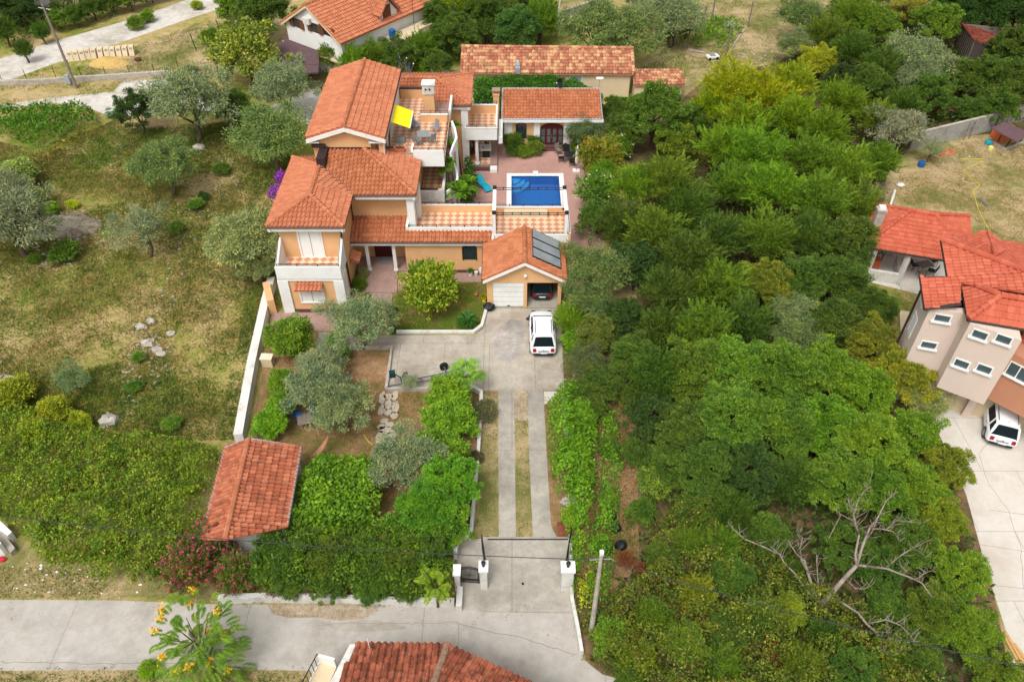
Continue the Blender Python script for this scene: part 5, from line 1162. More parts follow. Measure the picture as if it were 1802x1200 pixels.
        for x in (-.85,.25): mb.box(x,x+.18,s*w*.985-.012,s*w*.985+.012,belt*.78,belt*.82,STEEL)
        mb.build('door_handle',t,local=True)
    mb=MB(); mb.box(-h-.03,-h+.12,-w*.72,w*.72,.3,.46,BLACKP); mb.build('bumper',t,local=True,bevel=.02)
    mb=MB(); mb.box(-h-.045,-h-.03,-.26,.26,.47,.58,WHITE); mb.box(-h-.048,-h-.044,.2,.26,.47,.58,BLUEP); mb.build('number_plate',t,local=True)
    mb=MB(); mb.box(-h-.03,-h+.03,-.35,.35,.66,.69,BLACKP); mb.box(-h-.02,-h+.04,-.05,.05,.74,.8,STEEL); mb.build('tailgate_trim',t,local=True)
    return t
a=at(956,634); b=at(957,548,.5)
car('parked_car','white suv with roof rails parked nose-in on the concrete drive before the garage',(2.12,41.15,.016),R(90.5),4.35,1.84,1.66)
car('parked_car','dark blue car standing inside the open bay of the garage',(2.2,46.55,.03),R(90),3.3,1.62,1.42,paint=CARD,rails=False)
c0,c1=at(1768,770,.3),at(1742,700,.3)
cm=(c0+c1)/2; ang=math.atan2(c1.y-c0.y,c1.x-c0.x)
car('parked_car','white rounded hatchback reversed partly under the overhang of the beige house',(30.45,33.0,.02),R(68),4.15,1.8,1.66)
# boat trailer
T=thing('boat_trailer','long galvanised boat trailer with jockey wheel and twin rubber rollers parked along the yard kerb','trailer',tuple(at(735,668)))
u0,u1=at(683,680,.35),at(812,654,.35); d=(u1-u0).normalized(); n=Vector((-d.y,d.x,0)); Lt=(u1-u0).length
mb=MB()
mb.tube([u0,u0+d*1.6],.05,STEELD,6)
for s in (-1,1): mb.tube([u0+d*1.5,u0+d*2.0+n*s*.18,u0+d*(Lt-.4)+n*s*.2],.04,STEELD,6)
for q in (2.2,3.0,3.8,4.6): mb.tube([u0+d*q-n*.2,u0+d*q+n*.2],.03,STEELD,5)
mb.tube([u1-d*1.0-n*.85,u1-d*1.0+n*.85],.05,STEELD,6); mb.build('frame',T)
for s in (-1,1):
    mb=MB(); c=u1-d*1.0+n*s*.85; mb.tube([c-n*.09+Vector((0,0,-.05)),c+n*.09+Vector((0,0,-.05))],.3,RUBBER,16); mb.build('wheel',T)
mb=MB(); c=u0+d*.9; mb.tube([c,c+n*.1+Vector((0,0,.5)),c+n*.25-d*.35+Vector((0,0,.75))],.035,BLACKP,6); mb.obox(c+n*.25-d*.5,0.2,.4,.34,.95,1.35,plain('winch_green',s2l((22,54,54)),.5,.1,5)); mb.build('winch_post',T)
for q in (0,1):
    mb=MB(); c=u0+d*(1.15+q*.1)+n*.35+Vector((0,0,.3+q*.22)); mb.tube([c-d*.14,c+d*.14],.1,RUBBER,10); mb.tube([c,u0+d*1.0],.025,STEELD,5); mb.build('roller',T)
mb=MB(); c=u0+d*.05; mb.tube([c-n*.05-Vector((0,0,.24)),c+n*.05-Vector((0,0,.24))],.11,RUBBER,12); mb.tube([c,c-Vector((0,0,.24))],.03,STEELD,5); mb.build('jockey_wheel',T)
# ================================================================== GATE, POLES, CABLES
def pillar(px,py,w_,h_,name,label,lamp=True,m=WHITE_OLD):
    c=at(px,py); t=thing(name,label,'gate pillar',tuple(c)); mb=MB(); mb.box(c.x-w_/2,c.x+w_/2,c.y,c.y+.5,0,h_,m); mb.build('shaft',t)
    mb=MB(); mb.box(c.x-w_/2-.07,c.x+w_/2+.07,c.y-.07,c.y+.57,h_,h_+.14,WHITE); mb.build('cap',t)
    if lamp: mb=MB(); mb.lathe((c.x,c.y+.25,h_+.14),[(.08,0),(.04,.12),(.1,.16),(.12,.34),(.02,.42)],IRON,8); mb.build('lantern',t)
    return t
pillar(852,1037,.36,1.75,'gate_pillar','narrow white gate pillar with dark lantern between the iron foot gate and the driveway')
pillar(997,1040,.6,1.85,'gate_pillar','wide white gate pillar with dark lantern on the right of the driveway mouth')
pillar(806,1040,.26,1.55,'gate_pillar','thin white gate post left of the iron foot gate',False)
mb=MB(); t=thing('iron_gate','black wrought iron foot gate with arched top and scroll centre','gate',tuple(at(826,1030)))
g0,g1=at(811,1031),at(845,1033); zt=1.45
mb.tube([g0+Vector((.02,.2,.1)),g0+Vector((.02,.2,zt))],.035,IRON,6); mb.tube([g1+Vector((-.08,.2,.1)),g1+Vector((-.08,.2,zt))],.035,IRON,6)
G0=g0+Vector((.02,.2,0)); G1=g1+Vector((-.08,.2,0))
for zz,bow in ((zt,.16),(zt-.14,.14),(.12,0),(.32,0),(.42,0)):
    mb.tube([G0.lerp(G1,i/8)+Vector((0,0,zz+bow*math.sin(math.pi*i/8))) for i in range(9)],.026,IRON,5)
mb.build('frame',t); mb=MB()
for i in range(1,14):
    p_=G0.lerp(G1,i/14); mb.tube([p_+Vector((0,0,.12)),p_+Vector((0,0,zt+.14*math.sin(math.pi*i/14)))],.012,IRON,4)
m_=G0.lerp(G1,.5)
mb.tube([m_+Vector((.09*math.cos(a),-.02,.85+.09*math.sin(a))) for a in [R(30*k) for k in range(13)]],.014,IRON,4); mb.tube([m_+Vector((-.25,-.02,.85)),m_+Vector((.25,-.02,.85))],.012,IRON,4); mb.build('bars',t)
def leafgate(p0,p1,label):
    t=thing('driveway_gate',label,'gate',tuple(p0)); mb=MB()
    for zz in (.12,.75,1.35): mb.tube([p0+Vector((0,0,zz)),p1+Vector((0,0,zz+.1*(zz>1)))],.03,IRON,5)
    mb.tube([p0+Vector((0,0,.1)),p0+Vector((0,0,1.4))],.04,IRON,6); mb.tube([p1+Vector((0,0,.1)),p1+Vector((0,0,1.5))],.04,IRON,6); mb.build('frame',t)
    mb=MB(); n=max(6,int((p1-p0).length/.13))
    for i in range(n): q=p0.lerp(p1,(i+.5)/n); mb.tube([q+Vector((0,0,.1)),q+Vector((0,0,1.42))],.012,IRON,4)
    mb.build('bars',t)
leafgate(at(853,1010)+Vector((.05,.1,0)),at(849,968),'open left leaf of the black iron driveway gate swung inward'); leafgate(at(996,1012)+Vector((-.05,.1,0)),at(1003,955),'open right leaf of the black iron driveway gate beside the ivy')
mb=MB(); a_,b_=at(858,949),at(1000,948); mb.box(a_.x,b_.x,a_.y-.04,a_.y+.04,.016,.024,IRON); o=mb.build('drain_channel'); tag(o,'dark steel drain channel across the driveway just inside the gate','drain')
c=at(920,1027); mb=MB(); mb.lathe((c.x,c.y,.016),[(.07,0),(.06,.05)],IRON,10); single(mb,'gate_stop','small dark gate stop in the middle of the driveway mouth','gate stop')
# concrete utility pole right
UP=thing('utility_pole','tapered grey concrete utility pole beside the right gate pillar','pole',tuple(at(1040,1115)))
base=at(1040,1115); top=Vector((base.x-.02,base.y+.05,7.2))
mb=MB(); mb.tube([base,top],[.14,.08],STONE,8); mb.build('shaft',UP); mb=MB(); mb.tube([top+Vector((-.5,0,-.45)),top+Vector((.5,.05,-.45))],.03,STEEL,5); mb.box(top.x-.09,top.x+.09,top.y-.09,top.y+.09,7.2,7.42,WHITE); mb.build('crossarm',UP)
def cable(name,pts,label,r=.028,sag=.6,n=14):
    mb=MB(); P_=[]
    for a,b in zip(pts[:-1],pts[1:]):
        a=Vector(a);b=Vector(b)
        for i in range(n): t_=i/n; P_.append(a.lerp(b,t_)-Vector((0,0,sag*4*t_*(1-t_))))
    P_.append(Vector(pts[-1])); mb.tube(P_,r,plain('cable',s2l((50,54,52)),.6,.1,5),5,cap=True); return single(mb,name,label,'cable')
tp=top+Vector((0,0,-.45))
cable('overhead_cable',[at(-200,880,6.6),tp+Vector((-.1,0,0))],'long dark cable hanging over the ivy bank and hedge to the concrete pole',.02,.9,30)
cable('overhead_cable',[tp+Vector((.1,0,0)),at(1980,1210,6.6)],'dark twisted cable running right from the concrete pole over the scrub below the dead tree',.024,.5,30)
cable('overhead_cable',[tp+Vector((.05,0,-.1)),at(1210,1090,5.5),at(1330,1260,4.8)],'thin cable dropping right from the concrete pole into the yellow-green scrub',.012,.25)
cable('overhead_cable',[tp+Vector((-.15,0,.05)),at(500,1085,5.4),Vector(q0)+Vector((.5,-.2,.7))],'thin cable from the concrete pole to the roof of the roadside house',.01,.2) if False else None
# pole upper left (leans a little)
b0_=at(135,156); t0_=at(73,5,8.3)
UL=thing('wooden_utility_pole','tall pale wooden utility pole leaning left beside the row of cream boxes','pole',tuple(b0_))
mb=MB(); mb.tube([b0_,t0_],[.17,.1],WOODOLD,8); mb.build('shaft',UL); mb=MB(); mb.tube([t0_+Vector((-.5,0,-.5)),t0_+Vector((.6,0,-.7))],.03,STEEL,5); mb.build('crossarm',UL)
mb=MB(); c=at(123,140,.6); mb.obox((c.x-.25,c.y),0,.5,.3,.1,1.1,GREYM); mb.build('meter_box',UL)
p1_=at(381,118,3.0); c=at(389,148)
mb=MB(); mb.tube([c,Vector((c.x-.0,c.y+.1,2.6))],.13,WOODOLD,8); single(mb,'wooden_post','short thick grey wooden post with pale top beside the gravel drive under the pale-flowered tree','post')
# ================================================================== FURNITURE AND SMALL THINGS
def chair(loc,rz,label,m=GREYP,cat='chair',group=None,name='garden_chair',back=.95,recl=.12):
    t=thing(name,label,cat,loc,group,rz)
    mb=MB(); mb.box(-.24,.24,-.24,.24,.42,.46,m); mb.build('seat',t,local=True)
    mb=MB(); v=[(-.26,-.24,.44),(-.26,.24,.44),(-.26-recl,.24,back),(-.26-recl,-.24,back)]; mb.slab(v,.03,m) if False else mb.add(v+[(a-.03,b,c) for a,b,c in v],[(0,1,2,3),(7,6,5,4),(0,4,5,1),(1,5,6,2),(2,6,7,3),(3,7,4,0)],m); mb.build('backrest',t,local=True)
    for a in (-.22,.22):
        for b in (-.22,.22): mb=MB(); mb.tube([(a,b,.43),(a*1.1,b*1.1,0)],.018,m,5); mb.build('leg',t,local=True)
    mb=MB()
    for b in (-.26,.26): mb.tube([(-.26,b,.66),(.2,b,.64),(.22,b,.43)],.016,m,5)
    mb.build('armrest',t,local=True); return t
def table(loc,rz,label,sx,sy,top,leg,h=.73,name='garden_table',round_=False):
    t=thing(name,label,'table',loc,None,rz); mb=MB()
    if round_: mb.lathe((0,0,h-.03),[(sx/2,0),(sx/2,.03)],top,20)
    else: mb.box(-sx/2,sx/2,-sy/2,sy/2,h-.03,h,top)
    mb.build('table_top',t,local=True)
    for a in (-1,1):
        for b in (-1,1): mb=MB(); k=.33 if round_ else .46; mb.tube([(a*sx*k,b*sy*k,h-.03),(a*sx*k,b*sy*k,0)],.022,leg,5); mb.build('leg',t,local=True)
    return t
zt=6.4
tc=at(745,236,zt+.7); table((tc.x,tc.y,zt),.1,'grey square table on the upper tiled terrace among four chairs',1.0,1.0,GREYP,GREYP)
g_='grey chairs around the terrace table'
for px_,py_,rz,lb in ((731,220,-40,'grey reclining chair by the yellow awning on the upper terrace'),(764,224,-135,'grey chair on the far right of the terrace table'),(734,246,50,'grey chair on the near left of the terrace table'),(760,243,120,'grey chair on the near right of the terrace table')):
    c=at(px_,py_,zt+.5); chair((c.x,c.y,zt),R(rz),lb,group=g_,back=1.05)
L_=thing('deck_lounger','long grey folding lounger under the edge of the yellow awning','lounger',(at(727,214,zt+.4).x,at(727,214,zt+.4).y,zt),None,R(-60))
mb=MB(); mb.box(-.6,.6,-.3,.3,.28,.33,GREYP); mb.build('seat',L_,local=True); mb=MB(); mb.add([(-.6,-.3,.3),(-.6,.3,.3),(-1.1,.3,.8),(-1.1,-.3,.8),(-.6,-.3,.26),(-.6,.3,.26),(-1.1,.3,.76),(-1.1,-.3,.76)],[(0,1,2,3),(7,6,5,4),(0,4,5,1),(2,6,7,3),(1,5,6,2),(3,7,4,0)],GREYP); mb.build('backrest',L_,local=True)
for a in (-.5,.5):
    for b in (-.25,.25): mb=MB(); mb.tube([(a,b,.3),(a,b,0)],.02,GREYP,5); mb.build('leg',L_,local=True)
c=at(705,250,zt); mb=MB(); mb.box(c.x-.38,c.x+.38,c.y-.32,c.y+.32,zt,zt+.35,GREYP); single(mb,'storage_chest','low grey-green chest on the terrace tiles beside the trellis','chest')
def pot(loc,r,h,label,m=TERRAP,plant=None,name='flower_pot'):
    t=thing(name,label,'plant pot',loc); mb=MB(); mb.lathe((loc[0],loc[1],loc[2]),[(r*.7,0),(r,h),(r*.85,h+.001),(r*.8,h-.05)],m,14); mb.build('pot',t)
    if plant:
        rng=np.random.default_rng(abs(int(loc[0]*10+50))); n=220; d=rdir(n,rng); d[:,2]=abs(d[:,2]); p=d*np.array([plant[0],plant[0],plant[1]])*rng.random((n,1))**.4
        me=leaf_mesh('foliage',[(p,nrm(d+rdir(n,rng)*.6),rdir(n,rng),.16,.07,0)],[LEAF]); o=bpy.data.objects.new('foliage',me); sc.collection.objects.link(o); o.parent=t; o.location=(0,0,h); o.color=(*s2l(plant[2]),1)
    return t
for i,(x,lb) in enumerate(((-9.35,'left terracotta trough pot on the orange parapet above the middle roof'),(-8.5,'right terracotta trough pot on the orange parapet above the middle roof'))):
    t=thing('planter_trough',lb,'plant pot',(x,54.2,7.16)); mb=MB(); mb.box(x-.36,x+.36,54.02,54.38,7.16,7.5,TERRAP); mb.build('trough',t)
    mb=MB(); mb.box(x-.32,x+.32,54.06,54.34,7.5,7.52,plain('potting_soil',s2l((70,50,38)),.95,.2,9)); mb.build('soil',t)
pot((-10.1,54.2,6.42),.28,.5,'yellow plastic tub in the corner loggia below the top roof',YELLOW,(.35,.35,(110,120,40)),'plastic_tub')
# pool furniture
S=thing('sun_lounger','turquoise curved plastic sun lounger on the pink pool deck','sun lounger',tuple(at(852,330,.03)),None,math.atan2(at(861,340).y-at(843,322).y,at(861,340).x-at(843,322).x))
prof=[(-1.05,.72),(-.8,.5),(-.55,.3),(-.2,.24),(.15,.32),(.45,.36),(.75,.28),(.95,.18)]
mb=MB(); v=[];n=len(prof)
for x,z in prof: v+=[(x,-.33,z),(x,.33,z)]
v+=[(a,b,c-.05) for a,b,c in v]; f=[(2*i,2*i+2,2*i+3,2*i+1) for i in range(n-1)]+[(2*n+2*i+1,2*n+2*i+3,2*n+2*i+2,2*n+2*i) for i in range(n-1)]+[(2*i,2*n+2*i,2*n+2*i+2,2*i+2) for i in range(n-1)]+[(2*i+1,2*i+3,2*n+2*i+3,2*n+2*i+1) for i in range(n-1)]+[(0,1,2*n+1,2*n),(2*n-2,4*n-2,4*n-1,2*n-1)]
mb.add(v,f,TURQ); mb.build('shell',S,local=True,smooth=False)
for x in (-.6,.6):
    for y in (-.28,.28): mb=MB(); mb.tube([(x,y,.26),(x,y,0)],.03,TURQ,5); mb.build('leg',S,local=True)
tc=at(1003,288,.03); DG=plain('table_dark_glass',s2l((40,44,50)),.15,.1,3,spec=.8)
table((5.45,65.0,.03),0,'dark glass patio table with pale metal legs in front of the pool house',1.35,.95,DG,STEEL,.74,'patio_table')
g2='dark chairs around the patio table'
for x,y,rz,lb in ((4.55,64.9,0,'dark metal chair left of the patio table'),(5.1,66.0,-90,'dark chair behind the patio table, nearer the double door'),(5.85,66.0,-90,'dark chair behind the patio table, nearer the parasol'),(5.5,64.2,90,'dark chair tucked at the near side of the patio table'),(4.35,66.3,-60,'bent pale wicker chair below the pool house steps')):
    chair((x,y,.03),R(rz),lb,BLACKP if 'wicker' not in lb else WOODOLD,group=g2,name='patio_chair')
c=at(1014,301,.03); U=thing('closed_parasol','closed white parasol on a pale block base beside the patio table','parasol',(c.x,c.y,.03))
mb=MB(); mb.box(c.x-.32,c.x+.32,c.y-.25,c.y+.25,.03,.13,WHITE); mb.build('base',U)
mb=MB(); mb.tube([(c.x,c.y,.13),(c.x,c.y,2.5)],.025,STEEL,6); mb.build('pole',U)
mb=MB(); mb.lathe((c.x,c.y,0),[(.13,.85),(.17,1.0),(.15,1.6),(.16,1.75),(.11,2.3),(.03,2.62)],WHITE,9); mb.build('canopy',U,smooth=False)
# outdoor sink unit and person on the porch
SK=thing('outdoor_sink','white outdoor sink worktop on a dark green cabinet standing on the tiled porch','sink unit',(-2.35,65.6,.4))
mb=MB(); mb.box(-2.7,-2.05,65.0,65.6,.41,1.1,plain('cabinet_green',s2l((26,38,36)),.6,.1,5)); mb.build('cabinet',SK)
mb=MB(); mb.box(-2.95,-1.9,65.0,66.1,1.1,1.18,WHITE); mb.lathe((-2.65,65.5,1.18),[(.1,0),(.08,.01)],BLACKP,10); mb.tube([(-2.3,65.95,1.18),(-2.3,65.95,1.4),(-2.3,65.75,1.42)],.02,STEEL,5); mb.build('worktop',SK)
def person(loc,rz):
    t=thing('person','person in lilac shirt and dark trousers leaning over behind the white sink','person',loc,None,rz)
    J={'pel':(0,0,.92),'spi':(.06,0,1.15),'che':(.17,0,1.38),'nec':(.24,0,1.52),'hed':(.31,0,1.64)}
    verts=[];edges=[];rad=[]
    def add(p,r,par=None):
        verts.append(p);rad.append(r)
        if par is not None: edges.append((par,len(verts)-1))
        return len(verts)-1
    pel=add((0,0,.92),(.15,.12)); spi=add((.06,0,1.15),(.15,.11),pel); che=add((.17,0,1.38),(.17,.12),spi); nk=add((.25,0,1.52),(.06,.06),che); hd=add((.31,0,1.6),(.075,.085),nk); h2=add((.34,0,1.7),(.085,.095),hd); add((.35,0,1.79),(.06,.07),h2)
    for s in (-1,1):
        hip=add((0,s*.1,.86),(.09,.09),pel); kn=add((.04,s*.12,.48),(.06,.06),hip); an=add((-.03,s*.12,.09),(.04,.04),kn); add((.12,s*.13,.04),(.04,.03),an)
        sh=add((.2,s*.19,1.43),(.06,.06),che); el=add((.36,s*.24,1.2),(.043,.043),sh); wr=add((.56,s*.18,1.12),(.03,.03),el); pm=add((.63,s*.17,1.11),(.035,.02),wr)
        for k in range(4): f1=add((.68,s*(.17+(k-1.5)*.022),1.1),(.009,.009),pm); add((.72-.006*abs(k-1.4),s*(.17+(k-1.5)*.026),1.075),(.008,.008),f1)
        th=add((.64,s*.125,1.1),(.011,.011),pm); add((.67,s*.105,1.085),(.009,.009),th)
    me=bpy.data.meshes.new('body'); me.from_pydata(verts,edges,[]); o=bpy.data.objects.new('body',me); sc.collection.objects.link(o); o.parent=t
    sk=o.modifiers.new('skin','SKIN'); 
    for i,v_ in enumerate(me.skin_vertices[0].data): v_.radius=rad[i]; v_.use_root=(i==0)
    sb=o.modifiers.new('s','SUBSURF'); sb.levels=1; sb.render_levels=1; me.materials.append(SKIN)
    mb=MB(); mb.tube([(0,0,.88),(.03,0,1.0),(.08,0,1.18),(.17,0,1.38),(.22,0,1.47)],[.17,.165,.165,.2,.13],LILAC,12)
    for s in (-1,1): mb.tube([(.2,s*.17,1.43),(.31,s*.23,1.27)],[.085,.07],LILAC,8)
    mb.build('shirt',t,smooth=True,local=True)
    mb=MB()
    for s in (-1,1): mb.tube([(0,s*.09,.92),(.04,s*.12,.48),(-.03,s*.12,.1)],[.115,.08,.065],BLACKP,10)
    mb.build('trousers',t,smooth=True,local=True)
    mb=MB(); mb.ball((.325,0,1.73),.115,HAIR,8,(1,.95,1)); mb.build('hair',t,smooth=True,local=True); return t
person((-2.35,66.55,.4),R(-70))
pot((-3.55,64.9,.4),.3,.5,'terracotta pot behind the white porch column on the tiles',TERRAP,(.4,.5,(60,80,30)))
pot((-3.5,67.2,.4),.25,.45,'small terracotta pot against the porch rear corner',TERRAP,(.3,.4,(60,80,30)))
pot((-3.95,62.6,.03),.22,.4,'blue glazed pot at the foot of the porch by the climbing shrub',BLUEP,(.2,.2,(70,60,40)))
mb=MB(); mb.box(-.9,-.35,66.1,66.9,.03,.5,PINKD); single(mb,'low_plinth','low pink tiled plinth beside the shrubs at the pool house corner','plinth')
pot((2.35,66.95,.03),.2,.4,'dark pot on the left of the double door steps',plain('pot_dark',s2l((70,44,36)),.7,.1,5),(.2,.4,(60,90,40)))
pot((5.0,66.9,.03),.2,.4,'dark pot on the right of the double door steps',plain('pot_dark',s2l((70,44,36)),.7,.1,5),(.25,.3,(60,90,40)))
# by the garage
for px_,r_,h_,lb,m in ((828,.2,.4,'white bucket with green plant leftmost of the containers by the garage corner',WHITE),(838,.16,.35,'small white bucket in the middle of the containers by the garage corner',WHITE_OLD)):
    c=at(px_,485); pot((c.x,c.y,.02),r_,h_,lb,m,(.18,.15,(110,140,60)) if 'green' in lb else None,'bucket')
def bag(px_,py_,r_,m,label,name='rubbish_bag',sq=(1,.8,.8)):
    c=at(px_,py_); mb=MB(); mb.ball((c.x,c.y,r_*sq[2]*.8),r_,m,9,sq)
    rg=random.Random(int(px_)); mb.v=[(a+rg.uniform(-.12,.12)*r_,b+rg.uniform(-.12,.12)*r_,max(.018,d+rg.uniform(-.12,.12)*r_)) for a,b,d in mb.v]
    return single(mb,name,label,'bag')
bag(848,482,.3,WHITE_OLD,'crumpled white sack by the wall at the garage corner','sack',(.8,.7,1.2)); bag(861,545,.42,BLACKP,'crumpled black rubbish bag at the foot of the left garage pier')
mb=MB(); c=at(838,521); mb.ball((c.x,c.y,.15),.15,TERRAP,10); single(mb,'terracotta_ball','round terracotta ball lying on the lawn near the garage','ornament')
pot((at(852,530).x,at(852,530).y,.01),.2,.35,'yellow pot with flowers beside the left garage wall',YELLOW,(.25,.2,(150,150,40)))
# garden
c=at(473,642); t=thing('letter_chest','cream wooden chest with flat lid against the inner side of the boundary wall','chest',tuple(c)); mb=MB(); mb.obox((c.x,c.y),-.06,.72,.5,0,.72,CREAM); mb.build('box',t); mb=MB(); mb.obox((c.x,c.y),-.06,.82,.6,.722,.8,plain('lid_cream',s2l((214,204,176)),.7,.05,3)); mb.build('lid',t)
for i,(a,b,rz,lb) in enumerate(((527,738,20,'blue plastic chair furthest left under the big olive'),(555,733,-60,'blue plastic chair nearest the olive trunk, behind the other two'),(560,743,200,'blue plastic chair frontmost under the big olive'))):
    c=at(a,b); chair((c.x,c.y,.006),R(rz),lb,BLUEP,group='blue chairs under the olive',name='plastic_chair')
c=at(539,748); table((c.x,c.y,.006),.3,'small weathered table between the blue chairs under the olive',.9,.9,WOODOLD,WOODOLD,.6,'low_table')
HM=thing('hammock','faded pink hammock strung from the big olive trunk towards the shed','hammock',tuple(at(556,790)))
h0,h1=at(578,768,1.2),at(541,806,1.1); dv=(h1-h0); nv=Vector((-dv.y,dv.x,0)).normalized()
mb=MB(); v=[];n=10
for i in range(n+1):
    u=i/n; q=h0+dv*u-Vector((0,0,.4*math.sin(math.pi*u))); wv=.04+.12*math.sin(math.pi*u)
    v+=[q-nv*wv+Vector((0,0,.05)),q-Vector((0,0,.05)),q+nv*wv+Vector((0,0,.05))]
k=len(v); v+=[q-Vector((0,0,.02)) for q in v]
f=[(3*i+j,3*i+j+1,3*i+j+4,3*i+j+3) for i in range(n) for j in (0,1)]+[(k+3*i+j+3,k+3*i+j+4,k+3*i+j+1,k+3*i+j) for i in range(n) for j in (0,1)]+[(3*i,3*i+3,k+3*i+3,k+3*i) for i in range(n)]+[(3*i+2,k+3*i+2,k+3*i+5,3*i+5) for i in range(n)]
mb.add(v,f,plain('hammock_cloth',s2l((170,118,96)),.9,.1,9)); mb.build('bed',HM); mb=MB(); mb.tube([h0,h0+Vector((.3,.4,.4))],.015,WOODOLD,4); mb.tube([h1,h1-Vector((.3,.3,-.3))],.015,WOODOLD,4); mb.build('rope',HM)
mb=MB(); P_=[at(a,b,.04) for a,b in ((640,764),(645,772),(650,778),(656,782))]; mb.tube(P_,.03,LIGHTY,5); single(mb,'garden_hose','short piece of yellow hose on the grass left of the flagstones','hose')
# manhole, stones near the gate
c=at(990,931); mb=MB(); mb.box(c.x-.3,c.x+.3,c.y-.45,c.y+.45,.01,.06,plain('rusty_plate',s2l((120,66,50)),.8,.3,4)); single(mb,'rusty_plate','square rusty metal cover beside the ivy above the right gate leaf','cover')
# row of cream boxes
names=['first','second','third','fourth','fifth','sixth','seventh','eighth','ninth','tenth','eleventh']
xs_=[126,136,147,157,168,180,191,201,212,223,234]; ys_=[106,105,104,102,101,100,99,99,98,97,96]
for i,(a,b) in enumerate(zip(xs_,ys_)):
    c=at(a,b); rz=R((18 if i<4 else 6)+RNG.normal()*2)
    t=thing('beehive_box',f'{names[i]} cream box from the left in the row of eleven beside the pale track','box',(c.x,c.y,.01),'cream boxes in a row',rz)
    mb=MB(); v=[(-.28,-.5,.0),(.28,-.5,0),(.28,.25,0),(-.28,.25,0),(-.28,-.15,.95),(.28,-.15,.95),(.28,.45,.95),(-.28,.45,.95)]; mb.add(v,[(0,3,2,1),(4,5,6,7),(0,1,5,4),(1,2,6,5),(2,3,7,6),(3,0,4,7)],CREAM); mb.build('body',t,local=True)
    mb=MB(); v=[(-.15,-.27,.66),(.15,-.27,.66),(.15,-.21,.84),(-.15,-.21,.84)]; v=[(x,y-.012,z) for x,y,z in v]; mb.add(v+[(x,y+.05,z) for x,y,z in v],[(0,1,2,3),(7,6,5,4),(0,4,5,1),(1,5,6,2),(2,6,7,3),(3,7,4,0)],GREYP); mb.build('vent',t,local=True)
G_STONY=ground('stony_heap',[(.42,s2l((104,96,64))),(.48,s2l((140,128,108))),(.54,s2l((168,158,142)))],.5,3,9,1.0)
def heap(px_,py_,rx,ry,h_,m,name,label,cat,seed=1,n=26,z=0):
    c=at(px_,py_); mb=MB(); k=n
    for i in range(k+1):
        for j in range(k+1):
            u=-1+2*i/k; w_=-1+2*j/k; rr_=math.hypot(u,w_); q=max(0,1-rr_**2)
            mb.v.append((c.x+u*rx,c.y+w_*ry,z-.03+h_*q*(1+.5*noise.noise(Vector((u*2.5,w_*2.5,seed))))+(.1*h_*noise.noise(Vector((u*9,w_*9,seed))) if q>0 else 0)))
    mi=mb.mi(m)
    for i in range(k):
        for j in range(k):
            if max(math.hypot(-1+2*(i+.5)/k,-1+2*(j+.5)/k),0)<1: mb.f.append([i*(k+1)+j,(i+1)*(k+1)+j,(i+1)*(k+1)+j+1,i*(k+1)+j+1]); mb.m.append(mi)
    return single(mb,name,label,cat,smooth=True)
heap(193,113,2.3,1.3,.8,STRAW,'straw_pile','golden straw pile in front of the row of cream boxes','straw pile')
c=at(243,108); mb=MB(); mb.ball((c.x,c.y,.2),.35,plain('stump_brown',s2l((92,56,42)),.9,.2,5),8,(1.2,.8,.7)); single(mb,'tree_stump','small reddish-brown stump on the grass right of the straw pile','stump')
fp=[(5,145),(48,142),(100,140),(145,138),(188,137),(230,135),(273,132),(316,128),(340,90),(388,62),(356,88)]
for i,(a,b) in enumerate(fp[:8]):
    c=at(a,b); mb=MB(); mb.tube([c,c+Vector((0,0,1.25))],.035,IRON,5)
    o=single(mb,'fence_post','thin dark fence post in the line on the low stone wall','post','thin posts on the low stone wall')
for (a,b),h_,lb in (((346,90),2.0,'dark slanting fence post standing in dry grass left of the pale-flowered tree'),((391,65),2.0,'tall dark fence post behind the pale-flowered tree')):
    c=at(a,b); mb=MB(); mb.tube([c,c+Vector((-.25,0,h_))],.05,IRON,5); single(mb,'fence_post',lb,'post')
# posts of the vegetable plot upper right
for a,b,h_,lb in ((1209,86,3.0,'tall weathered post at the near left corner of the vegetable plot'),(1277,97,3.2,'tall weathered post at the near right corner of the vegetable plot'),(1226,56,2.2,'thin post on the left side of the vegetable plot'),(1236,50,2.6,'weathered post behind the left edge of the vegetable plot'),(1252,35,3.2,'tall post at the far left corner of the vegetable plot'),(1316,48,3.0,'tall post at the far right corner of the vegetable plot')):
    c=at(a,b); mb=MB(); mb.tube([c,c+Vector((0.05,0,h_))],.09,WOODOLD,6); single(mb,'wooden_post',lb,'post')
for a,b,c_,d_,lb in ((1281,94,1310,52,'pale fallen beam along the right side of the vegetable plot'),(1212,88,1240,93,'short pale beam along the near edge of the vegetable plot'),(1255,35,1300,42,'pale beam along the far edge of the vegetable plot')):
    p_,q_=at(a,b,.1),at(c_,d_,.1); mb=MB(); mb.tube([p_,q_],.11,STONE,6); single(mb,'wooden_beam',lb,'beam')
c=at(1253,104); TC=thing('toy_car','small white ride-on toy car on the grass by the vegetable plot','toy car',tuple(c),None,R(15)); mb=MB(); mb.box(-.7,.7,-.38,.38,.16,.42,WHITE); mb.box(-.35,.3,-.32,.32,.42,.5,GREYP); mb.build('body',TC,local=True,bevel=.08)
for x in (-.45,.45):
    for y in (-.38,.38): mb=MB(); mb.tube([(x,y-.06,.16),(x,y+.06,.16)],.16,RUBBER,12); mb.build('wheel',TC,local=True)
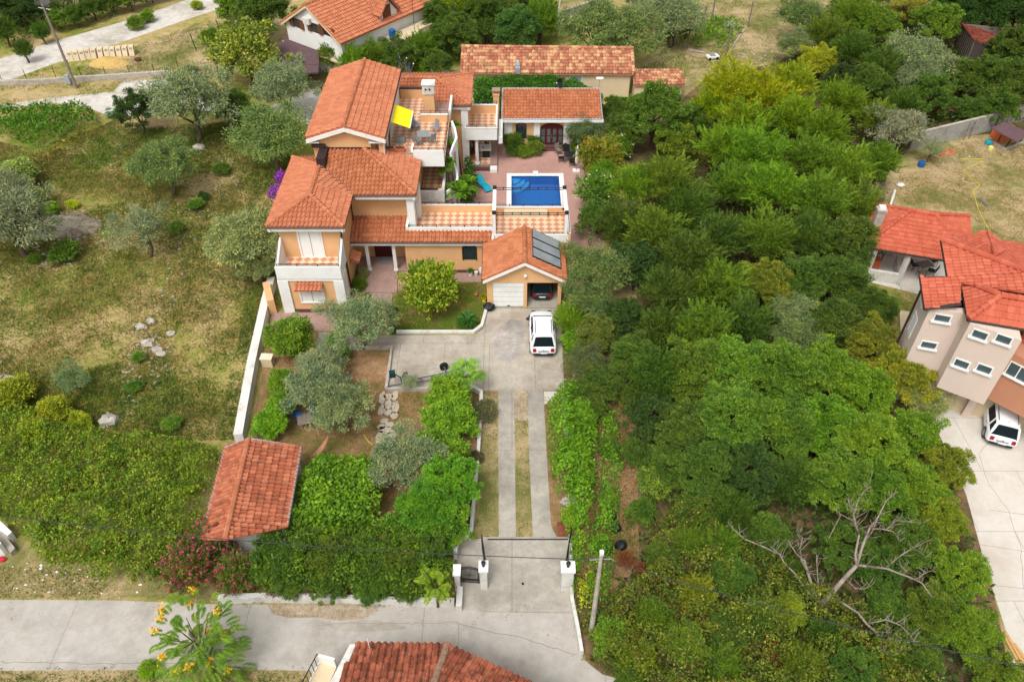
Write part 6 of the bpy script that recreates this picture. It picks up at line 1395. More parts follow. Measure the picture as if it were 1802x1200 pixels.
def stones(lst,name,lab,seed):
    rg=random.Random(seed)
    for a,b,r_,lb in lst:
        c=at(a,b); mb=MB(); mb.ball((c.x,c.y,r_*.25),r_,STONE,6,(1.2,.85,.6)); mb.v=[(x+rg.uniform(-.2,.2)*r_,y+rg.uniform(-.2,.2)*r_,z+rg.uniform(-.15,.15)*r_) for x,y,z in mb.v]; single(mb,name,lb,'stone',lab)
stones([(260,605,.42,'largest pale grey boulder in the middle of the olive meadow'),(277,617,.38,'pale boulder just below the largest one in the meadow'),(284,625,.32,'light boulder at the lower right of the meadow stone cluster'),(250,577,.36,'grey stone above the meadow stone cluster'),(266,566,.32,'pale stone at the top of the meadow stone line'),(302,588,.28,'lone white stone right of the meadow stone cluster'),(193,742,.55,'grey-brown boulder near the thin leaning olive'),(10,680,.9,'big grey rock at the left frame edge above the ivy'),(1000,885,.4,'pale rock by the ivy beside the driveway, upper of two'),(350,262,.5,'grey rock beside the trunk of the biggest olive'),(1283,47,.8,'white rubble heap stone on the far side of the vegetable plot')],'boulder','loose pale boulders',4)
def rubble(px,n,s0_,name,label,seed,m=STONE,cat='stones'):
    rg=random.Random(seed); poly=P(px); q=scatter(poly,6,np.random.default_rng(seed))[:n]; mb=MB()
    for a,b in q:
        r_=rg.uniform(.4,1)*s0_; o=len(mb.v); mb.ball((a,b,r_*.2),r_,m,4,(1.2,.9,.6))
        mb.v[o:]=[(x+rg.uniform(-.25,.25)*r_,y+rg.uniform(-.25,.25)*r_,z+rg.uniform(-.15,.15)*r_) for x,y,z in mb.v[o:]]
    o=mb.build(name); o['kind']='stuff'; o['label']=label; o['category']=cat; return o
rubble([(235,560),(300,600),(305,660),(230,720),(185,760),(170,750),(215,660),(230,610)],260,.12,'scattered_stones','loose pale stones strewn in a line through the olive meadow',5)
rubble([(320,270),(400,250),(420,330),(340,430),(300,560),(270,560),(300,440),(310,340)],260,.11,'scattered_stones','scattered small stones between the olives and the villa',6)
rubble([(65,380),(150,370),(165,400),(130,470),(60,470)],420,.17,'scattered_stones','stones heaped round the old grey wall and branches in the meadow',7)
rubble([(1640,300),(1660,265),(1760,250),(1800,262),(1700,285),(1650,300)],60,.11,'scattered_stones','builders debris scattered along the concrete fence',8)
rubble([(1240,150),(1330,60),(1400,100),(1330,130)],80,.14,'scattered_stones','pale gravel and stones on the dirt below the vegetable plot',9)
rubble([(0,1000),(60,985),(300,1030),(240,1050),(0,1052)],26,.08,'roadside_litter','white litter and stones on the dry verge beside the road',10,WHITE,'litter')
mb=MB(); rg=random.Random(5)
for i in range(26):
    a=at(rg.uniform(75,130),rg.uniform(375,405)); an=rg.uniform(-.9,-.1); l=rg.uniform(.8,2.2); mb.tube([a+Vector((0,0,.1)),a+Vector((math.cos(an)*l,math.sin(an)*l,.15+rg.random()*.3))],[.06,.03],BARKD if i%3 else WOODOLD,5)
tag(mb.build('branch_pile'),'pile of grey cut branches on the old stones in the meadow','branch pile')['kind']='stuff'
heap(112,400,3.4,2.0,.45,G_STONY,'stone_heap','old grey stone heap under the branch pile in the left meadow','stone heap',3)
# lower left corner
WB=thing('rubble_slab','broken white concrete frame lying in the ivy at the left frame edge','rubble',tuple(at(10,950)))
mb=MB(); mb.prism([at(2,940),at(10,929),at(30,948),at(23,955)],0,.7,WHITE_OLD,WHITE); mb.prism([at(-30,965),at(-12,948),at(15,971),at(10,977),at(-20,982)],0,.9,WHITE); mb.build('slab',WB); mb=MB(); mb.prism([at(-10,938),at(4,934),at(31,970),at(23,979)],0,.35,STONE); mb.build('footing',WB)
c=at(4,986); mb=MB(); mb.ball((c.x,c.y,.12),.2,plain('rag_red',s2l((190,30,60)),.8,.1,5),5,(1.3,.8,.6)); single(mb,'red_rag','crumpled red and white rag on the verge at the left edge','rag')
# right yard odds and ends
def drum(px_,py_,r_,h_,m,label,name='drum',cat='drum'):
    c=at(px_,py_); mb=MB(); mb.lathe((c.x,c.y,.0),[(r_*.95,0),(r_,h_*.1),(r_,h_*.9),(r_*.9,h_)],m,14); return single(mb,name,label,cat)
drum(1620,293,.3,.5,BLUEP,'small blue drum on the dry ground below the end of the concrete fence'); drum(1738,254,.28,.4,TURQ,'turquoise tub beside the concrete fence post'); drum(1742,264,.22,.35,plain('sack_yellow',s2l((210,206,110)),.7,.1,5),'pale yellow sack near the turquoise tub','sack','sack')
mb=MB(); P_=[at(a,b,.05) for a,b in ((1655,275),(1668,262),(1680,268),(1674,272),(1660,272))]; mb.tube(P_,.12,BRICKR,6); single(mb,'clay_pipe','orange clay pipe pieces on the ground below the concrete fence','pipe')
mb=MB(); a_,b_=at(1567,361,.1),at(1575,335,.1); mb.tube([a_,b_],.1,WHITE,8); single(mb,'white_pipe','white plastic pipe lying above the pavilion roof','pipe')
bag(1584,328,.3,WHITE_OLD,'white rubbish sack above the pavilion roof','rubbish_sack',(1.3,.9,.5))
mb=MB(); P_=[at(a,b,.04) for a,b in ((1690,280),(1730,280),(1728,284),(1700,297),(1695,302),(1724,325),(1712,337),(1716,350),(1722,370),(1737,400),(1750,420))]; mb.tube(P_,.035,LIGHTY,5); single(mb,'garden_hose','long yellow hose zigzagging over the dry yard to the red roofed house','hose')
mb=MB(); a_,b_=at(1726,350,.1),at(1738,362,.1); mb.tube([a_,b_],.14,WOODOLD,6); single(mb,'log','grey log lying right of the yellow hose in the dry yard','log')
DK=thing('dog_kennel','small brick-red kennel with grey lean-to roof in the corner by the concrete fence','kennel',tuple(at(1768,250)))
c=at(1768,248); mb=MB(); mb.obox((c.x,c.y+.4),.25,2.0,1.3,0,1.1,BRICKR); mb.build('wall',DK); mb=MB(); u=[at(1745,225,1.9),at(1790,250,1.5),at(1815,235,1.6),at(1770,215,1.9)]; mb.slab(u,.08,SLATE); mb.build('roof',DK); mb=MB(); mb.obox((c.x-.6,c.y-.3),.25,.5,.12,.05,.75,BLACKP); mb.build('doorway',DK)
for a,b in ((1769,260),(1783,256),(1795,250)):
    mb=MB(); q=at(a,b); mb.tube([q,q+Vector((.35,0,1.7))],.05,IRON,5); mb.build('post',DK)
mb=MB(); wall_path(mb,[at(1747,252),at(1769,264),at(1800,252)],.25,0,.15,STONE); mb.build('kerb',DK)
# pavilion furniture and planks
c=at(1622,478); table((c.x,c.y,.02),.3,'pale wooden table under the pavilion roof',1.1,.8,WOODOLD,WOODOLD,.72,'pavilion_table')
for a,b,rz,lb in ((1607,474,0,'dark chair at the left side of the pavilion table'),(1640,466,200,'dark chair behind the pavilion table'),(1636,484,150,'dark chair at the right front of the pavilion table'),(1618,489,80,'pale chair at the near side of the pavilion table')):
    q=at(a,b); chair((q.x,q.y,.02),R(rz),lb,BLACKP if 'dark' in lb else WOODOLD,group='chairs around the pavilion table',name='pavilion_chair')
for i,(a,b) in enumerate((((1765,1115),(1800,1180)),((1769,1113),(1810,1188)),((1780,1132),(1812,1182)),((1784,1133),(1818,1180)))):
    p_,q_=at(*a,.05),at(*b,.05); mb=MB(); wall_path(mb,[p_,q_],.14,.02,.1+.04*(i%2),plain('plank_yellow',s2l((190,150,96)),.8,.15,4)); single(mb,'wooden_plank',['leftmost plank of the four on the right yard','second plank from the left on the right yard','third plank from the left on the right yard','rightmost plank of the four on the right yard'][i],'plank','planks on the concrete yard')
bag(1076,912,.3,BLACKP,'black sack in the dry strip, uppermost of three','black_sack'); bag(1083,932,.32,BLACKP,'black sack in the dry strip, middle of three','black_sack'); bag(1092,963,.34,BLACKP,'black sack in the dry strip, lowest of three','black_sack')
mb=MB(); a_=at(1591,556,0); mb.prism([at(1580,552),at(1600,555),at(1590,592),at(1582,588)],0,.35,CREAM); single(mb,'side_platform','pale low concrete platform beside the left wall of the beige house','platform')
# ================================================================== VEGETATION
OL=(114,124,90); OLG=(98,116,62); GB=(86,112,34); GM=(68,92,34); GD=(50,74,32); GY=(122,134,34); GBR=(92,124,32)
MO='olives of the left meadow'
tree('olive',330,175,64,OL,'largest grey-green olive, forked dark trunk, beside the pale gravel drive',group=MO,flat=1.0)
tree('olive',288,292,48,OLG,'round greener olive with single ivy-wrapped trunk in the middle of the meadow',group=MO)
tree('olive_thin',248,402,46,OL,'slender airy olive with twisted pale trunk in the meadow centre',group=MO)
tree('olive',12,385,66,OL,'olive with dark trunk cut by the left frame edge',group=MO)
tree('olive',10,335,40,OL,'second olive crown at the left frame edge, upper and smaller',group=MO)
tree('olive',430,425,56,(132,142,92),'pale yellowish olive just left of the villa balcony tower',group=MO)
tree('olive',482,238,58,OLG,'dense green olive touching the left wall of the villa top storey',group=MO)
tree('olive',500,152,46,OL,'small grey olive behind the villa on the gravel turn',group=MO)
tree('olive_thin',124,662,28,(96,116,76),'tiny faint olive with leaning stem above the ivy bank',group=MO)
tree('olive',452,470,30,(110,120,70),'small olive crown tucked between the pale olive and the villa wall',group=MO)
sg='small bushes of the left meadow'
for px_,py_,r_,c_,lb in ((52,350,22,GY,'yellow-green bush beside the upper left olive'),(87,366,14,GBR,'bright green low bush on top of the old stone heap'),(127,359,9,GY,'tiny yellow-green tuft on the stone heap'),(30,305,28,OLG,'round green bush at the lower end of the left hedge bank'),(112,442,22,GM,'olive-green bush below the stone heap'),(60,455,11,GM,'tiny green bush left of the bush below the stone heap'),(188,412,6,GBR,'tiny bright tuft left of the slender olive'),(311,400,12,GM,'small dark bush between the slender and the green olive'),(345,359,12,GM,'small green tuft near the scattered stones right of the green olive'),(390,297,13,GM,'green tuft in the stones above the pale olive'),(358,345,9,GD,'small dark tuft nearest the villa side stones'),(243,628,11,GM,'small green bush in the meadow stone cluster'),(300,800,10,GBR,'bright little bush at the upper rim of the ivy'),(235,680,12,GM,'green tuft under the line of stones in the lower meadow'),(302,745,14,GM,'dark green tuft at the upper right rim of the ivy bank')):
    tree('shrub',px_,py_,r_*1.05,tuple(int(v*1.12) for v in c_),lb,'bush',sg,'meadow_bush',flat=.75)
# upper left
tree('dense',242,195,34,GD,'round dark green shrub at the end of the gravel drive left of the largest olive','bush')
tree('dense',408,190,30,GM,'dark green shrub right of the largest olive','bush')
tree('citrus',460,205,20,GM,'small green bush beside the gravel turn under the grey olive','bush')
tree('bloom_lime',432,95,52,(106,122,50),'broad pale-flowered tree left of the purple-brown carport')
tree('broad',462,22,40,GM,'dark green tree left of the white gabled house')
tree('broad',420,10,36,GB,'lighter green tree at the top edge left of the white gabled house')
tree('dense',405,60,20,GB,'small bright bush in the dry grass above the pale-flowered tree','bush')
tree('shrub',370,66,16,GB,'low bush by the slanting fence posts','bush')
tree('upright',42,88,17,GM,'young tree with dark trunk standing on the edge of the pale track at upper left')
tree('olive_thin',238,42,12,GB,'small sapling left of two on the pale track','sapling') if False else tree('shrub',238,42,13,GB,'lower of two saplings on the edge of the pale track','sapling',name='sapling')
tree('shrub',258,30,12,GB,'sapling just beyond the lower one across the pale track','sapling',name='sapling')
tree('shrub',346,10,9,GY,'tiny sapling at the top edge of the pale track','sapling',name='sapling')
hg='bushes and trees along the far side of the pale track'
for px_,py_,r_,c_,k_,lb in ((5,53,23,GM,'upright','first green tree from the left frame edge beyond the pale track'),(38,21,25,GD,'broad','dark green crown behind the young tree on the track'),(20,1,33,GD,'broad','dark tree in the upper left corner'),(72,57,16,GM,'upright','green hedge tree to the right of the young tree on the track'),(100,35,16,GB,'dense','green bush directly behind the utility pole'),(132,27,18,GM,'dense','green bush right of the utility pole beyond the track'),(162,15,18,GM,'dense','dark flowering bush in the middle of the far side of the track'),(115,-13,29,(90,84,62),'olive_thin','brownish bare-looking tree at the top edge beside the cistern'),(195,3,18,GM,'dense','dark bush fourth along the far side of the track'),(225,-7,20,GB,'broad','green bush left of the saplings beyond the track'),(262,-19,20,GM,'dense','dark bush at the top edge above the saplings'),(300,-29,22,GM,'dense','last dark bush at the top edge beside the track')):
    tree(k_,px_,py_,r_,c_,lb,'tree',hg)
# top centre
tg='trees between the gabled house and the barn'
for px_,py_,r_,c_,k_,lb in ((585,98,27,GB,'upright','bright green tree under the left corner of the orange roof'),(622,112,28,GBR,'upright','bright green tree directly behind the villa top ridge'),(655,100,28,GB,'shoot','bright green tree below the dormer of the gabled house'),(700,102,30,GM,'broad','green tree under the balcony of the gabled house'),(742,82,28,GB,'shoot','green tree right of the balcony of the gabled house'),(770,112,24,GM,'dense','dark shrub behind the satellite dishes'),(775,40,34,GM,'broad','tall green tree right of the gabled house roof'),(800,60,36,GM,'broad','dense green tree above the left end of the barn'),(800,10,40,GY,'shoot','yellow-green tree at the top edge right of the gabled house'),(850,30,36,GM,'broad','green tree at the top edge above the barn'),(738,120,18,GBR,'shrub','bright little shrub between the dish and the barn path'),(905,52,38,(64,92,44),'dense','round dark blue-green tree above the barn roof'),(952,35,34,GB,'upright','bright green tree left of the concrete tank'),(880,8,34,GM,'broad','dark tree at the top edge behind the round tree'),(940,-2,30,GM,'broad','dark crown at the top edge left of the tank')):
    tree(k_,px_,py_,r_,c_,lb,'tree',tg)
tree('olive',1052,48,54,OLG,'big spreading olive behind the barn, left one of the pair'); tree('olive',1105,62,52,OLG,'big olive over the right end of the barn roof'); tree('olive',1185,28,46,OL,'grey olive at the top edge right of the big olives'); tree('dense',1188,50,26,GM,'dark bush under the grey olive at the vegetable plot','bush')
tree('olive',1140,8,34,OL,'olive crown at the top edge between the big olives')
mass('hedge',[tuple(at(a,b,2.2)[:2]) for a,b in ((832,135),(950,130),(1000,136),(1060,160),(1062,190),(1000,178),(900,172),(834,180))],2.4,(52,92,22),'dense dark green laurel hedge between the barn and the pool house','hedge',dens=300,L=.18,W=.1,seed=21,kind='thing',lump=.25,minh=.75,ragged=0)
mass('hedge',[tuple(at(a,b,1.6)[:2]) for a,b in ((835,170),(884,170),(884,205),(835,205))],2.2,(50,88,24),'dark green hedge block between the villa rear wing and the pool house chimney','hedge',dens=160,L=.22,W=.13,seed=22,kind='thing',lump=.2,minh=.8,ragged=0)
# vegetable plot
mass('vegetable_bed',[tuple(at(a,b)[:2]) for a,b in ((1212,88),(1222,45),(1256,36),(1310,48),(1280,96))],.9,(84,116,30),'leafy vegetable plants filling the fenced plot','vegetables',dens=40,L=.3,W=.16,seed=23)
# right of the pool house
rg_='trees and shrubs right of the pool house'
for px_,py_,r_,c_,k_,lb in ((1155,200,50,(74,98,36),'broad','large dark tree with bare dark trunk right of the pool house'),(1085,196,28,GM,'dense','dark green shrub touching the right end of the pool house roof'),(1095,235,32,GM,'dense','dark shrub below the right corner of the pool house roof'),(1030,232,30,(84,100,60),'olive','small olive in front of the pool house right wing'),(1215,215,28,GM,'dense','dark shrub right of the large dark-trunked tree'),(1190,250,34,(90,112,36),'dense','olive-green bush below the large dark-trunked tree')):
    tree(k_,px_,py_,r_,c_,lb,'tree',rg_)
tree('oleander_orange',1055,278,40,(104,116,40),'bushy orange-tipped photinia beside the closed parasol','bush',name='photinia_bush'); tree('oleander_white',1052,340,42,(84,116,46),'white-flowering oleander at the right edge of the pool deck','bush',name='oleander_bush')
tree('oleander_white',1085,260,28,(96,124,40),'small white-flowered bush behind the orange-tipped photinia','bush',name='oleander_bush')
tree('upright',1060,310,26,GBR,'bright green upright bush between the photinia and the white oleander','bush')
tree('citrus',1052,385,32,GM,'dark green bush by the terrace corner right of the pool','bush')
# pool house shrubs
tree('citrus',903,250,16,GM,'climbing shrub at the left corner of the pool house','bush',name='climbing_shrub'); tree('citrus',940,245,13,GM,'small round shrub between the arched window and double door','bush',name='climbing_shrub')
tree('shrub',903,265,12,GM,'low dark shrub at the deck edge, left of three before the pool house','bush'); tree('shrub',922,268,12,GB,'low shrub in the middle of three before the pool house','bush'); tree('shrub',940,262,14,(90,104,36),'low olive shrub at the right of three before the pool house','bush')
tree('citrus',1020,258,14,GM,'dark low shrub behind the patio table','bush')
# pinnate young trees at the curved stair
def frond_tree(px,py,zc,rr_,n,label,col,name='papaya_tree',flower=None,per=44,fl=1.0,levels=1,cat='tree',lf=(.34,.07),foot=None):
    c=at(px,py,zc); f0=foot or (c.x,c.y,0); t=thing(name,label,cat,f0)
    rng=np.random.default_rng(int(px)); P_=[];D_=[];N_=[];Ls=[]; FP=[]
    for l in range(levels):
        cz=-l*rr_*.55
        for i in range(n):
            a=2*math.pi*i/n+rng.random()*.5+l; el=rng.choice([rng.uniform(-.05,.9),rng.uniform(.7,1.4)]) if l==0 else rng.uniform(-.2,.5); ln=rr_*rng.uniform(.7,1.1)*(1 if levels==1 else .46)
            off=np.array([math.cos(a),math.sin(a),0])*(rr_*(.28 if levels==1 else .92)*rng.random()**.6); d0=np.array([math.cos(a)*math.cos(el),math.sin(a)*math.cos(el),math.sin(el)])
            for k in range(per):
                u=.12+.88*(k//2)/(per/2); p=off+d0*ln*u+np.array([0,0,-.45*ln*u*u+cz]); sd=np.array([-math.sin(a),math.cos(a),0])*(1 if k%2 else -1)
                P_.append(p);D_.append(sd*.9+d0*.45+np.array([0,0,-.15]));N_.append(np.array([0,0,1.0])+rng.normal(size=3)*.15);Ls.append(lf[0]*ln/1.2*(math.sin(math.pi*min(1,u*.9+.08))**.6+.15))
            if flower and rng.random()<.09:
                q=off+d0*ln*.55+np.array([0,0,.2+cz]); FP+= [q+rng.normal(size=3)*np.array([.09,.09,.06]) for _ in range(26)]
    Ls=np.array(Ls); sets=[(np.array(P_),np.array(D_),nrm(np.array(N_)),Ls,lf[1]*Ls/lf[0],0)]; mats=[LEAF]
    if FP: FP=np.array(FP); sets.append((FP,rdir(len(FP),rng),nrm(rdir(len(FP),rng)+np.array([0,0,1])),.13,.11,1)); mats.append(flower)
    me=leaf_mesh('crown',sets,mats); o=bpy.data.objects.new('crown',me); sc.collection.objects.link(o); o.parent=t; o.location=Vector((c.x,c.y,zc))-Vector(f0); o.color=(*s2l(col),1)
    mb=MB(); a=Vector(f0); b=Vector((c.x,c.y,zc)); mb.tube([a,a.lerp(b,.5)+Vector((.04,.02,0)),b+Vector((0,0,-.02))],[.08,.06,.04],BARK,7)
    if levels>1:
        for i in range(9): an=i*.7; mb.tube([a.lerp(b,.45+.05*i),b+Vector((math.cos(an)*rr_*.5,math.sin(an)*rr_*.5,-rr_*.1*i*.5))],[.045,.015],BARK,5)
    mb.build('trunk',t); return t
PG='young feathery trees by the curved white stair'
for px_,py_,z_,r_,n_,lb,f_ in ((798,222,5.6,.85,16,'highest feathery crown of the four by the stair, beside the tall white pilaster',(-4.45,62.0,0)),(791,252,5.8,.7,13,'small feathery crown second from the top by the stair',(-4.75,58.3,0)),(787,292,5.2,1.0,18,'feathery crown in front of the shaded lower terrace',(-5.0,56.0,0)),(805,335,3.6,1.2,26,'low bright feathery crown between the stair foot and the lounger',(-4.4,54.0,0)),(822,325,2.8,1.15,20,'low feathery crown nearest the turquoise lounger',(-3.6,54.8,0))):
    frond_tree(px_,py_,z_,r_,n_,lb,(104,146,36),foot=f_,name='feathery_sapling')['group']=PG
frond_tree(333,1108,4.2,1.7,34,'leafy pinnate tree with orange-yellow flower heads standing over the road at lower left',(104,134,40),name='tree_of_heaven',flower=FL_YEL,per=42,levels=5,lf=(.36,.052))
frond_tree(766,1028,2.2,1.0,16,'bright yellow-green palm-like plant left of the iron foot gate',(128,150,40),name='cabbage_palm',lf=(.3,.1))
def fan_palm(px,py,rr_,zc,label,col,name,n=22,stem=.16,kind='fan',cat='palm'):
    c=at(px,py,zc); t=thing(name,label,cat,(c.x,c.y,0)); rng=np.random.default_rng(int(py)); P_=[];D_=[];N_=[];L_=[];W_=[]
    for i in range(n):
        a=i*2.4; el=math.asin(min(1,.1+.85*(1-i/n)))-.25; d0=np.array([math.cos(a)*math.cos(el),math.sin(a)*math.cos(el),math.sin(el)])
        if kind=='fan':
            b=d0*rr_*(.5 if i%2 else .15); sd=np.array([-math.sin(a),math.cos(a),0]); 
            for k in range(16):
                u=(k/15-.5)*2.4; P_.append(b); D_.append(d0*math.cos(u)+sd*math.sin(u)+np.array([0,0,-.12])); N_.append(np.cross(d0,sd)+rng.normal(size=3)*.1); L_.append(rr_*.55); W_.append(.07)
        else:
            for k in range(44):
                u=.1+.9*(k//2)/22; sd=np.array([-math.sin(a),math.cos(a),0])*(1 if k%2 else -1); P_.append(d0*rr_*u+np.array([0,0,-.35*rr_*u*u])); D_.append(sd+d0*.8+np.array([0,0,.25])); N_.append(np.array([0,0,1.])+rng.normal(size=3)*.1); L_.append(.3*rr_*math.sin(math.pi*min(1,u*.85+.1))+.05); W_.append(.035)
    me=leaf_mesh('crown',[(np.array(P_),np.array(D_),nrm(np.array(N_)),np.array(L_),np.array(W_),0)],[LEAF]); o=bpy.data.objects.new('crown',me); sc.collection.objects.link(o); o.parent=t; o.location=(0,0,zc); o.color=(*[a*b for a,b in zip(s2l(col),LB)],1)
    mb=MB(); mb.tube([(c.x,c.y,0),(c.x,c.y,zc)],[stem,stem*.8],BARK,8); mb.build('trunk',t); return t
fan_palm(822,660,1.35,1.9,'green fan palm at the corner of the concrete yard behind the citrus',(96,130,56),'fan_palm')
fan_palm(822,563,.85,.45,'dark spiky cycad at the corner of the front lawn',(44,84,30),'cycad',26,.2,'feather','cycad')
fan_palm(196,201,.8,.3,'blue-green agave at the end of the gravel drive beside the hedge bank',(84,112,96),'agave',14,.1,'fan','agave')
# garden trees
gg='trees of the villa garden'
tree('olive',633,565,52,OL,'grey olive in front of the entrance path with trunk in bare soil',group=gg); tree('olive',612,590,30,OL,'lower left part of the olive by the entrance, a smaller stem',group=gg) if False else None
tree('olive',556,682,48,OL,'big grey olive over the blue chairs, left crown',group=gg); tree('olive',598,715,48,(112,124,84),'big grey olive beside the flagstones, right crown with visible trunk',group=gg); tree('olive',565,645,36,(120,130,94),'grey olive crown behind the two big ones',group=gg)
tree('olive',708,808,52,OL,'grey olive at the lower end of the flagstone path',group=gg)
tree('olive_thin',722,672,15,(128,138,100),'tiny young olive on the kerb in front of the boat trailer',group=gg)
tree('limetip',760,510,50,(108,132,34),'rounded yellow-green tree in the front lawn before the arched window',group=gg,name='privet_tree')
tree('upright',748,488,32,(88,120,32),'upright green shoots rising behind the yellow-green lawn tree',group=gg) 
tree('citrus',512,598,36,GBR,'bright green citrus below the villa patio by the boundary wall',group=gg); tree('citrus',495,672,22,GBR,'small bright citrus, middle of the three along the boundary wall',group=gg); tree('citrus',492,715,22,GBR,'bright citrus above the lowest of the boundary wall trees',group=gg); tree('citrus',475,745,27,GBR,'bright citrus nearest the tiled shed',group=gg)
tree('shrub',588,605,18,GBR,'bright green shrub under the entrance olive','bush'); tree('shrub',598,622,16,(80,112,50),'green shrub at the foot of the entrance olive','bush')
for px_,py_,r_,c_,lb in ((792,700,35,(98,126,34),'yellow-green tree just below the fan palm'),(790,742,40,(94,122,34),'yellow-green tree in the middle of the column by the driveway wall'),(815,745,24,GBR,'bright sapling crown leaning towards the driveway wall'),(776,796,42,(88,122,34),'bright green tree right of the lower olive'),(790,848,46,(82,120,32),'bright green tree halfway down the driveway wall'),(752,895,46,(80,118,32),'large bright tree above the iron gate'),(785,922,38,(84,120,32),'bright tree hugging the wall above the iron gate'),(715,935,42,(76,108,32),'green tree above the hedge left of the iron gate')):
    tree('citrus' if r_<45 else 'broad',px_,py_,r_,c_,lb,'tree',gg,'garden_tree')
tree('shrub',849,725,20,(84,86,64),'greyish twiggy bush spilling over the driveway wall','bush'); tree('shrub',838,805,12,(86,84,56),'small brownish bush on the driveway wall','bush')
tree('shrub',640,480,10,(110,120,90),'grey-leaved shrub left of the entrance steps','bush'); tree('shrub',632,500,12,GB,'green shrub beside the tower wall at the entrance','bush'); tree('shrub',690,545,8,GM,'low green shrub at the left side of the front lawn','bush'); tree('shrub',693,575,7,GM,'tiny green shrub at the lawn kerb','bush')
mass('vine_pergola',[tuple(at(a,b,1.9)[:2]) for a,b in ((525,832),(560,800),(640,800),(672,820),(668,880),(655,930),(590,945),(528,940),(478,900),(515,890))],2.4,(84,118,30),'flat bright green grapevine canopy beside the tiled shed','vine',dens=420,L=.17,W=.14,seed=31,kind='thing',lump=.18,minh=.75)
mass('laurel_hedge',[tuple(at(a,b,1.3)[:2]) for a,b in ((452,950),(490,905),(560,930),(690,930),(760,960),(800,985),(800,1052),(700,1050),(600,1042),(500,1038),(455,1035),(440,1000))],2.3,(74,100,28),'dense dark green hedge along the road between oleander and iron gate','hedge',dens=520,L=.16,W=.075,seed=32,kind='thing',lump=.35,minh=.6)
mass('garden_undergrowth',[tuple(at(a,b)[:2]) for a,b in ((690,900),(820,820),(830,940),(800,960),(690,950))],.9,(74,104,34),'low green undergrowth below the garden trees by the driveway wall','undergrowth',dens=60,seed=33)
hb='bushes of the roadside hedge'
for px_,py_,r_,c_,lb in ((478,985,40,GM,'dark rounded hedge bush right of the big magenta oleander'),(535,975,40,GM,'dark hedge bush below the right corner of the shed'),(590,985,42,(78,100,32),'rounded hedge bush in the middle behind the road wall'),(648,985,42,GM,'hedge bush right of the middle one behind the road wall'),(700,985,40,(78,98,34),'reddish-green hedge bush left of the gate palm'),(750,975,38,GM,'hedge bush above the yellow-green gate palm'),(510,1020,32,GM,'low hedge bush directly above the white road wall, left'),(580,1025,32,GM,'low hedge bush directly above the white road wall, middle'),(655,1028,32,GM,'low hedge bush directly above the white road wall, right'),(720,1025,30,GM,'low hedge bush at the right end of the road wall')):
    tree('dense',px_,py_,r_,c_,lb,'bush',hb,'hedge_bush')
og='oleanders along the road wall'
tree('oleander_pink',375,958,50,(88,100,48),'big magenta-flowering oleander below the shed roof','bush',og,'oleander_bush'); tree('oleander_pink',332,1002,50,(88,100,48),'magenta oleander at the right end of the ivy bank','bush',og,'oleander_bush'); tree('oleander_pink',418,1010,42,(78,100,40),'magenta oleander behind the yellow-flowered roadside tree','bush',og,'oleander_bush')
tree('oleander_pink',485,1030,22,(78,100,40),'small pink oleander in front of the hedge, left of two above the white wall','bush',og,'oleander_bush'); tree('oleander_pink',535,1025,24,(80,100,40),'small pink oleander in front of the hedge, right of two above the white wall','bush',og,'oleander_bush'); tree('oleander_pink',555,965,14,(80,100,40),'single pink flower cluster bush on top of the hedge','bush',og,'oleander_bush')
# bougainvillea and creepers
for a,b,z_,rr_,lb in ((495,312,2.2,.7,'upper clump of purple bougainvillea at the left villa wall'),(488,340,2.0,.8,'lower clump of purple bougainvillea at the left villa wall')):
    c=at(a,b,z_); rng=np.random.default_rng(a); t=thing('bougainvillea',lb,'climbing plant',(c.x,c.y,0)); d=rdir(500,rng); p=d*rr_*rng.random((500,1))**.4
    me=leaf_mesh('flowers',[(p,rdir(500,rng),d,.14,.12,0),(p[:200]*.9,rdir(200,rng),d[:200],.16,.09,1)],[FL_PUR,LEAF]); o=bpy.data.objects.new('flowers',me); sc.collection.objects.link(o); o.parent=t; o.location=(0,0,z_); o.color=(*s2l(GM),1)
    mb=MB(); mb.tube([(c.x,c.y,0),(c.x,c.y,z_)],.05,BARK,5); mb.build('stem',t)
mass('creeper',[(-4.3,55.2),(-3.2,55.2),(-3.0,60),(-3.4,62.3),(-4.25,62.3)],2.4,(54,86,30),'dark green climbing shrub between the curved stair wall and the porch','climbing plant',dens=260,L=.2,W=.12,seed=35,kind='thing',lump=.4,minh=.5)
mass('ivy_strip',P([(964,715),(1010,690),(1048,745),(1050,820),(1042,900),(1025,1000),(1005,1060),(1001,950),(972,860),(962,780)]),1.9,(84,124,28),'bright green ivy and creepers covering the bank right of the driveway','ivy',dens=380,L=.13,W=.1,seed=36,lump=.8,minh=.3)
mass('ivy_strip',P([(1056,720),(1090,735),(1095,860),(1082,960),(1070,1060),(1030,1080),(1030,980),(1050,900)]),1.3,(80,122,30),'second narrow strip of green weeds right of the dry lane','weeds',dens=300,L=.14,W=.07,seed=37,lump=.9)
mass('ivy_strip',P([(1015,985),(1050,1010),(1045,1075),(1016,1080)]),1.2,(128,140,36),'yellow-green weeds around the foot of the concrete utility pole','weeds',dens=280,L=.14,W=.08,seed=38)
ls_='shrubs of the bank right of the driveway'
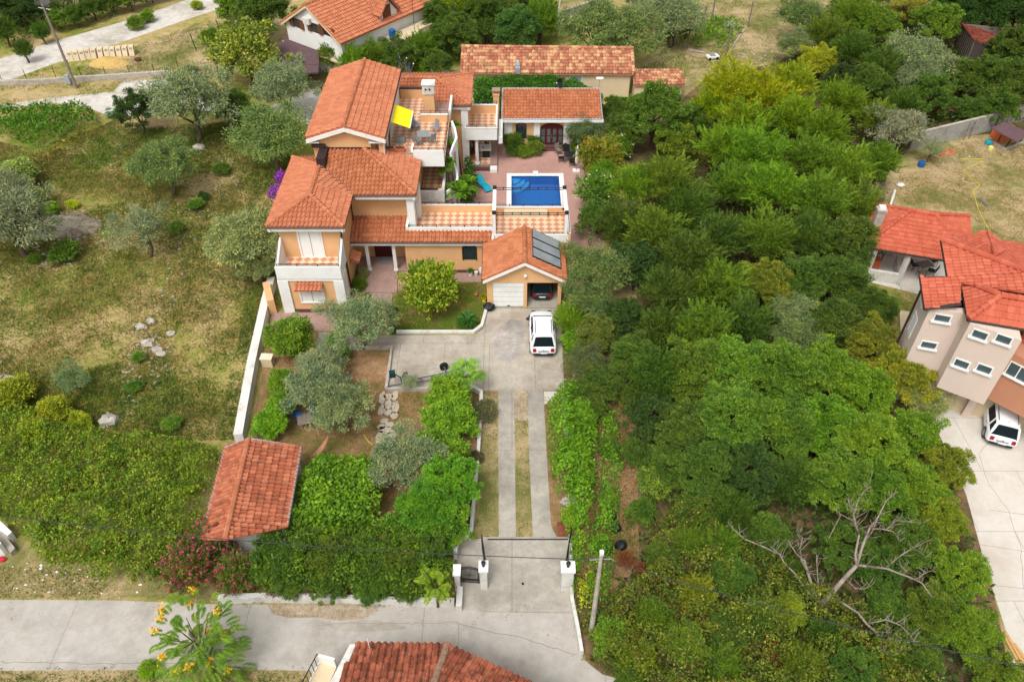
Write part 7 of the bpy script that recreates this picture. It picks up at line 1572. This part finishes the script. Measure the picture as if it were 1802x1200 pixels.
for px_,py_,r_,c_,lb in ((1020,735,24,GBR,'bright green shrub at the top of the ivy bank right of the driveway'),(1012,790,22,GBR,'ivy-covered shrub high on the bank right of the driveway'),(1018,850,22,GBR,'ivy-covered shrub in the middle of the bank right of the driveway'),(1008,910,18,GBR,'ivy-covered shrub low on the bank right of the driveway'),(1072,790,17,GM,'small shrub in the second green strip, uppermost'),(1070,880,15,GB,'small shrub in the second green strip, middle'),(1058,960,16,GB,'small shrub in the second green strip, lowest'),(1045,720,22,GM,'dark shrub closing the top of the brown lane'),(1120,800,24,GM,'dark shrub on the right edge of the brown lane, upper'),(1128,900,22,GM,'dark shrub on the right edge of the brown lane, middle'),(1118,700,26,GM,'dark shrub on the right edge of the brown lane at its top')):
    tree('citrus',px_,py_,r_,c_,lb,'bush',ls_,'bank_shrub')
# ---- ivy bank lower left
mass('ivy_bank',P([(-60,715),(20,700),(60,722),(110,745),(170,768),(240,770),(300,775),(360,790),(392,800),(376,860),(352,940),(330,990),(290,1025),(200,1030),(100,1012),(70,985),(30,930),(-60,925)]),1.15,(92,114,34),'dense green and yellowish ivy bank filling the lower left','ivy',dens=420,L=.14,W=.085,seed=41,lump=.7,lscale=.7,extra=[(FL_LIME,.07,(.14,.07),.2),(FL_BRN,.07,(.15,.07),.1)])
for px_,py_,r_,lb in ((25,690,30,'yellow-green shoots at the left frame edge above the ivy bank'),(95,725,26,'yellow-green shrub rising from the upper ivy beside the thin olive'),(140,742,18,'small yellow-leaved shrub right under the thin olive'),(60,760,26,'yellow-green shrub in the upper left ivy bank')):
    tree('shrub',px_,py_,r_,GY,lb,'bush','yellowish shrubs on the ivy bank')
mass('hedge_bank',P([(-40,215),(60,205),(150,200),(172,208),(175,222),(140,238),(110,255),(60,262),(20,250),(-40,240)]),1.6,(66,102,26),'thick green bramble bank below the gravel drive at upper left','brambles',dens=110,L=.24,W=.13,seed=42,lump=.6)
mass('hedge_bank',P([(175,222),(188,228),(140,262),(95,290),(50,312),(20,320),(20,300),(80,272),(130,242)]),.7,(104,104,44),'narrow overgrown field edge running down from the bramble bank','brambles',dens=60,L=.22,W=.1,seed=43,lump=.8)
mass('roadside_weeds',P([(-40,1188),(120,1186),(260,1190),(400,1192),(530,1192),(500,1250),(-40,1250)]),.35,(96,104,48),'weeds on the verge below the road','weeds',dens=30,L=.22,W=.07,seed=44)
tree('shrub',262,1178,16,GBR,'small bright green bush on the verge below the road','bush')
# ---- the wood on the right
wg='trees of the wood right of the driveway'
B_,S_,U_,D_,O_='broad','shoot','upright','dense','olive'
W=[(1048,475,54,(92,106,56),O_,'grey-green olive covering the right end of the garage roof'),(1035,535,42,(88,102,52),O_,'olive leaning over the open garage bay'),(1003,562,30,(100,130,30),U_,'bright yellow-green bush brushing the side of the white suv'),(1015,600,26,(92,124,30),'citrus','bright green bush at the right rear corner of the white suv'),(1050,590,40,(82,98,44),D_,'olive-green tree behind the bush beside the suv'),(1032,640,34,(84,98,52),O_,'low olive at the right edge of the concrete yard'),(1060,680,38,(66,92,34),D_,'dark tree at the top of the dry lane'),(1020,690,24,(72,100,36),D_,'small dark shrub above the ivy on the right of the driveway'),
(1115,330,46,GBR,S_,'bright feathery tree right of the white oleander'),(1170,320,58,GB,S_,'tall bright feathery tree, leftmost of the tall ones behind the pool'),(1095,400,46,GM,S_,'green tree right of the roof terrace railing'),(1150,410,54,GB,S_,'green feathery tree in the second row right of the terrace'),(1210,370,50,GM,S_,'dark feathery tree between the two tall bright ones'),(1215,455,56,GM,S_,'deep green feathery tree above the dark gap in the wood'),(1120,470,48,GD,D_,'dark tree behind the garage olive'),(1100,560,40,GD,D_,'dark tree beside the black gap in the wood'),(1110,630,44,GM,D_,'dark crown above the dry lane, upper'),
(1270,262,52,GBR,S_,'bright feathery tree below the yellow-green one'),(1330,270,56,GBR,S_,'bright feathery tree in the upper middle of the wood'),(1290,330,54,GB,S_,'feathery tree in the third row of the upper wood'),(1360,335,60,GBR,S_,'broad bright feathery tree in the centre of the upper wood'),(1420,280,54,GB,S_,'bright feathery tree left of the grey olive by the fence'),(1480,300,52,GBR,S_,'bright feathery tree nearest the end of the concrete fence'),(1540,290,44,GB,S_,'bright crown just below the grey olive by the fence'),(1440,350,56,GB,S_,'feathery tree in the middle right of the upper wood'),(1500,365,50,GB,S_,'bright tree left of the pavilion chimney'),(1530,350,36,(104,100,74),'olive_thin','greyish half-bare tree beside the dry yard'),
(1270,420,54,GM,S_,'green tree in the fourth row left'),(1345,420,56,GB,S_,'green tree in the fourth row centre'),(1420,420,56,GM,S_,'green tree in the fourth row right'),(1490,425,50,GM,B_,'rounded green tree directly left of the pavilion'),(1180,520,54,GM,S_,'dark feathery tree right of the black gap'),(1265,505,58,GB,S_,'bright feathery tree in the very centre of the wood'),(1345,500,50,(96,106,32),B_,'reddish-yellow tinted crown in the middle of the wood'),(1415,495,50,GM,B_,'green crown right of the reddish-yellow tinted one'),(1480,495,50,GM,B_,'green crown left of the pavilion front wall'),(1540,540,34,GM,B_,'green tree overhanging the pavilion front corner'),(1562,430,26,(112,124,72),'olive_thin','thin airy tree in front of the pavilion roof'),
(1165,590,52,GM,U_,'dark tree with upright shoots left of the big rounded crowns'),(1235,585,58,GB,U_,'tree with many upright shoots in the middle left of the wood'),(1310,570,52,GM,U_,'upright-shoot tree above the big rounded crowns'),(1390,545,38,(112,122,80),O_,'silvery tree patch in the middle of the wood'),(1400,590,44,(98,112,66),O_,'silvery-green tree below the silvery patch'),(1465,570,48,GM,B_,'green crown between the silvery trees and the yard'),(1530,610,48,(100,114,34),B_,'yellow-tinted crown left of the beige house'),(1590,660,46,(110,122,36),B_,'yellow-green crown at the foot of the beige house'),
(1150,660,50,GM,U_,'dark upright tree over the dry lane'),(1215,665,58,(80,108,36),B_,'left one of the big rounded crowns'),(1295,650,62,(84,112,38),B_,'largest rounded crown in the heart of the wood'),(1380,660,60,(78,108,34),B_,'big rounded crown right of the largest one'),(1450,655,50,GB,B_,'bright rounded crown below the silvery trees'),(1520,690,54,(92,122,32),B_,'bright crown near the carport of the beige house'),(1640,712,34,(120,128,76),'olive_thin','pale airy tree covering the carport pillar'),(1150,740,48,GD,D_,'dark tree at the left rim of the wood over the dry lane'),(1210,755,56,GM,B_,'dark rounded crown low on the left rim'),(1290,740,62,(78,108,36),B_,'big rounded crown below the largest one'),(1375,750,62,(82,112,34),B_,'big rounded crown in the lower middle of the wood'),(1455,750,56,(84,118,32),B_,'bright rounded crown second row from the concrete yard'),(1530,780,56,(96,126,32),B_,'bright crown facing the concrete yard'),(1600,770,50,(92,120,32),B_,'bright crown reaching over the upper concrete yard'),(1660,820,44,(98,116,34),B_,'outermost branchy crown over the concrete yard'),
(1170,830,40,(74,96,34),D_,'dark bush with pale flowers beside the dry lane'),(1240,830,50,GM,B_,'dark crown left of the shaded hollow'),(1320,830,50,GD,B_,'darkest crown above the left dead branches'),(1395,850,50,GM,U_,'green crown directly behind the fork of the dead tree'),(1470,850,54,GB,B_,'crown behind the upper branches of the dead tree'),(1545,860,54,(80,112,32),B_,'crown right behind the dead tree'),(1610,860,44,(92,112,32),B_,'crown at the yard edge under the outermost branchy one'),(1650,920,44,(100,118,34),B_,'yellowish crown at the yard edge, third from below'),(1690,1010,46,(100,118,34),B_,'yellowish crown at the yard edge, second from below'),(1700,1110,50,(92,112,32),B_,'lowest crown at the yard edge near the planks'),(1600,960,48,GM,B_,'green crown right of the dead tree tips'),(1540,1000,44,GM,B_,'green crown under the right arm of the dead tree'),(1640,1080,46,(80,104,32),B_,'dark yellowish crown below the cable at lower right'),(1610,1150,44,GM,B_,'green crown at the bottom edge left of the planks'),(1760,1190,44,GB,B_,'crown in the lower right corner'),
(1290,900,44,GM,U_,'upright green bush left of the dead tree'),(1230,900,40,GM,D_,'dark bush beside the three black sacks'),(1350,940,44,GM,D_,'green bush at the foot of the left dead branch'),(1480,960,42,GM,D_,'green bush behind the dead trunk'),(1270,960,38,GB,U_,'bright bush in the lower scrub'),(1390,1010,34,GM,U_,'green shrub below the dead tree foot'),(1330,1090,44,(90,116,48),U_,'pale green willow-like shrub in the lower scrub'),(1450,1120,36,GM,U_,'feathery shrub right of the brown dry bush'),(1560,1080,38,GM,D_,'dark shrub under the cable at the lower right')]
WR=random.Random(17)
for px_,py_,r_,c_,k_,lb in W: tree(k_,px_,py_,r_*WR.uniform(.84,.97),c_,lb,'tree',wg,hs_=WR.uniform(.8,1.3) if py_<1000 else .8)
sh_='shrubs of the scrub at the bottom of the wood'
for px_,py_,r_,c_,k_,lb in ((1075,1120,30,GB,'citrus','bright shrub at the road corner right of the concrete pole'),(1120,1160,34,(104,120,36),'upright','yellow-green shrub at the bottom edge right of the road'),(1150,1085,34,GB,'upright','shoot-topped shrub right of the road corner under the cable'),(1205,1130,36,GB,'dense','rounded shrub in the lower scrub, right of the road'),(1225,1050,36,(104,120,36),'upright','yellow-green shrub in the middle of the scrub under the cable'),(1165,985,28,GM,'dense','rounded shrub right of the rust-brown bush by the pole'),(1215,955,32,GB,'upright','upright shrub in the upper left of the scrub'),(1270,1170,36,GB,'upright','shrub left of the rust-brown dead bush at the bottom'),(1290,1015,34,GM,'dense','rounded shrub left of the dead tree foot'),(1275,1110,34,GM,'dense','dark shrub beside the willow-like one'),(1410,1165,36,GB,'upright','shrub right of the rust-brown dead bush at the bottom'),(1385,1075,32,(104,120,36),'dense','yellowish shrub below the dead tree foot'),(1500,1175,38,GM,'dense','rounded shrub at the bottom edge under the lowest dead branch'),(1560,1150,36,GB,'upright','bright shrub below the tips of the lowest dead branch'),(1110,1195,26,GM,'dense','low dark shrub at the bottom edge by the road')):
    tree(k_,px_,py_,r_,c_,lb,'bush',sh_,'scrub_bush')
iv='shrubs rising from the ivy bank'
for px_,py_,r_,c_,lb in ((200,800,22,GB,'small leafy mound in the upper middle of the ivy bank'),(120,850,24,GB,'small leafy mound in the left middle of the ivy bank'),(260,880,24,GM,'darker leafy mound in the centre right of the ivy bank'),(90,930,22,GM,'darker leafy mound in the lower left of the ivy bank'),(190,960,24,GB,'leafy mound at the lower middle of the ivy bank'),(330,850,20,GB,'leafy mound next to the shed wall in the ivy bank'),(280,985,22,GM,'leafy mound at the lower right of the ivy bank')):
    tree('shrub',px_,py_,r_,c_,lb,'bush',iv,'ivy_mound',flat=.8)
tree('bloom_lime',1180,800,30,(88,110,44),'pale yellow blossoming shrub at the left rim of the wood, upper','bush'); tree('bloom_lime',1150,850,26,(88,110,44),'pale yellow blossoming shrub at the left rim of the wood, lower','bush')
tree('brown_bush',1140,1010,22,(0,0,0),'rust-brown dry bush right of the concrete utility pole','bush'); tree('brown_bush',1100,985,14,(0,0,0),'small red-brown dry bush by the lowest black sack','bush'); tree('brown_bush',1365,1155,24,(0,0,0),'rust-brown dead bush at the bottom centre of the scrub','bush')
yg='yellow-green shrubs at the upper rim of the wood'
for px_,py_,r_,c_,k_,lb in ((1290,160,52,(132,142,24),'shoot','brightest yellow-green round bush near the toy car'),(1345,175,48,(124,138,24),'shoot','yellow-green bush right of the brightest one'),(1250,190,36,(116,132,26),'shoot','yellow-green bush left of the brightest one'),(1310,215,42,(108,128,26),'shoot','green-yellow bush below the brightest one'),(1390,150,42,(120,132,30),'shoot','yellow-green bush at the dirt edge, right'),(1400,210,44,(96,122,26),'shoot','bright green bush in the rim of the wood'),(1355,225,36,(70,98,30),'dense','dark green bush between the yellow-green ones'),(1450,235,44,(88,118,28),'shoot','green bush left of the grey olive by the fence'),(1480,180,40,(92,116,28),'shoot','green bush above the grey olive by the fence')):
    tree(k_,px_,py_,r_,c_,lb,'bush',yg)
ug='bushes of the upper right hillside'
for px_,py_,r_,c_,k_,lb in ((1410,30,38,(84,104,54),O_,'olive at the top edge of the hillside, leftmost'),(1400,80,28,(104,118,70),O_,'small grey olive at the edge of the dirt patch'),(1455,60,34,GB,'shoot','bright bush right of the small grey olive'),(1440,110,30,GY,'dense','yellowish bush below the small grey olive'),(1500,30,38,GB,'shoot','bright bush at the top edge in the middle of the hillside'),(1500,90,38,GM,'shoot','green bush in the centre of the hillside'),(1545,50,34,GB,'broad','bright round bush left of the yellow clearing'),(1550,120,36,GM,'shoot','green bush above the large grey olive'),(1600,100,44,(112,120,86),O_,'large grey olive left of the wooden shack, upper crown'),(1640,115,42,(112,120,86),O_,'large grey olive left of the wooden shack, right crown'),(1620,140,36,(106,116,80),O_,'large grey olive left of the wooden shack, lower crown'),(1650,40,36,GB,'broad','bright bush directly left of the shack'),(1690,15,36,GD,'broad','dark tree behind the shack, left'),(1740,15,42,GD,'broad','dark tree behind the shack, middle'),(1795,25,44,GD,'broad','dark tree in the upper right corner'),(1790,85,38,GM,'broad','green tree right of the shack at the frame edge'),(1640,170,36,GM,'dense','dark bush under the large grey olive'),(1590,185,34,GM,'shoot','green bush above the pale olive by the fence'),(1695,140,34,GM,'broad','green bush below the shack, left'),(1740,140,38,GM,'broad','green bush below the shack, middle'),(1790,150,40,GM,'broad','dark bush at the right frame edge above the fence'),(1710,195,24,GM,'dense','small round bush above the concrete fence'),(1760,190,30,GM,'dense','dark bush behind the fence near the kennel'),(1580,225,40,(126,130,104),O_,'pale grey olive at the end of the concrete fence'),(1640,262,20,(118,128,88),'olive_thin','small pale olive in front of the concrete fence'),(1530,150,34,GM,'dense','dark green bush between the two grey olives'),(1540,210,36,GB,'shoot','bright bush left of the pale olive by the fence'),(1600,20,30,(120,120,50),'dense','yellowish bush at the top edge above the clearing'),(1480,140,26,GD,'dense','dark hollow bush in the hillside')):
    tree(k_,px_,py_,r_,c_,lb,'tree',ug)
tree('shrub',1700,130,14,GM,'bush inside the open front of the wooden shack','bush')
# understory
mass('undergrowth',P([(1125,560),(1125,300),(1220,230),(1380,120),(1480,-20),(1860,-20),(1860,180),(1780,225),(1700,232),(1600,258),(1545,320),(1510,420),(1520,540),(1580,690),(1670,860),(1720,1000),(1760,1120),(1790,1260),(1140,1260),(1040,1170),(1018,1085),(1060,1070),(1110,1000),(1130,900),(1120,700)]),.85,(52,70,26),'low green undergrowth between the trees of the wood','undergrowth',dens=26,L=.3,W=.17,seed=51,lump=.9,lscale=.4)
mass('scrub',P([(1020,1085),(1060,1070),(1120,1020),(1150,930),(1220,880),(1300,940),(1420,1040),(1500,1070),(1600,1180),(1680,1270),(1150,1270),(1040,1165)]),1.6,(84,98,34),'tangled yellow-green scrub at the bottom of the wood','scrub',dens=400,L=.14,W=.07,seed=52,lump=1.1,lscale=.6,extra=[(FL_BRN,.08,(.14,.06),.15),(FL_LIME,.03,(.12,.06),.3)])
mass('weeds',P([(1180,250),(1300,235),(1300,290),(1200,300),(1140,290)]),.6,(112,112,44),'pale green and reddish weeds in the clearing above the tall feathery trees','weeds',dens=70,L=.25,W=.08,seed=53)
mass('weeds',P([(1130,120),(1205,90),(1210,130),(1190,160),(1130,190)]),.3,(92,112,36),'grass and weeds in the gap right of the barn','weeds',dens=60,L=.22,W=.06,seed=54)
mass('back_undergrowth',P([(560,130),(560,60),(720,40),(960,-40),(1000,60),(1100,100),(1110,80),(815,80),(812,120),(700,115),(600,145)]),1.0,(78,110,30),'green undergrowth between the gabled house and the barn','undergrowth',dens=45,L=.28,W=.14,seed=55)
mass('back_undergrowth',P([(-60,96),(60,70),(150,46),(230,22),(320,-16),(320,-70),(-60,-70)]),1.1,(62,92,28),'green undergrowth beyond the pale track at upper left','undergrowth',dens=45,L=.28,W=.14,seed=56)
# ---- grass: blades over the meadow, denser where it is green
def grass(name,polys,dens,col,label,hgt,seed,thr=-.1,holes=(),wd=.035,fr=.35):
    rng=np.random.default_rng(seed); q=np.concatenate([scatter(p,dens,rng,holes) for p in polys]); f=fbm(q,fr,seed); q=q[f>thr+rng.normal(size=len(q))*.22]
    n=len(q); p=np.stack([q[:,0],q[:,1],np.zeros(n)],1); d=nrm(rng.normal(size=(n,3))*.75+np.array([0,0,1.0])); d[:,2]=np.abs(d[:,2])+.15; nn=nrm(rng.normal(size=(n,3))+np.array([0,-.3,.8]))
    me=leaf_mesh(name,[(p,d,nn,hgt*(.4+rng.random(n)),wd,0)],[LEAF]); o=bpy.data.objects.new(name,me); sc.collection.objects.link(o); o.color=(*s2l(col),1); return tag(o,label,'grass',kind='stuff')
meadow=P([(-60,240),(60,262),(175,225),(200,212),(240,225),(420,215),(520,250),(500,340),(478,430),(486,510),(440,690),(410,775),(300,775),(100,745),(-60,700)])
grass('meadow_grass',[meadow],200,(104,120,46),'rough green grass of the olive meadow',.2,61,-.02,wd=.05,fr=.16)
grass('dry_grass',[meadow],170,(142,128,84),'dry straw-coloured grass of the olive meadow',.18,62,-.02,wd=.045,fr=.2)
grass('brown_grass',[meadow],90,(136,118,72),'brownish withered grass of the olive meadow',.18,72,.0,wd=.05,fr=.3)
grass('green_tufts',[P([(430,300),(520,260),(490,430),(484,510),(440,690),(412,775),(380,770),(420,600),(440,420)]),P([(180,230),(420,222),(360,270),(200,300),(120,300)]),P([(150,650),(300,620),(340,780),(120,740)])],150,(84,120,34),'fresh green grass along the wall, the gravel drive and the ivy',.22,71,-.1,wd=.05)
grass('bank_grass',[P([(0,195),(90,180),(200,163),(215,148),(300,142),(300,134),(150,146),(0,152)]),P([(150,118),(250,78),(410,20),(500,-10),(440,60),(400,120),(300,135),(60,148),(0,150),(80,120)])],90,(104,112,46),'grass of the strips between the two pale tracks',.18,63,-.1)
grass('verge_grass',[P([(-40,995),(100,1000),(300,1040),(390,1048),(390,1056),(-40,1052)]),P([(-40,1184),(540,1184),(540,1230),(-40,1230)])],150,(122,122,66),'dry grass of the verges on both sides of the road',.16,75,-.2,wd=.04)
grass('yard_grass',[P([(1590,290),(1700,250),(1990,230),(1990,480),(1780,440),(1700,375),(1560,355)])],110,(150,124,80),'dry mown grass of the yard behind the pavilion',.14,64,-.2)
grass('lawn_grass',[P([(702,500),(856,496),(856,545),(848,573),(833,584),(700,584)])],220,(84,110,36),'green lawn grass in front of the villa wing',.1,65,-.15)
grass('lane_litter',[P([(1004,700),(1120,700),(1125,960),(1060,1050),(1008,1040)])],120,(132,104,66),'brown leaves and dry grass on the lane right of the driveway',.13,73,-.3,wd=.06)
grass('lane_grass',[P([(958,700),(1004,700),(1004,945),(985,945),(970,850)]),P([(1030,740),(1125,720),(1125,960),(1030,1040)])],110,(92,112,42),'thin green grass on the lane right of the driveway',.14,74,.0,wd=.04)
grass('plot_grass',[P([(1130,150),(1190,40),(1230,-60),(1480,-60),(1420,60),(1370,120),(1240,130)])],60,(108,114,52),'grass around the vegetable plot',.16,66,-.05)
isl=P([(906,735),(930,735),(935,945),(912,945)]); vg=P([(850,690),(876,690),(876,945),(835,945)])
grass('driveway_grass',[isl,vg,P([(1582,500),(1620,515),(1590,640),(1540,560)])],160,(108,112,48),'short grass in the driveway island and verge',.1,67,-.1)
grass('garden_grass',[P([(600,780),(680,640),(690,690),(780,695),(840,720),(840,940),(700,860),(560,820)])],90,(92,108,44),'thin grass in the garden soil around the flagstones',.12,68,.05)
grass('garden_litter',[P([(450,770),(478,590),(560,616),(680,620),(680,690),(850,700),(835,940),(700,940),(560,810)]),P([(1006,700),(1110,700),(1110,1000),(1050,1040)])],70,(150,112,74),'fallen brown leaves on the garden soil',.09,69,-.1,wd=.06)
mass('kerb_weeds',P([(1004,950),(1010,950),(1014,1060),(1030,1160),(1022,1162),(1006,1062)]),.18,(96,112,44),'small weeds along the white wall of the entrance court','weeds',dens=120,L=.12,W=.05,seed=81,edge=.2)
mass('kerb_weeds',P([(390,1062),(470,1060),(600,1063),(740,1066),(740,1070),(600,1068),(470,1064),(390,1067)]),.12,(104,110,52),'small weeds at the foot of the road wall','weeds',dens=70,L=.12,W=.05,seed=82,edge=.2)
mass('kerb_weeds',P([(0,1176),(540,1176),(540,1182),(0,1184)]),.2,(100,108,50),'weeds on the lower road edge','weeds',dens=60,L=.16,W=.05,seed=83,edge=.2)
def specks(px,dens,m,label,seed,z=.03,sz=.07):
    q=scatter(P(px),dens,np.random.default_rng(seed)); q=q[fbm(q,.5,seed)>-.1]; n=len(q); rng=np.random.default_rng(seed+1)
    me=leaf_mesh('fallen_leaves',[(np.stack([q[:,0],q[:,1],np.full(n,z)],1),nrm(rng.normal(size=(n,3))*np.array([1,1,.15])),nrm(rng.normal(size=(n,3))*.2+np.array([0,0,1])),sz*(.5+rng.random(n)),sz*.6,0)],[m]); o=bpy.data.objects.new('fallen_leaves',me); sc.collection.objects.link(o); tag(o,label,'leaves',kind='stuff')
LITTER=plain('leaf_litter',s2l((120,86,52)),.9,.3,20)
specks([(940,560),(990,545),(995,690),(850,690),(930,640)],9,LITTER,'dry leaves blown under the olive onto the concrete yard',91)
specks([(808,948),(1003,946),(1012,1085),(1026,1160),(850,1110),(600,1092),(600,1064),(806,1070)],3,LITTER,'dry leaves scattered over the entrance court and road edge',92)
specks([(877,688),(955,688),(980,946),(878,946)],4,LITTER,'dry leaves on the driveway strips',93)
specks([(698,592),(840,590),(850,680),(690,680)],2,LITTER,'a few dry leaves on the left part of the concrete yard',94)
specks([(-20,990),(300,1045),(560,1058),(700,1068),(560,1100),(-20,1100)],1.6,LITTER,'grit and leaves on the road edge',95)
# ---- dead tree
DT=thing('dead_tree','leafless grey dead tree with forked bare branches in the lower right scrub','tree',tuple(at(1443,1069)))
def dpt(px,py,z): return at(px,py,z)
mb=MB()
branches=[([(1445,1072,0.0),(1447,1060,.8),(1462,1045,1.4),(1487,1016,2.2),(1508,994,3.0)],[.42,.34,.27,.22,.18]),
([(1508,994,3.0),(1518,960,3.9),(1530,930,4.6),(1545,910,5.2),(1560,880,6.0),(1580,865,6.4)],[.16,.13,.11,.08,.05,.03]),
([(1508,994,3.0),(1505,975,3.4),(1512,940,4.2),(1500,915,4.8),(1480,905,5.2),(1458,948-0,5.0)],[.14,.12,.1,.08,.05,.025]),
([(1512,940,4.2),(1506,925,4.8),(1502,905,5.4),(1510,880,6.0),(1522,862,6.6),(1535,855,7.0)],[.1,.08,.07,.05,.04,.02]),
([(1503,910,5.2),(1496,892,5.6),(1493,875,6.0)],[.05,.035,.02]),
([(1545,910,5.2),(1535,935,4.7),(1520,955,4.0)],[.05,.05,.04]),
([(1530,930,4.6),(1550,930,5.0),(1572,935,5.2),(1580,945,5.1),(1583,953,5.0)],[.07,.06,.04,.03,.015]),
([(1560,932,5.1),(1578,915,5.6),(1600,918,5.8),(1624,920,5.8)],[.045,.035,.025,.012]),
([(1525,996,3.2),(1560,1000,3.8),(1600,1015,4.2),(1622,1025,4.3),(1640,1050,4.2)],[.12,.1,.08,.06,.03]),
([(1508,994,3.0),(1525,996,3.2)],[.14,.12]),
([(1562,997,3.8),(1580,980,4.4),(1605,965,4.9),(1640,948,5.3)],[.07,.055,.04,.02]),
([(1605,965,4.9),(1618,970,5.0),(1630,980,4.9)],[.03,.02,.01]),([(1580,992,4.0),(1592,1003,4.2),(1612,1015,4.3)],[.035,.03,.02]),
([(1612,1018,4.3),(1632,1006,4.6),(1644,1003,4.7)],[.04,.03,.015]),
([(1443,1062,.8),(1432,1040,1.4),(1422,1008,2.2),(1415,985,2.8),(1402,975,3.0),(1386,950,3.6)],[.2,.15,.12,.1,.06,.03]),
([(1422,1008,2.2),(1410,985,2.9),(1408,965,3.4),(1412,945,4.0),(1405,940,4.1)],[.08,.07,.05,.04,.02]),
([(1437,1055,.9),(1420,1040,1.2),(1400,1010,1.8),(1380,990,2.2),(1372,975,2.5),(1355,960,2.9)],[.13,.12,.1,.07,.05,.02]),
([(1372,975,2.4),(1340,960,2.6),(1310,948,2.8),(1290,930,3.1),(1281,918,3.4)],[.08,.07,.06,.04,.02]),
([(1440,1060,.9),(1440,1030,1.8),(1438,1000,2.6),(1437,975,3.2)],[.09,.07,.05,.03]),
([(1462,1050,1.2),(1485,1062,1.6),(1510,1078,1.9),(1525,1097,2.0),(1545,1115,2.1),(1555,1140,2.0),(1562,1152,1.9)],[.15,.13,.11,.1,.08,.06,.03]),
([(1525,1097,2.0),(1560,1090,2.6),(1585,1100,2.8),(1600,1115,2.8),(1612,1132,2.7)],[.08,.06,.05,.035,.015]),
([(1545,1118,2.1),(1565,1130,2.4),(1592,1125,2.6),(1605,1128,2.6)],[.05,.04,.03,.01]),([(1555,1146,2.0),(1575,1146,2.2),(1600,1140,2.4)],[.045,.03,.015]),
([(1487,1016,2.2),(1505,1035,2.3),(1520,1036,2.5),(1533,1030,2.8)],[.1,.06,.04,.015]),([(1560,1090,2.6),(1565,1110,2.5),(1563,1122,2.4)],[.03,.02,.01])]
rg=random.Random(9)
for pts_,rad_ in branches:
    pp=[dpt(*q) for q in pts_]; mb.tube(pp,[r_*.52 for r_ in rad_],BARKD,7)
    for i in range(1,len(pp)):
        for _ in range(4 if rad_[i]<.1 else 2):
            a_=pp[i-1].lerp(pp[i],rg.random()); v1=Vector((rg.uniform(-1,1),rg.uniform(-.6,.6),rg.uniform(0,1)))*rg.uniform(.25,.7); mb.tube([a_,a_+v1*.6+Vector((0,0,.05)),a_+v1+Vector((rg.uniform(-.15,.15),0,.2))],[min(rad_[i]*.5,.025),.014,.006],BARKD,4)
o=mb.build('trunk',DT,smooth=True)
